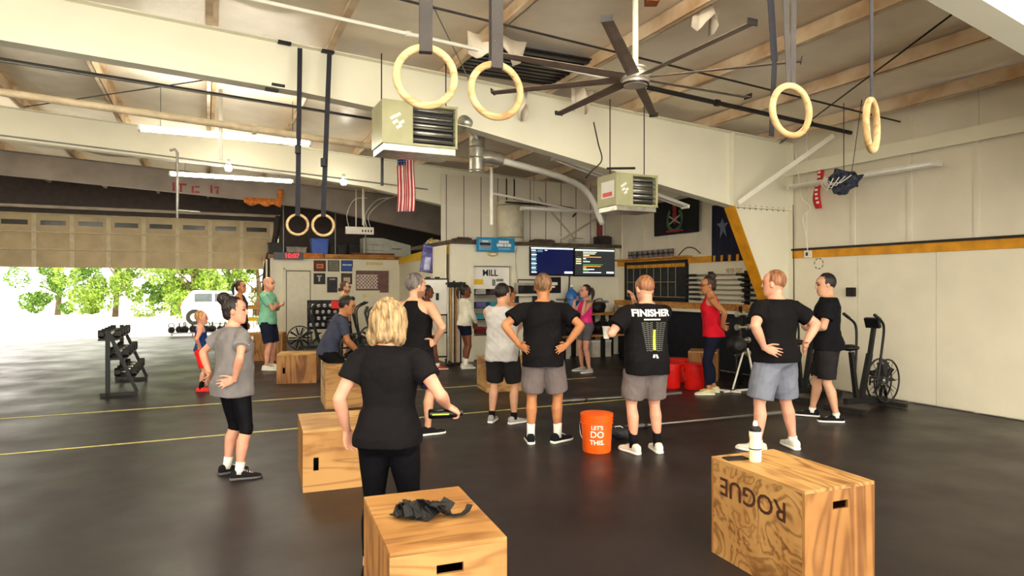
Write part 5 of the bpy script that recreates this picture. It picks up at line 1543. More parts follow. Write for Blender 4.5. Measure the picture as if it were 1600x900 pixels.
for za in (.09, .42): sbox(t, 'grid_line', M_grid, -L_ / 2 + (.09 if za < .2 else .40), L_ / 2 - .07, .02, .026, za, za + .014)
for i in range(7):
    x = (gx[i] + gx[i + 1]) / 2
    wall_text('day_letter', 'SMTWTFS'[i], .06, M_black, t, (-.028, x, h - .112), '-u')
    for r_ in range(2):
        for q in range(4):
            ln = random.uniform(.4, .9) * .2
            sbox(t, 'chalk_line', mat('chalk_blue', rgb(64, 84, 100), .8), x - ln / 2, x + ln / 2, .02, .0235, (.16 if r_ == 0 else .48) + q * .05, (.16 if r_ == 0 else .48) + q * .05 + .008)
k = 0
for i, px in enumerate((985, 993, 1001, 1009, 1017, 1025, 1033, 1041, 1049)):
    v_, Y_ = on_u(px, UR - .10)
    t = rthing('trophy_cup', 'smoky tumbler above the calendar board, %s from the corner' % ['first', 'second', 'third', 'fourth', 'fifth', 'sixth', 'seventh', 'eighth', 'ninth'][i], 'cup', UR - .10, v_, 2.337, 'tumblers in a row above the calendar')
    mb = MB(); mb.lathe([(0, 0), (.045, 0), (.05, .01), (.06, .16), (.062, .17), (.055, .17), (.045, .02), (0, .02)], seg=16); mb.build('cup_body', mat('smoked_plastic', rgb(128, 116, 116), .3, var=.2), t, 'auto')
    mb = MB(); mb.lathe([(.048, .06), (.0555, .061), (.0575, .10), (.05, .10)], seg=16); mb.build('cup_band', M_dark, t)
tr = MB(); tr.bx(UR - .18, UR, 10.9, VB - .02, 2.30, 2.335); struct('trim_8', tr, M_wood)
# barbell wall rack
va, vb = on_u(1178, UR)[0] - .25, on_u(1086, UR)[0]
t = rthing('barbell_rack', 'black wall bracket that holds the stored barbells', 'rack', UR - .045, 0, 0)
for v_ in (vb - .55, va + .35): sbox(t, 'upright', M_black, v_ - .05, v_ + .05, 0, .05, 1.30, 1.98)
for v_ in (vb - .55, va + .35):
    for k in range(6): sbox(t, 'hook', M_black, v_ - .02, v_ + .02, .05, .15, 1.375 + k * .098, 1.395 + k * .098)
pos = ['lowest', 'second lowest', 'third from the bottom', 'third from the top', 'second highest', 'highest']
for k in range(6):
    z = 1.421 + k * .098
    t = rthing('barbell', '%s barbell stored on the wall rack' % pos[k], 'barbell', UR - .155, 0, z, 'stored barbells on the wall rack')
    sh_ = .05 * k
    mb = MB(); mb.cyl((0, va + sh_, 0), (0, vb - .3 + sh_ * .5, 0), .015, 10); mb.build('shaft', M_chrome, t, True)
    mb = MB(); mb.cyl((0, vb - .35 + sh_ * .5, 0), (0, vb - .02 + sh_ * .5, 0), .025, 12); mb.build('sleeve', M_dark, t, True)
    mb = MB(); mb.cyl((0, va - .05 + sh_, 0), (0, va + .28 + sh_, 0), .025, 12); mb.build('sleeve', M_dark, t, True)
# lettering on the wall
v_, Y_ = on_u(1147, UR - .05)
t = rthing('wall_lettering', 'tan wall lettering NEVER QUIT beside the yellow column flange', 'lettering', UR - .047, v_, zat(423, Y_))
wall_text('letters', 'NEVER QUIT', .125, mat('tan_paint', rgb(176, 128, 52), .7), t, (0, 0, 0), '-u', xs=.62)
v_, Y_ = on_u(1279, UR - .05)
t = rthing('wall_emblem', 'faint grey ring emblem drawn on the white wall board', 'emblem', UR - .046, v_, zat(412, Y_))
mb = MB()
for k in range(7):
    a_ = R(50 * k + 10); mb.box((0, .085 * math.cos(a_), .085 * math.sin(a_)), (.004, .05, .018), M=Matrix.Rotation(a_ + math.pi / 2, 3, 'X'))
mb.build('emblem_marks', mat('grey_marker', rgb(130, 120, 110), .7), t)
# flags on the wall
def cloth(name, v0, v1, z0, z1, m, t_, amp=.02, off=.03, folds=3.0, thick=.006, nx=28, nz=20):
    V = []; Fc = []
    for j in range(nz + 1):
        for i in range(nx + 1):
            q = i / nx; r_ = j / nz
            V.append((-off - amp * (math.sin(q * folds * 6.28 + r_ * 1.3) * .5 + .5) * (.4 + .6 * (1 - r_)), v0 + (v1 - v0) * q, z0 + (z1 - z0) * r_ - .012 * math.sin(q * math.pi) * r_))
    for j in range(nz):
        for i in range(nx):
            a_ = j * (nx + 1) + i; Fc.append((a_, a_ + 1, a_ + nx + 2, a_ + nx + 1))
    mb = MB(); mb.add(V, Fc); o = mb.build(name, m, t_, True)
    md = o.modifiers.new('thick', 'SOLIDIFY'); md.thickness = thick
    return o
M_flag = mat('black_flag', rgb(22, 22, 26), .8, var=.15); M_flagn = mat('navy_flag', rgb(24, 28, 52), .8, var=.15)
a, b, z0, z1 = uspan(1026, 312, 1096, 366, UR)
vm = (a + b) / 2; L_ = b - a; h = z1 - z0
t = rthing('wall_flag', 'black flag with green wreath and red emblem on the sheet wall', 'flag', UR - .03, vm, z0)
cloth('cloth', -L_ / 2, L_ / 2, 0, h, M_flag, t)
M_wre = mat('wreath_green', rgb(70, 104, 70), .8); M_dred = mat('emblem_red', rgb(150, 40, 44), .8)
mb = MB()
for k in range(26):
    a_ = R(-225 + 270 * k / 25)
    mb.ell((-.062, -.24 * math.cos(a_), h * .42 + .24 * math.sin(a_)), (.004, .03, .055), 8, 6, Matrix.Rotation(a_ + .5, 3, 'X'))
mb.build('wreath', M_wre, t, True)
mb = MB(); mb.ell((-.064, 0, h * .50), (.006, .075, .17), 14, 10); mb.prism([(-.05, h * .66), (.05, h * .66), (.07, h * .80), (-.07, h * .80)], -.07, -.062, 'x'); mb.build('emblem_body', M_dred, t)
mb = MB(); mb.bar((-.068, -.17, h * .30), (-.068, .17, h * .52), .014, .03); mb.bar((-.068, .17, h * .30), (-.068, -.17, h * .52), .014, .03); mb.ell((-.070, 0, h * .86), (.005, .055, .04), 10, 6); mb.build('crossed_bolts', mat('emblem_grey', rgb(170, 164, 150), .7), t)
mb = MB(); mb.bx(-.066, -.060, -.28, .28, h * .065, h * .12); mb.build('motto_line', M_dred, t)
a, b, z0, z1 = uspan(1117, 318, 1166, 408, UR)
t = rthing('wall_flag', 'navy flag hanging behind the yellow column flange', 'flag', UR - .03, (a + b) / 2, z0)
L_ = b - a; h = z1 - z0
cloth('cloth', -L_ / 2, L_ / 2, 0, h, M_flagn, t, amp=.04, folds=4)
mb = MB(); mb.prism([(0.10, h * .75), (.05, h * .66), (-.06, h * .66), (.02, h * .58), (-.02, h * .42), (.08, h * .52), (.16, h * .4), (.15, h * .58), (.25, h * .66), (.14, h * .67)], -.082, -.074, 'x'); mb.build('pale_star', mat('star_grey', rgb(110, 116, 140), .8), t)
# red narrow banner and hanging bundle at the right
v_, Y_ = on_u(1284, UR - .06)
t = rthing('red_banner', 'narrow red banner with white letters hanging from the wall girt', 'banner', UR - .10, v_, zat(326, Y_))
h = zat(248, Y_) - zat(326, Y_)
mb = MB(); V = []; Fc = []
for j in range(21):
    r_ = j / 20; yo = .03 * math.sin(r_ * 7); wv = .055 + .012 * math.sin(r_ * 9)
    V += [(-.02 - .02 * math.sin(r_ * 5), yo - wv, h * r_), (-.04 - .02 * math.sin(r_ * 5), yo + wv, h * r_)]
for j in range(20): Fc.append((2 * j, 2 * j + 1, 2 * j + 3, 2 * j + 2))
mb.add(V, Fc); o = mb.build('cloth', mat('banner_red', rgb(206, 30, 36), .7), t, True); md = o.modifiers.new('t', 'SOLIDIFY'); md.thickness = .006
mb = MB()
for k in range(9): mb.bx(-.062, -.054, -.025 + .03 * math.sin(k * .7), .025 + .03 * math.sin(k * .7), .08 + k * h * .085, .115 + k * h * .085)
mb.build('letter_marks', M_paper, t)
pq = W(8.75, 6.95, 0); Yq = pq.y
t = rthing('hanging_bundle', 'dark bundle of straps and netting hanging behind the unlit wall tube', 'bundle', 8.62, 6.75, zat(284, W(8.62, 6.75).y))
mb = MB(); mb.ell((0, 0, 0), (.15, .27, .18), 20, 12); me_ = remesh([mb], .02, 1); wrinkle(me_, .06, 21); link('netting', me_, mat('net_blue_grey', rgb(58, 64, 82), .7, var=.5, scale=26), t, True)
mb = MB()
for k in range(4): mb.tube([(-.16, -.25 + .1 * k, .05), (-.19, -.1 + .08 * k, -.04 - .03 * k), (-.16, .1 + .05 * k, -.02), (-.12, .22, .1)], .008, 6)
mb.build('pale_cords', M_paper, t, True)
mb = MB(); mb.cyl((0, 0, .15), (0, 0, 1.2), .006, 6); mb.cyl((-.02, -.15, .12), (0, -.3, 1.15), .005, 6); mb.build('hang_line', M_dark, t)
# thermostat/outlet and conduits on the column side
v_, Y_ = on_u(1264, UR - .07)
t = rthing('outlet_box', 'small white outlet box on the yellow wall trim by the column', 'outlet', UR - .07, v_, 2.17)
sbox(t, 'box', M_lampw, -.06, .06, 0, .05, 0, .12); sbox(t, 'socket', M_dark, -.02, .02, .05, .054, .03, .09)
def cable(label, pts, r=.008, m=None, name='cable'):
    o = MB(); o.tube(pts, r, 8); ob_ = o.build(name, m or M_paper, None, True); tag(ob_, label, 'cable', 'cables and conduits'); return ob_
def spl(pts, n=6):
    pts = [Vector(p) for p in pts]; out = []
    for i in range(len(pts) - 1):
        p0 = pts[max(i - 1, 0)]; p1 = pts[i]; p2 = pts[i + 1]; p3 = pts[min(i + 2, len(pts) - 1)]
        for k in range(n):
            q = k / n; out.append(.5 * ((2 * p1) + (p2 - p0) * q + (2 * p0 - 5 * p1 + 4 * p2 - p3) * q * q + (3 * p1 - p0 - 3 * p2 + p3) * q ** 3))
    out.append(pts[-1]); return out
cable('white cable loop dropping beside the column to the outlet box', spl([W(9.15, 8.1, 4.0), W(9.1, 8.0, 3.6), W(9.12, 7.95, 3.2), W(9.15, 7.8, 3.0), W(9.15, 7.95, 2.85), W(9.16, 7.9, 2.6), W(9.2, v_, 2.28)]))
cable('thin dark cable running straight down the outer column edge', [W(9.2, 8.2, 3.1), W(9.24, 8.2, .3)], .006, M_dark)
# diagonal brace
t = thing('brace_bar', 'white diagonal brace bar from column knee up to the eave', 'brace', W(8.02, V1 - .1, 3.08))
d_ = W(9.15, 7.35, 4.12) - W(8.02, V1 - .1, 3.08)
mb = MB(); mb.bar((0, 0, 0), d_, .075, .012, (.3, -1, .3)); mb.build('bar_face', M_lampw, t)
mb = MB(); mb.bar(Vector((0, 0, -.03)), d_ + Vector((0, 0, -.03)), .012, .06, (.3, -1, .3)); mb.build('bar_leg', M_lampw, t)

# ================================================================== pipes, ducts, flag
def pipe(label, pts, r, m, cat='pipe', name='pipe', coll=None):
    t = thing(name, label, cat, (0, 0, 0))
    mb = MB(); mb.tube(pts, r, 12); mb.build('pipe_run', m, t, 'auto')
    if coll:
        for c_, d_ in coll:
            mb = MB(); mb.cyl(Vector(c_) - Vector(d_) * .03, Vector(c_) + Vector(d_) * .03, r * 1.5, 12); mb.build('coupling', m, t, 'auto')
    return t
du = W(1, 0, 0)
zc = lambda u: ztop(u) - .10
pipe('white ceiling pipe crossing beneath the purlins behind the near rings', [W(-4, 7.0, zc(-4)), W(5.2, 7.0, zc(5.2))], .022, M_lampw, coll=[(W(2.0, 7.0, zc(2.0)), du), (W(-.5, 7, zc(-.5)), du)])
pipe('dark ceiling pipe continuing behind the fan to the eave', [W(5.2, 7.0, zc(5.2)), W(9.1, 7.0, zc(9.1))], .032, M_dark, coll=[(W(6.4, 7.0, zc(6.4)), du), (W(8.2, 7, zc(8.2)), du)])
pipe('thin conduit running above the white ceiling pipe', [W(-4, 6.2, zc(-4) - .01), W(9.1, 6.2, zc(9.1) - .01)], .012, M_dark)
pipe('thick beige pipe under the big white beam by the lit strip lights', [W(-3.5, 10.0, 4.16), W(4.3, 10.0, 3.72)], .05, mat('beige_pipe', rgb(214, 194, 160), .5, var=.1), coll=[(W(.6, 10, 3.93), du)])
pipe('thin steel conduit over the upper lit strip light', [W(-3.5, 9.3, 4.35), W(3.2, 9.3, 4.02)], .014, M_grey)
pipe('second thin conduit under the big white beam', [W(-3.5, 8.9, 4.28), W(2.4, 8.9, 3.96)], .012, M_dark)
pipe('thin conduit beneath the middle beam', [W(-3.5, 13.2, 4.18), W(4.2, 13.2, 3.72)], .014, M_grey)
# flue duct: tee, elbow and long run to the sheet wall
fu = on_v(745, 9.2)[0]; zf_ = zat(248, on_v(745, 9.2)[1])
t = rthing('flue_duct', 'galvanised flue duct with tee beside the large heater', 'duct', fu, 9.2, zf_)
mb = MB(); mb.cyl((0, 0, -.20), (0, 0, .40), .115, 22); mb.build('tee_body', M_galv, t, 'auto')
for z in (-.19, .0, .16): 
    mb = MB(); mb.lathe([(.118, z), (.126, z + .01), (.118, z + .02)], seg=22); mb.build('seam_band', M_galv, t, 'auto')
mb = MB(); mb.tube([(0, 0, .02), (.18, 0, .04), (.42, .05, .03)], [.10, .105, .10], 20); mb.build('elbow', M_galv, t, 'auto')
mb = MB(); mb.tube([(-.55, -.9, .30), (-.25, -.5, .33), (0, -.02, .36)], .09, 18); mb.build('inlet', M_galv, t, True)
e_ = [(.42, .05, .02), (2.35, .9, -.13), (3.05, 1.25, -.75)]
mb = MB(); mb.tube(spl(e_, 8), .055, 16); mb.build('flue_run', M_lampw, t, True)
pv = on_v(768, 10.4)[0]
pipe('white vertical gas pipe with a branch in front of the tank', [W(pv, 10.4, 3.95), W(pv, 10.4, 2.75)], .028, M_lampw)
pipe('white branch pipe running level toward the screens', [W(pv, 10.4, 3.30), W(pv + 3.1, 12.2, 3.28)], .022, M_lampw)
pipe('dark gas pipe above the unlit strip light', spl([W(6.0, 13.2, 3.55), W(7.7, 13.2, 3.50), W(7.72, 13.2, 3.3)], 4), .02, M_dark)
v_ = 14.9; ru = on_v(937, 14.10)[0]
pipe('red vertical steel post beside the sheet wall', [W(ru, 14.10, 2.7), W(ru, 14.10, 4.1)], .07, mat('red_oxide', rgb(128, 46, 40), .6, var=.15), 'post', 'post')
for k, (a_, b_, lab) in enumerate(((on_v(842, 14.16)[0], on_v(905, 14.16)[0], 'falling'), (on_v(880, 14.16)[0], on_v(940, 14.16)[0], 'rising'))):
    z0_, z1_ = (3.85, 2.75) if k == 0 else (2.85, 3.5)
    pipe('%s diagonal brace strap on the sheet wall above the office' % lab, [W(a_, 14.16, z0_), W(b_, 14.16, z1_)], .022, M_steel2, 'brace', 'brace_strap')
tu = on_v(797, 13.9)[0]
t = rthing('water_heater', 'tall cylindrical water heater tank on the office roof', 'water heater', tu, 13.88, 2.701)
mb = MB(); mb.lathe([(0, 0), (.30, 0), (.31, .02), (.31, .92), (.29, .97), (0, 1.0)], seg=36); mb.build('tank', mat('tank_enamel', rgb(206, 198, 172), .4, var=.06), t, 'auto')
mb = MB(); mb.lathe([(.312, .10), (.318, .11), (.312, .12)], seg=36); mb.lathe([(.312, .85), (.318, .86), (.312, .87)], seg=36); mb.build('tank_band', M_grey, t, 'auto')
for x in (-.1, .1):
    mb = MB(); mb.cyl((x, 0, .96), (x, 0, 1.5), .018, 10); mb.build('supply_pipe', M_dark, t, True)
# clutter on the office roof edge
for k, (px, wd, hh, dp, c_, nm, lab, cat) in enumerate(((725, .35, .07, .4, (70, 60, 54), 'timber_offcut', 'dark timber offcut on the office roof above the corner', 'timber'), (760, .5, .05, .3, (110, 60, 44), 'timber_offcut', 'reddish timber offcut on the office roof by the banner', 'timber'),
        (850, .55, .08, .3, (80, 70, 62), 'timber_offcut', 'grey timber offcut on the office roof before the tank', 'timber'), (905, .30, .14, .3, (206, 200, 184), 'carton', 'small pale carton on the office roof over the screens', 'carton'), (945, .35, .22, .3, (52, 46, 44), 'carton', 'dark carton on the office roof at the corner', 'carton'))):
    u_ = on_v(px, VB + .2)[0]
    t = rthing(nm, lab, cat, u_, VB + .15, 2.701)
    rbox(t, 'block', mat('clutter_%d' % k, rgb(*c_), .75, var=.2), -wd / 2, wd / 2, 0, dp, 0, hh, .004); rbox(t, 'loose_strip', M_rust, -wd / 2 + .02, wd / 2 - .05, .02, .08, hh, hh + .018)
# flag of stripes
fu_, Yf = on_v(634, 9.6); zt_, zb_ = zat(241, Yf), zat(331, Yf)
t = rthing('striped_flag', 'red and white striped flag with blue canton hanging under the heater', 'flag', fu_, 9.6, zb_)
h = zt_ - zb_; WF = .25
M_fr = mat('flag_red', rgb(190, 40, 52), .75); M_fw = mat('flag_white', rgb(232, 222, 210), .75); M_fb = mat('flag_blue', rgb(36, 48, 100), .75)
def fy(x): return .035 * math.sin(x * 46)
for k in range(13):
    V = []; Fc = []; n = 10
    xa, xb = -WF / 2 + WF * k / 13, -WF / 2 + WF * (k + 1) / 13
    z_hi = h * (.80 if k < 6 else 1.0)
    for j in range(n + 1):
        r_ = j / n; zz = z_hi * r_; sw_ = .02 * math.sin(zz * 5) * (1 - zz / h)
        for x in (xa, xb): V.append((x * (1 + .10 * (1 - zz / h)) + sw_, fy(x + .01 * zz), zz + .05 * (x + .12) * (1 - r_)))
    for j in range(n): Fc.append((2 * j, 2 * j + 1, 2 * j + 3, 2 * j + 2))
    mb = MB(); mb.add(V, Fc); o = mb.build('stripe', M_fr if k % 2 == 0 else M_fw, t, True); md = o.modifiers.new('t', 'SOLIDIFY'); md.thickness = .004
V = []; Fc = []
for i in range(9):
    x = -WF / 2 + WF * 6 / 13 * i / 8; V += [(x, fy(x), h * .80), (x, fy(x), h)]
for i in range(8): Fc.append((2 * i, 2 * i + 2, 2 * i + 3, 2 * i + 1))
mb = MB(); mb.add(V, Fc); o = mb.build('canton', M_fb, t, True); md = o.modifiers.new('t', 'SOLIDIFY'); md.thickness = .004
mb = MB()
for i in range(3):
    for j in range(4): mb.ell((-WF / 2 + .02 + .035 * i, fy(-WF / 2 + .02 + .035 * i) - .006, h * (.82 + .045 * j)), (.007, .003, .007), 6, 4)
mb.build('stars', M_paper, o)
mb = MB(); mb.cyl((-WF / 2 - .03, 0, h + .01), (WF / 2 + .03, 0, h + .01), .010, 8); mb.cyl((-WF / 2, 0, h), (-WF / 2, 0, ztop(fu_) - zb_), .004, 6); mb.cyl((WF / 2, 0, h), (WF / 2, 0, ztop(fu_) - zb_), .004, 6); mb.build('flag_rod', M_dark, t)
# ================================================================== the picture wall and what stands before it
def lspan(px0, py0, px1, py1): return vspan(px0, py0, px1, py1, VL)
a, b, z0, z1 = lspan(447, 423, 485, 531)
t = tag(bpy.data.objects.new('door_2', None), kind='structure'); C.objects.link(t); t.location = W((a + b) / 2, VL, 0); t.rotation_euler = (0, 0, ANG)
wd = b - a
M_doorw = mat('door_white', rgb(230, 224, 204), .5, var=.03)
rbox(t, 'shadow_gap_strip', mat('reveal_shadow', rgb(120, 110, 96), .8), -wd / 2 - .012, wd / 2 + .012, -.012, -.001, 0, z1 + .012)  # dark backing slab painted as the shadow gap around the leaf
rbox(t, 'door_leaf', M_doorw, -wd / 2 + .02, wd / 2 - .02, -.03, -.012, .02, z1 - .025)
for x0, x1 in ((-wd / 2 - .09, -wd / 2 - .01), (wd / 2 + .01, wd / 2 + .09)): rbox(t, 'casing', M_white, x0, x1, -.05, 0, 0, z1 + .09)
rbox(t, 'casing', M_white, -wd / 2 - .09, wd / 2 + .09, -.05, 0, z1 + .01, z1 + .10)
mb = MB(); mb.lathe([(0, 0), (.012, 0), (.012, .03), (.03, .045), (.03, .07), (0, .08)], (wd / 2 - .09, -.03, .98), 16, Matrix.Rotation(R(90), 3, 'X')); mb.build('door_knob', M_dark, t, True)
rbox(wl, 'wall_batten', M_white, *(lambda q: (q, q + .05))(on_v(442, VL)[0] - .5), VL - .015, VL, 0, 2.5)
frs = [((490, 407, 509, 424), rgb(110, 40, 36), rgb(214, 140, 70), 'dark red framed plaque with tan centre, top row by the door'), ((512, 407, 530, 424), rgb(128, 128, 110), rgb(100, 100, 92), 'grey-green framed plaque in the middle of the top row'), ((533, 407, 551, 424), rgb(54, 90, 170), rgb(226, 232, 240), 'blue framed plaque with white line in the top row'),
       ((489, 427, 508, 444), rgb(50, 48, 50), rgb(200, 196, 186), 'black framed shirt print in the lower row by the door'), ((511, 433, 527, 457), rgb(54, 50, 54), rgb(180, 176, 170), 'tall charcoal board hung in the middle of the wall'), ((533, 427, 550, 444), rgb(80, 64, 58), rgb(206, 190, 170), 'brown framed photo behind the person with glasses')]
for k, (q, c1, c2, lab) in enumerate(frs):
    a, b, z0, z1 = lspan(*q); wd = b - a; h = z1 - z0
    t = rthing('picture_frame', lab, 'picture', (a + b) / 2, VL, z0, 'framed plaques on the white wall')
    rbox(t, 'frame', mat('frame_dark', rgb(44, 38, 36), .5), -wd / 2, wd / 2, -.03, -.001, 0, h, .004)
    rbox(t, 'mat_board', mat('plaque_%d' % k, c1, .6, var=.08), -wd / 2 + .025, wd / 2 - .025, -.036, -.03, .025, h - .025)
    m2 = mat('plaque_mark_%d' % k, c2, .6)
    if k == 0: rbox(t, 'centre_print', m2, -wd * .28, wd * .28, -.040, -.036, h * .28, h * .68); rbox(t, 'centre_line', M_rust, -wd * .2, wd * .2, -.042, -.040, h * .42, h * .52)
    elif k == 2: rbox(t, 'white_line', m2, -wd * .40, wd * .40, -.040, -.036, h * .54, h * .64)
    elif k == 1: [rbox(t, 'print_line', m2, -wd * .33, wd * .33, -.040, -.036, h * z, h * (z + .06)) for z in (.3, .5, .7)]
    elif k == 3: rbox(t, 'shirt_print', m2, -wd * .07, wd * .07, -.040, -.036, h * .25, h * .75); rbox(t, 'shirt_print', m2, -wd * .20, wd * .20, -.040, -.036, h * .68, h * .80)
    elif k == 4: rbox(t, 'heading', m2, -wd * .28, wd * .28, -.040, -.036, h * .82, h * .90)
    else: rbox(t, 'photo', m2, -wd * .30, wd * .30, -.040, -.036, h * .15, h * .62)
# lattice window with counter board
a, b, z0, z1 = lspan(556, 423, 607, 458)
t = rthing('lattice_panel', 'brown panel with white diagonal lattice in the picture wall', 'lattice panel', (a + b) / 2, VL, z0); wd = b - a; h = z1 - z0
rbox(t, 'back_board', mat('mauve_brown', rgb(122, 88, 84), .6, var=.1), -wd / 2, wd / 2, -.02, -.001, h * .02, h, .002)
rbox(t, 'lattice_back', mat('deep_brown', rgb(60, 34, 32), .6), -wd / 2 + .02, wd * .16, -.026, -.02, h * .22, h * .80)
x0, x1, q0, q1 = -wd / 2 + .02, wd * .16, h * .22, h * .80
n = 6; st_ = (x1 - x0) / n
for k in range(-4, n + 1):
    for sgn in (1, -1):
        p0 = [x0 + k * st_, q0 if sgn > 0 else q1]; L_ = (q1 - q0)
        p1 = [p0[0] + L_, q1 if sgn > 0 else q0]
        ta = max(0, (x0 - p0[0]) / L_); tb = min(1, (x1 - p0[0]) / L_)
        if tb - ta < .08: continue
        dz = (p1[1] - p0[1])
        mb = MB(); mb.bar((p0[0] + L_ * ta, -.032, p0[1] + dz * ta), (p0[0] + L_ * tb, -.032, p0[1] + dz * tb), .040, .012, (0, 1, 0)); mb.build('lattice_slat', mat('lattice_white', rgb(226, 206, 196), .5), t)
for za in (q0, q1): rbox(t, 'lattice_rail', mat('lattice_white', rgb(226, 206, 196), .5), x0, x1, -.04, -.026, za - .015, za + .015)
rbox(t, 'counter_board', M_white, -wd / 2 - .12, wd * .22, -.03, -.001, -.40, h * .12); rbox(t, 'label_card', mat('card_yellow', rgb(236, 226, 170), .6), -wd * .30, .0, -.034, -.03, -.14, -.03)
rbox(t, 'casing', M_white, wd / 2 + .03, wd / 2 + .11, -.04, -.001, -.9, h + .08); rbox(t, 'casing', M_white, -wd / 2 - .12, -wd / 2 - .04, -.04, -.001, -.9, h + .08); rbox(t, 'casing', M_white, -wd / 2 - .12, wd / 2 + .11, -.04, -.001, h + .02, h + .09)
u_, Y_ = on_v(586, VL)
t = rthing('yellow_lettering', 'faint yellow letters on the white wall over the lattice', 'lettering', u_, VL, zat(412, Y_))
for k in range(8): rbox(t, 'letter', mat('faded_yellow', rgb(220, 200, 110), .6), -.28 + k * .07, -.235 + k * .07, -.008, -.001, -.045, .045)
# ---- storage deck above: clock, bin, planks, conduit box, appliance, poles
ZD = 2.66
def ondeck(px, dv=.12): return on_v(px, VL + dv)[0]
t = rthing('digital_clock', 'long red-digit timer clock on the storage deck edge', 'clock', ondeck(441, -.08), VL - .14, 2.50)
rbox(t, 'case', M_blackgl, -.26, .60, -.07, .04, 0, .22, .006)
wall_text('digits', '10:07', .20, mat('red_digit', rgb(255, 40, 50), .4, emit=(rgb(255, 20, 40), 1.2)), t, (.27, -.075, .11), '-v', bold=.004)
t = rthing('storage_bin', 'blue plastic storage bin standing on the deck below the far rings', 'bin', ondeck(499, .3), VL + .35, ZD)
wd = 25 / F * 21.5; h = .50
mb = MB(); mb.prism([(-wd * .44, .002), (wd * .44, .002), (wd * .5, h), (-wd * .5, h)], -.2, .2); mb.build('bin_body', M_blue, t, bevel=.01)
rbox(t, 'rim', M_blue, -wd * .53, wd * .53, -.22, .22, h, h + .035, .006)
for x in (-.17, -.06, .06, .17): rbox(t, 'rib', M_blue, x - .012, x + .012, -.215, -.2, .03, h)
def plank(label, px, L_, z, m, dv=.0, rz=0.0, hh=.12):
    t = rthing('plank', label, 'plank', ondeck(px), VL + dv, z, 'boards lying on the storage deck')
    rbox(t, 'board', m, -L_ / 2, L_ / 2, -.06, .06, .0, hh, .004); rbox(t, 'board_end', M_rust, L_ / 2, L_ / 2 + .012, -.055, .055, .005, hh - .005)
plank('orange board along the deck edge next to the timer clock', 483, .75, 2.55, M_orange, -.12, hh=.16)
plank('long pale board along the deck edge over the pictures', 560, 2.2, 2.56, M_wood, -.12, hh=.13)
plank('thin brown board on top of the long pale board', 580, 1.4, 2.70, M_rust, -.10, hh=.05)
for k, (px, wd, h, c_, lab) in enumerate(((432, .5, .34, (40, 38, 40), 'black crate on the deck behind the timer clock'), (462, .6, .22, (150, 142, 130), 'grey carton on the deck left of the blue bin'), (528, .45, .34, (44, 46, 50), 'dark tote on the deck right of the blue bin'), (551, .30, .42, (34, 34, 38), 'black case on the deck before the appliance'))):
    t = rthing('crate', lab, 'crate', ondeck(px, .5), VL + .5, ZD, 'crates on the storage deck')
    m = mat('crate_%d' % k, rgb(*c_), .6, var=.2); rbox(t, 'crate_body', m, -wd / 2, wd / 2, -.2, .2, .002, h, .01); rbox(t, 'crate_lid', m, -wd / 2 - .02, wd / 2 + .02, -.22, .22, h, h + .04, .006)
t = rthing('appliance', 'white sloping appliance cabinet on the storage deck', 'cabinet', ondeck(600, .6), VL + .6, ZD)
mb = MB(); mb.prism([(-.75, .002), (.85, .002), (.85, .40), (-.1, .62), (-.75, .62)], -.3, .3); mb.build('cabinet_body', mat('appliance_white', rgb(212, 214, 200), .45, var=.06), t, bevel=.01)
for z in (.2, .38): rbox(t, 'panel_line', M_grey, -.72, -.1, -.305, -.3, z, z + .015)
rbox(t, 'handle', M_grey, .2, .5, -.33, -.3, .25, .29)
u_, Y_ = on_v(562, 18.2)
t = rthing('conduit_box', 'white ceiling conduit box with four dark sockets and drooping wires', 'conduit box', u_, 18.2, zat(366, Y_))
wd = 43 / F * Y_
rbox(t, 'box', M_lampw, -wd / 2, wd / 2, -.06, .06, 0, .20, .008)
for k in range(4): rbox(t, 'socket', M_black, .05 + k * .08, .085 + k * .08, -.064, -.06, .06, .12)
for x in (-.1, .12):
    mb = MB(); mb.cyl((x, 0, .2), (x, 0, 1.25), .014, 8); mb.build('drop_rod', M_lampw, t)
for k, x in enumerate((-.3, .2, .3)):
    mb = MB(); mb.tube(spl([(x, 0, .2), (x - .05, -.02, .55), (x + .15 + .1 * k, -.05, .95), (x + .5 + .1 * k, -.1, 1.0 + .05 * k)]), .008, 6); mb.build('wire', M_paper, t, True)
for px, lab in ((443, 'thin steel pole rising from deck by the timer clock'), (524, 'thin steel pole rising from deck beside the blue bin'), (571, 'thin steel pole rising from deck before the appliance')):
    u_ = ondeck(px, .15)
    pipe(lab, [W(u_, VL + .15, 2.55), W(u_, VL + .15, ztop(u_) - .05)], .022, M_grey, 'pole', 'steel_pole')
t = rthing('bead_bundle', 'pale patterned bundle on the yellow trim of the side wall', 'bundle', u0 + .25, VB + 2.0, 2.63)
mb = MB(); mb.ell((0, 0, .11), (.16, .5, .11), 18, 10); me_ = remesh([mb], .02, 1); wrinkle(me_, .04, 31); link('bundle', me_, mat('speckled', rgb(206, 190, 160), .7, var=.5, scale=18), t, True)
mb = MB(); mb.tube([(-.15, -.3, .06), (-.05, -.05, .24), (-.1, .3, .08)], .02, 8); mb.build('yellow_cord', M_byellow, t, True)

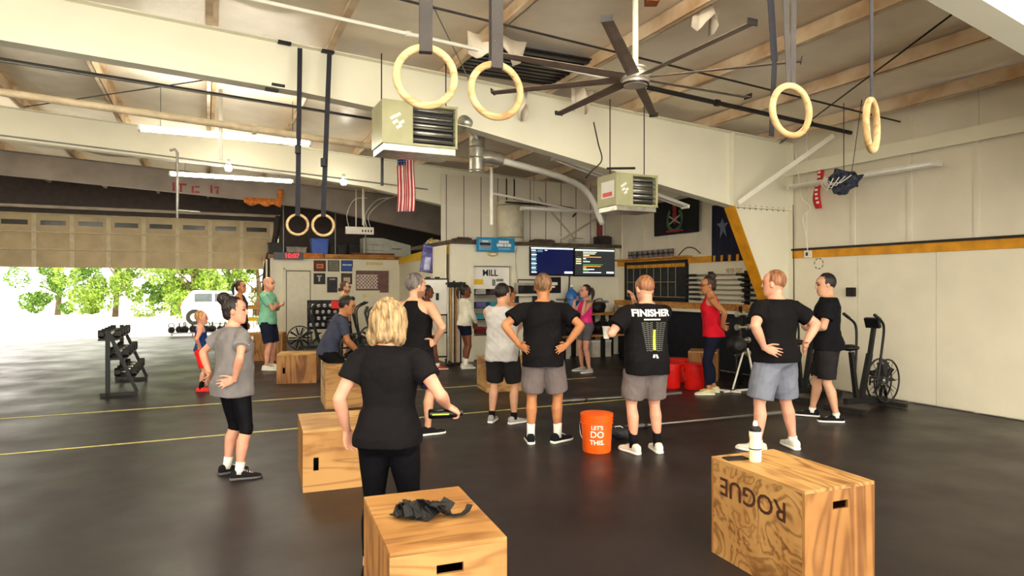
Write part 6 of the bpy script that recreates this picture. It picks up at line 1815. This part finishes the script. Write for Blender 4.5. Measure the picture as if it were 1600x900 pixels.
# ================================================================== fan bikes
def fan_bike(label, loc, rz, m_frame=None, screen_pat=False):
    m_frame = m_frame or M_black
    t = thing('fan_bike', label, 'exercise bike', loc, rz, 'fan exercise bikes')
    Mx = Matrix.Rotation(R(90), 3, 'X')
    mb = MB()
    for y in (-.055, .055): mb.tube([(.42 + .30 * math.cos(q), y, .36 + .30 * math.sin(q)) for q in np.linspace(0, 2 * math.pi, 33)[:-1]], .012, 8, True)
    for k in range(12):
        q = 2 * math.pi * k / 12
        for y in (-.055, .055): mb.cyl((.42, y, .36), (.42 + .30 * math.cos(q), y, .36 + .30 * math.sin(q)), .004, 5)
    mb.build('wheel_cage', M_dark, t)
    mb = MB()
    for k in range(10):
        q = 2 * math.pi * k / 10
        mb.box((.42 + .17 * math.cos(q), 0, .36 + .17 * math.sin(q)), (.2, .07, .006), M=Matrix.Rotation(-q, 3, 'Y') @ Matrix.Rotation(R(30), 3, 'X'))
    mb.build('fan_blades', M_black, t)
    mb = MB(); mb.cyl((.42, -.05, .36), (.42, .05, .36), .05, 14); mb.build('hub', M_grey, t, True)
    mb = MB(); mb.bar((.45, 0, .10), (-.45, 0, .14), .06, .08); mb.bar((-.2, 0, .14), (-.32, 0, .80), .05, .06); mb.bar((-.1, 0, .14), (.10, 0, .75), .06, .07); mb.bar((.1, 0, .72), (.2, 0, 1.12), .05, .05); mb.bar((.1, 0, .5), (.42, 0, .36), .05, .05); mb.build('frame', m_frame, t)
    for x in (.5, -.48):
        mb = MB(); mb.bar((x, -.28, .04), (x, .28, .04), .06, .06); mb.build('floor_bar', M_dark, t)
    mb = MB(); mb.ell((-.36, 0, .86), (.14, .12, .045), 16, 8); mb.build('saddle', M_black, t, True)
    mb = MB(); mb.cyl((-.32, 0, .78), (-.34, 0, .84), .022, 10); mb.build('seat_post', M_chrome, t)
    for sd in (-1, 1):
        mb = MB(); mb.tube(spl([(.0, sd * .16, .30), (.08, sd * .18, .80), (.10, sd * .20, 1.12), (-.02, sd * .22, 1.24), (-.14, sd * .22, 1.30)]), .017, 8); ar = mb.build('arm_lever', M_black, t, True)
        mb = MB(); mb.tube([(-.02, sd * .22, 1.24), (-.15, sd * .22, 1.305)], .022, 8); mb.build('grip', M_black, ar, True)
        mb = MB(); mb.bar((.02, sd * .05, .34), (.02 + sd * .10, sd * .12, .34 - sd * .12), .02, .03); mb.box((.02 + sd * .10, sd * .19, .34 - sd * .12), (.10, .09, .025)); mb.build('pedal', M_dark, t)
    mb = MB(); mb.box((.17, 0, 1.18), (.05, .2, .14), M=Matrix.Rotation(R(-20), 3, 'Y')); c_ = mb.build('console', M_black, t)
    return t
pr = G(501, 549); fan_bike('fan bike by the white door with red patterned guard', (pr.x - .1, pr.y, 0), R(200))
pr = P(563, 0, 15.6); fan_bike('fan bike directly behind the seated young man', (pr.x, 15.6, 0), R(200))
pr = P(585, 0, 14.2); fan_bike('fan bike between seated young man and blond hair', (pr.x, 14.2, 0), R(200))
pr = P(606, 0, 16.9); fan_bike('fan bike nearest the whiteboard', (pr.x, 16.9, 0), R(200))
pr = P(1352, 0, 9.0); fan_bike('fan bike beside the white wall boards behind dark-haired man', (pr.x, 9.0, 0), R(30))
pr = P(1262, 0, 9.9); fan_bike('fan bike between the two men in black by the wall', (pr.x, 9.9, 0), R(40))
# patterned panel (dotted) behind the first bike and small red panel
pr = P(505, 0, 18.6)
t = thing('dotted_rack', 'dark rack of white balls standing by the door', 'ball rack', (pr.x, 18.6, 0), ANG)
for x in (-.42, .42): rbox(t, 'upright', M_black, x - .02, x + .02, -.03, .03, 0, 1.28)
for z in (.62, .80, .98, 1.16): rbox(t, 'tier', M_black, -.42, .42, -.12, .12, z - .11, z - .09)
rbox(t, 'back_panel', mat('rack_navy', rgb(36, 34, 46), .6), -.42, .42, .12, .14, .45, 1.28)
k = 0
for i, z in enumerate((.62, .80, .98, 1.16)):
    for x in np.linspace(-.33, .33, 5):
        o = thing('small_ball', 'small white ball, %s on the %s tier of the rack by the white door' % (['first', 'second', 'third', 'fourth', 'fifth'][int(round((x + .33) / .165))], ['lowest', 'second', 'third', 'top'][i]), 'ball', W(0, 0, 0) + Vector((pr.x, 18.6, z - .09 + .058)) + W(x + (.04 if i % 2 else 0), 0, 0), 0, 'small white balls on the rack')
        mb = MB(); mb.ell((0, 0, 0), (.055, .055, .055), 14, 10); mb.build('ball', mat('ball_white', rgb(216, 212, 210), .5), o, True)
        mb = MB(); mb.lathe([(.0552, -.006), (.0556, 0), (.0552, .006)], seg=14); mb.build('ball_seam', M_dark, o)
for k, (z, lab) in enumerate(((1.05, 'upper red board between the ball rack and the bikes'), (.45, 'lower red board between the ball rack and the bikes'))):
    q = P(528, 0, 18.4)
    t = thing('red_board', lab, 'board', (q.x, 18.4, 0), ANG, 'red boards')
    rbox(t, 'panel', M_red, -.18, .18, 0, .02, z, z + .22); rbox(t, 'stand', M_dark, -.02, .02, .02, .05, 0, z + .2); rbox(t, 'stand_foot', M_dark, -.15, .15, -.1, .16, 0, .02)

# ================================================================== rolling whiteboard
wb0, wb1 = P(643, 0, 13.8), P(701, 0, 14.0)
cxy = (wb0 + wb1) / 2; d_ = wb1 - wb0; L_ = math.hypot(d_.x, d_.y)
t = thing('whiteboard', 'white rolling whiteboard in black frame behind the woman in dusty pink', 'whiteboard', (cxy.x, cxy.y, 0), math.atan2(d_.y, d_.x))
zt_, zb_ = zat(437, cxy.y), zat(491, cxy.y)
rbox(t, 'board', M_paper, -L_ / 2 + .03, L_ / 2 - .03, -.01, .01, zb_, zt_)
for x in (-L_ / 2, L_ / 2 - .035): rbox(t, 'upright', M_black, x, x + .035, -.02, .02, .08, zt_ + .02)
for z in (zb_ - .03, zt_, .62 * zb_, .16): rbox(t, 'rail', M_black, -L_ / 2, L_ / 2, -.02, .02, z, z + .03)
for x in (-L_ / 2, L_ / 2 - .035):
    rbox(t, 'foot', M_black, x, x + .035, -.3, .3, .06, .10)
    for y in (-.27, .27):
        mb = MB(); mb.cyl((x, y, .031), (x + .035, y, .031), .03, 12); mb.build('caster', M_dark, t, True)
rbox(t, 'eraser', M_black, .12, .18, -.04, -.01, zb_ + .30, zb_ + .45)
for x in (-.3, -.1, .1): rbox(t, 'clip', M_black, x, x + .1, -.03, .01, zt_ + .03, zt_ + .06)
# pipes standing against the corner
t0 = P(710, 0, 13.75)
t = thing('pole_rack', 'black bracket rack holding upright training poles at the corner', 'rack', (t0.x, t0.y + .22, 0), ANG)
rbox(t, 'bracket', M_black, -.20, .20, -.08, .06, 1.72, 1.76); rbox(t, 'bracket_teeth', M_black, -.20, .20, -.10, -.08, 1.66, 1.77); rbox(t, 'base_tray', M_dark, -.20, .20, -.10, .08, .0, .05); rbox(t, 'back_post', M_dark, -.02, .02, .06, .09, 0, 1.8)
pc = [('white', (232, 228, 216)), ('tan', (206, 160, 90)), ('white', (232, 228, 216)), ('orange', (206, 110, 40)), ('pale', (214, 206, 180)), ('black', (34, 32, 34)), ('white', (232, 228, 216))]
ordn = ['first', 'second', 'third', 'fourth', 'fifth', 'sixth', 'last']
for k, (nm, c_) in enumerate(pc):
    q = Vector((t0.x, t0.y + .22, 0)) + W(-.17 + .057 * k, -.02, 0)
    o = thing('training_pole', '%s upright training pole, %s in the corner rack' % (nm, ordn[k]), 'pole', (q.x, q.y, .051), 0, 'training poles in the corner rack')
    mb = MB(); mb.cyl((0, 0, 0), (0, 0, 1.62 + .04 * (k % 3)), .016, 10); mb.build('tube', mat('pole_%d' % k, rgb(*c_), .45), o, True)
    mb = MB(); mb.cyl((0, 0, 1.62 + .04 * (k % 3)), (0, 0, 1.65 + .04 * (k % 3)), .018, 10); mb.build('end_cap', M_black, o, True)
# bottle, bag by the wall
q = G(669, 572)
t = thing('sports_bottle', 'clear bottle with pale green cap on the floor behind red shoes', 'bottle', (q.x - .08, q.y + .1, 0))
mb = MB(); mb.lathe([(0, 0), (.045, 0), (.05, .01), (.05, .16), (.03, .2), (0, .2)], seg=18); mb.build('bottle_body', mat('clear_green', rgb(190, 206, 170), .2), t, True)
mb = MB(); mb.lathe([(.03, .195), (.032, .24), (0, .24)], seg=14); mb.build('cap', M_paper, t, True)
q = P(668, 548, 14.2)
t = thing('lime_bag', 'lime yellow bag hung low on the whiteboard stand', 'bag', (q.x + .02, 13.7, .18), ANG)
mb = MB(); mb.ell((0, 0, .16), (.13, .06, .17), 16, 10); me_ = remesh([mb], .015, 2); wrinkle(me_, .02, 3); link('bag_body', me_, mat('lime_nylon', rgb(206, 206, 60), .6, var=.2, scale=12), t, True)
mb = MB(); mb.tube([(-.06, 0, .3), (-.04, 0, .42), (.04, 0, .42), (.06, 0, .3)], .01, 8); mb.build('bag_strap', M_black, t, True)

# ================================================================== by the roll-up door
# kettlebells
M_kb = mat('kettlebell_iron', rgb(34, 32, 36), .5, var=.2)
def kettlebell(i, x, y, sc, label, z=0.0):
    t = thing('kettlebell', label, 'kettlebell', (x, y, z), random.uniform(0, 3), 'kettlebells by the roll-up door')
    mb = MB(); mb.lathe([(0, 0), (.075 * sc, 0), (.10 * sc, .03 * sc), (.12 * sc, .10 * sc), (.10 * sc, .17 * sc), (.06 * sc, .205 * sc), (0, .215 * sc)], seg=22); mb.build('bell', M_kb, t, True)
    mb = MB(); mb.tube(spl([(-.07 * sc, 0, .17 * sc), (-.095 * sc, 0, .25 * sc), (-.05 * sc, 0, .31 * sc), (.05 * sc, 0, .31 * sc), (.095 * sc, 0, .25 * sc), (.07 * sc, 0, .17 * sc)]), .017 * sc, 8); mb.build('handle', M_kb, t, True)
ks = [(269, 1.0), (279, 1.1), (290, 1.15), (301, 1.2), (312, 1.0), (322, 1.1), (333, 1.15), (343, 1.0), (353, 1.1), (363, .95)]
ow = ['outermost', 'second', 'third', 'fourth', 'fifth', 'sixth', 'seventh', 'eighth', 'ninth', 'last']
# they stand on a low bench in the doorway
ua_, ub_ = on_v(266, VE - .45)[0], on_v(366, VE - .45)[0]
t = rthing('kettlebell_shelf', 'low pale shelf in the open doorway carrying the kettlebells', 'shelf', (ua_ + ub_) / 2, VE - .45, 0)
HL = (ub_ - ua_) / 2
rbox(t, 'shelf_top', M_paper, -HL, HL, -.18, .18, .10, .14)
for x in np.linspace(-HL + .05, HL - .05, 4): rbox(t, 'shelf_leg', M_paper, x - .03, x + .03, -.15, .15, 0, .10)
for i, (px, sc) in enumerate(ks):
    q = W(on_v(px, VE - .45)[0], VE - .45, 0); kettlebell(i, q.x, q.y + (.05 if i % 2 else -.05), sc * .95, 'dark iron kettlebell, %s in the row by the open door' % ow[i], .1405)
# dumbbell rack at the left
rk = W(on_v(262, 12.6)[0] - .62, 12.6, 0)
t = thing('dumbbell_rack', 'three-tier black dumbbell rack near the tape line', 'rack', (rk.x, rk.y, 0), ANG + R(90))
for x in (-.9, .9):
    rbox(t, 'upright', M_black, x - .03, x + .03, .12, .18, 0, 1.0); rbox(t, 'rack_foot', M_black, x - .03, x + .03, -.25, .25, 0, .05)
    mb = MB(); mb.bar((x, -.24, .05), (x, .14, .98), .05, .05); mb.build('strut', M_black, t)
tz = [.28, .58, .88]
for i, z in enumerate(tz): rbox(t, 'tier', M_black, -.9, .9, -.20 + .11 * i, .06 + .11 * i, z - .03, z)
tn = ['bottom', 'middle', 'top']; dn = ['first', 'second', 'third', 'fourth', 'fifth']
for i, z in enumerate(tz):
    for j in range(5):
        x = -.72 + .36 * j
        q = Matrix.Rotation(ANG + R(90), 3, 'Z') @ Vector((x, -.07 + .11 * i, 0))
        o = thing('dumbbell', 'black hex dumbbell, %s on the %s tier of the rack' % (dn[j], tn[i]), 'dumbbell', (rk.x + q.x, rk.y + q.y, z + .065), ANG + R(90), 'dumbbells on the rack')
        mb = MB(); mb.cyl((0, -.09, 0), (0, .09, 0), .016, 10); mb.build('grip', M_chrome, o, True)
        for sd in (-1, 1):
            mb = MB(); mb.cyl((0, sd * .07, 0), (0, sd * .15, 0), .064, 6); mb.build('head', M_black, o)
# shelf of timber and a bike behind the mint man
q = P(388, 0, 18.0)
t = thing('timber_shelf', 'yellow and timber shelf unit behind the woman with ponytail', 'shelf', (q.x, 18.0, 0), ANG)
for z, m in ((.30, M_wood), (.72, M_byellow), (1.05, M_wood)): rbox(t, 'shelf_board', m, -.45, .55, -.2, .2, z, z + .10)
for x in (-.42, .5): rbox(t, 'shelf_side', M_wood, x, x + .05, -.2, .2, 0, 1.15)
for k in range(6):
    qq = P(397 + k * 4, 0, 18.3)
    o = thing('mobility_stick', '%s slanting wooden stick leaning in the shelf by the mint man' % ordn[k], 'stick', (qq.x, 18.32, .30), 0, 'sticks leaning in the timber shelf')
    mb = MB(); mb.tube([(0, 0, 0), (-.10 + .02 * k, .03, 1.50)], .012, 8); mb.build('stick', M_wood, o, True)
    mb = MB(); mb.tube([(-.10 + .02 * k, .03, 1.50), (-.101 + .02 * k, .0303, 1.52)], .014, 8); mb.build('stick_tip', M_dark, o, True)
# rolled strap and cable at the office edge: dark hanging drape
q = P(417, 425, 20.6)
t = thing('curtain_strip', 'dark rolled curtain hanging beside the roll-up door jamb', 'curtain', (q.x, 20.6, 0), ANG)
mb = MB(); mb.tube(spl([(.35, 0, 3.9), (.25, 0, 3.2), (.12, 0, 2.7), (.02, 0, 2.2), (-.03, 0, 1.5), (.0, 0, .9)]), [.09] * 12 + [.13] * 12 + [.10] * 7, 10); mb.build('roll', mat('brown_tarp', rgb(52, 42, 38), .7, var=.2), t, True)
mb = MB(); mb.lathe([(.13, 1.7), (.14, 1.72), (.13, 1.74)], seg=12); mb.build('tie', M_rust, t)
# orange insulation remnants on the far frame
q = on_v(409, V3 - .2)[0]
t = rthing('foam_remnant', 'torn orange foam strip stuck on the shadowed beam', 'foam', q, V3 - .13, 0)
Yq = on_v(409, V3 - .13)[1]; zf1 = zat(313, Yq)
pts = []
for k in range(13):
    r_ = k / 12; pts.append(((-.45 + .95 * r_, -.01, zf1 + .06), (-.45 + .95 * r_, -.03, zf1 - .07 - .10 * abs(math.sin(r_ * 8)))))
rag('foam_strip', pts, M_orange, t)
pts = [((.42, -.01, zf1 + .34), (.55, -.02, zf1 + .34)), ((.40, -.02, zf1 + .1), (.56, -.03, zf1 + .06)), ((.45, -.01, zf1 - .1), (.5, -.02, zf1 - .1))]
rag('foam_tail', pts, M_orange, t)

# ================================================================== outside: trees and a white van
def tree(label, x, y, h, rx, rz, seed, col):
    r = np.random.default_rng(seed)
    t = thing('tree', label, 'tree', (x, y, -.02), 0, 'trees outside the roll-up door')
    mb = MB(); mb.tube([(0, 0, 0), (.1, 0, h * .3), (-.05, .1, h * .6), (.05, 0, h * .8)], [.16, .13, .09, .04], 10)
    for k in range(5):
        a_ = r.uniform(0, 6.28); mb.tube([(0, 0, h * (.3 + .08 * k)), (rx * .5 * math.cos(a_), rx * .5 * math.sin(a_), h * (.45 + .09 * k))], [.06, .02], 6)
    mb.build('trunk', mat('bark', rgb(110, 92, 70), .9, var=.2), t, True)
    n = 8500
    c = []
    for k in range(26):
        a_ = r.uniform(0, 6.28); q = math.sqrt(r.uniform(0, 1)); c.append((rx * q * math.cos(a_), rx * .7 * q * math.sin(a_), h * .06 + h * .98 * r.uniform(0, 1), r.uniform(.35, .75)))
    V = []; Fc = []
    for i in range(n):
        cc = c[i % len(c)]; d = r.normal(size=3); d /= np.linalg.norm(d)
        p = np.array(cc[:3]) + d * cc[3] * r.uniform(.5, 1.0) ** .5
        p[2] = max(.1, p[2])
        e1 = r.normal(size=3); e1 /= np.linalg.norm(e1); e2 = np.cross(e1, r.normal(size=3)); e2 /= np.linalg.norm(e2)
        s_ = r.uniform(.07, .13); k = len(V)
        V += [tuple(p - e1 * s_), tuple(p + e2 * s_ * .45), tuple(p + e1 * s_), tuple(p - e2 * s_ * .45)]; Fc.append((k, k + 1, k + 2, k + 3))
    me = bpy.data.meshes.new('foliage'); me.from_pydata(V, [], Fc)
    m = mat('leaf_%d' % seed, col, .6, var=.25, scale=3)
    o = link('foliage', me, m, t); o['kind'] = 'stuff'
g1, g2 = rgb(128, 158, 52), rgb(100, 138, 44)
for k, (px, Y_, h, rx, col, lab) in enumerate(((300, 33, 4.6, 2.0, g1, 'bright green leafy tree outside, behind the small boy'), (355, 36, 5.4, 2.6, g2, 'taller bright green tree outside, beside the ponytailed woman'), (270, 38, 4.4, 1.8, g2, 'pale green tree outside at the near edge of the door opening'), (402, 37, 4.6, 2.0, g1, 'yellow-green tree outside behind the mint man'), (180, 36, 5.0, 2.6, g1, 'broad green tree outside the far half of the door'), (90, 38, 4.2, 2.2, g2, 'low green tree outside beyond the dumbbell rack'))):
    q = P(px, 0, Y_); tree(lab, q.x, Y_, h, rx, 0, 40 + k, col)
q = P(338, 0, 29.5)
t = thing('van', 'white parked vehicle outside the roll-up door', 'vehicle', (q.x, 29.5, -.02), R(20))
mb = MB(); mb.prism([(-1.3, .35), (1.5, .35), (1.55, .9), (1.25, 1.0), (.85, 1.45), (-.9, 1.5), (-1.25, 1.05), (-1.35, .8)], -.85, .85); mb.build('body_shell', mat('van_white', rgb(240, 238, 230), .3), t, bevel=.06)
for x0, x1 in ((-.8, -.1), (0, .75)):
    rbox(t, 'window', mat('tinted_glass', rgb(70, 80, 84), .1), x0, x1, -.862, -.85, 1.0, 1.36)
for x in (-.8, .95):
    for y in (-.82, .82):
        mb = MB(); mb.cyl((x, y - .1, .34), (x, y + .1, .34), .34, 20); w_ = mb.build('wheel', M_black, t, 'auto')
        mb = MB(); mb.cyl((x, y - .11, .34), (x, y + .11, .34), .17, 16); mb.build('hub_cap', M_chrome, w_, 'auto')
for x in (-1.345,): rbox(t, 'tail_light', M_red, x - .02, x + .02, -.75, -.5, .75, .95)

# ================================================================== dark corner by the black wall
# pole with small weights, ball, leaning white bars
q = P(1157, 0, 11.0)
t = thing('weight_stand', 'black upright stand with small chrome weights by the column', 'weight stand', (q.x, 11.0, 0), ANG)
mb = MB(); mb.cyl((0, 0, .02), (0, 0, 1.35), .03, 12); mb.build('post', M_black, t, True)
rbox(t, 'base_plate', M_black, -.2, .2, -.2, .2, 0, .025)
for k in range(4):
    z = 1.22 - k * .22
    mb = MB(); mb.cyl((-.12, -.05, z), (.12, -.05, z), .02, 10); mb.cyl((-.14, -.05, z), (-.09, -.05, z), .05, 12); mb.cyl((.09, -.05, z), (.14, -.05, z), .05, 12); mb.build('small_weight', M_chrome, t, 'auto')
q = P(1155, 0, 10.6)
t = thing('wall_ball', 'black medicine ball held on the weight stand', 'ball', (q.x, 10.72, .72))
mb = MB(); mb.ell((0, 0, 0), (.155, .155, .155), 24, 16); mb.build('ball', mat('ball_black', rgb(30, 29, 32), .5), t, True)
mb = MB(); mb.lathe([(.06, .146), (.07, .143), (.06, .14)], seg=20, M=Matrix.Rotation(R(90), 3, 'X')); mb.build('seam', M_dark, t)
mb = MB(); mb.cyl((0, .1, -.05), (.02, .35, -.05), .012, 8); mb.cyl((0, 0, -.15), (0, .05, -.718), .014, 8); mb.build('support_arm', M_dark, t)
for px0, py0, px1, py1, Y0_, Y1_, lab in ((1144, 607, 1162, 548, 10.4, 10.9, 'white bar leaning beside the woman in red'), (1182, 600, 1168, 545, 10.4, 10.9, 'white bar leaning behind the stocky man')):
    a_, b_ = P(px0, py0, Y0_), P(px1, py1, Y1_); a_.z = .02
    t = thing('leaning_bar', lab, 'bar', a_)
    mb = MB(); mb.bar((0, 0, 0), b_ - a_, .04, .025, (1, 0, 0)); mb.build('bar', M_lampw, t)
    mb = MB(); mb.box((0, 0, .012), (.07, .07, .03)); mb.build('rubber_foot', M_black, t)
q = G(1150, 612)
t = thing('floor_frame', 'pale metal floor frame lying beside the shoes of the woman in red', 'frame', (q.x, q.y, 0), R(15))
mb = MB(); mb.bar((-.25, -.05, .02), (.35, .06, .02), .03, .03); mb.build('rail', M_lampw, t)
mb = MB(); mb.bar((-.22, .12, .02), (-.02, -.16, .02), .03, .03); mb.build('cross_rail', M_lampw, t)
# seated hand/person kit on the small box: a rolled mat
# plates on the wall by the right-hand bikes
for k, (px, py, lab) in enumerate(((1332, 457, 'small black wall speaker box near the picture edge'),)):
    v_, Y_ = on_u(px, UR - .05)
    t = rthing('wall_box', lab, 'speaker', UR - .046, v_, zat(py + 6, Y_))
    sbox(t, 'box', M_black, -.06, .06, 0, .08, 0, .14); sbox(t, 'grille', M_dark, -.045, .045, .08, .084, .02, .12)

# black tape marks on the big beam, brace rods under the roof
for k, (px, py, z_off, lab) in enumerate(((445, 66, 0, 'upper black tape strip on the big beam, nearer the roll-up door'), (513, 80, 0, 'upper black tape strip on the big beam at the ring strap'), (435, 133, 0, 'lower black tape strip on the big beam, upper of two'), (425, 140, 0, 'lower black tape strip on the big beam flange, lowest'))):
    u_, Y_ = on_v(px, V1 - .115)
    t = rthing('tape_strip', lab, 'tape', u_, V1 - .115, zat(py, Y_), 'black tape marks on the big beam')
    mb = MB(); mb.bar((-.075, 0, .004), (.075, 0, -.004), .006, .035); mb.build('strip', M_black, t)
    mb = MB(); mb.bar((-.075, .05, .004), (.075, .05, -.004), .1, .004); mb.build('fold', M_black, t)
def rod(label, a, b, r=.010, m=None):
    t = thing('brace_rod', label, 'rod', (0, 0, 0), 0, 'brace rods under the roof')
    mb = MB(); mb.cyl(a, b, r, 8); mb.build('rod', m or M_dark, t, True)
    d = (Vector(b) - Vector(a)).normalized()
    mb = MB(); mb.cyl(Vector(a), Vector(a) + d * .12, r * 2, 8); mb.build('turnbuckle', M_grey, t, True)
rod('dark diagonal rod from the eave up past the outer rings', W(8.9, 8.2, ztop(8.9) - .05), W(5.9, 2.9, ztop(5.9) - .03))
rod('dark diagonal rod under the roof beside the first bay light', W(-1.4, 8.2, ztop(-1.4) - .03), W(2.9, 2.9, ztop(2.9) - .03))
rod('thin pale diagonal rod behind the near rings', W(3.2, 8.2, ztop(3.2) - .065), W(.1, 3.0, ztop(.1) - .065), .007, M_grey)
rod('dark diagonal rod above the strip lights, past the big beam', W(-2.9, 13.9, ztop(-2.9) - .03), W(1.4, 8.6, ztop(1.4) - .03))
cable('dark cable dropping along the big beam to the smaller heater', spl([W(5.15, 8.2, 4.1), W(5.10, 8.0, 3.75), W(5.13, 7.95, 3.5), W(5.0, 8.0, 3.35), W(4.95, 8.1, 3.25)]), .010, M_dark)
cable('dark hanging cable under the navy screen', spl([W(on_v(890, VB - .05)[0], VB - .05, 1.98), W(on_v(889, VB - .05)[0], VB - .04, 1.6), W(on_v(882, VB - .05)[0], VB - .05, 1.3), W(on_v(880, VB - .05)[0], VB - .05, 1.07)]), .018, M_dark)
cable('thin white wall wire running from the roof edge to the doorway', spl([W(on_v(809, VB - .03)[0], VB - .02, 2.60), W(on_v(806, VB - .03)[0], VB - .02, 2.3), W(on_v(810, VB - .03)[0], VB - .02, 1.6), W(on_v(811, VB - .03)[0], VB - .02, 1.0)]), .008, M_steel2)
cable('looped dark cable on the wall ledge behind the navy flag', spl([W(UR - .05, 11.3, 2.35), W(UR - .05, 11.05, 2.5), W(UR - .05, 10.8, 2.48), W(UR - .05, 10.6, 2.36)]), .010, M_dark)

def hang_pipe(label, px, py0, py1, v, r, m, bend=0.0):
    u_, Y_ = on_v(px, v)
    pts = [W(u_, v, zat(py0, Y_)), W(u_, v, zat(py1, Y_))]
    if bend: pts = [W(u_ - bend, v, zat(py0, Y_) + .02), W(u_ - bend * .3, v, zat(py0, Y_) + .05)] + pts
    pipe(label, pts, r, m)
hang_pipe('pale vertical pipe hanging under the big beam by the upper strip light', 345, 140, 250, 10.2, .028, M_lampw)
hang_pipe('grey vertical conduit dropping before the roll-up door', 277, 238, 340, 13.0, .022, M_grey, .12)
u_, Y_ = on_v(277, 13.0)
pipe('short level conduit stub on the grey vertical conduit', [W(u_, 13.0, zat(329, Y_)), W(u_ + .36, 13.0, zat(330, Y_))], .022, M_grey)
hang_pipe('thin pale drop pipe above the conduit box, nearer the flag', 567, 285, 352, 17.6, .020, M_lampw)
hang_pipe('dark paired gas pipe under the large heater', 597, 240, 290, 8.6, .020, M_dark)
u_, Y_ = on_v(306, V3 - .02)
t = rthing('paint_marks', 'faded red paint marks on the shadowed beam over the roll-up door', 'paint marks', u_, V3 - .009, zat(294, Y_))
for k, (x, z, wv, h) in enumerate(((-.55, 0, .05, .24), (-.42, .08, .2, .05), (-.38, -.02, .05, .2), (-.1, -.04, .05, .18), (-.03, .04, .12, .04), (-.03, -.1, .12, .04), (.35, 0, .05, .22), (.45, .05, .12, .05), (.5, -.06, .05, .12))):
    rbox(t, 'dab', mat('faded_red', rgb(150, 52, 50), .8, var=.2), x, x + wv, -.004, 0, z - h / 2, z + h / 2)
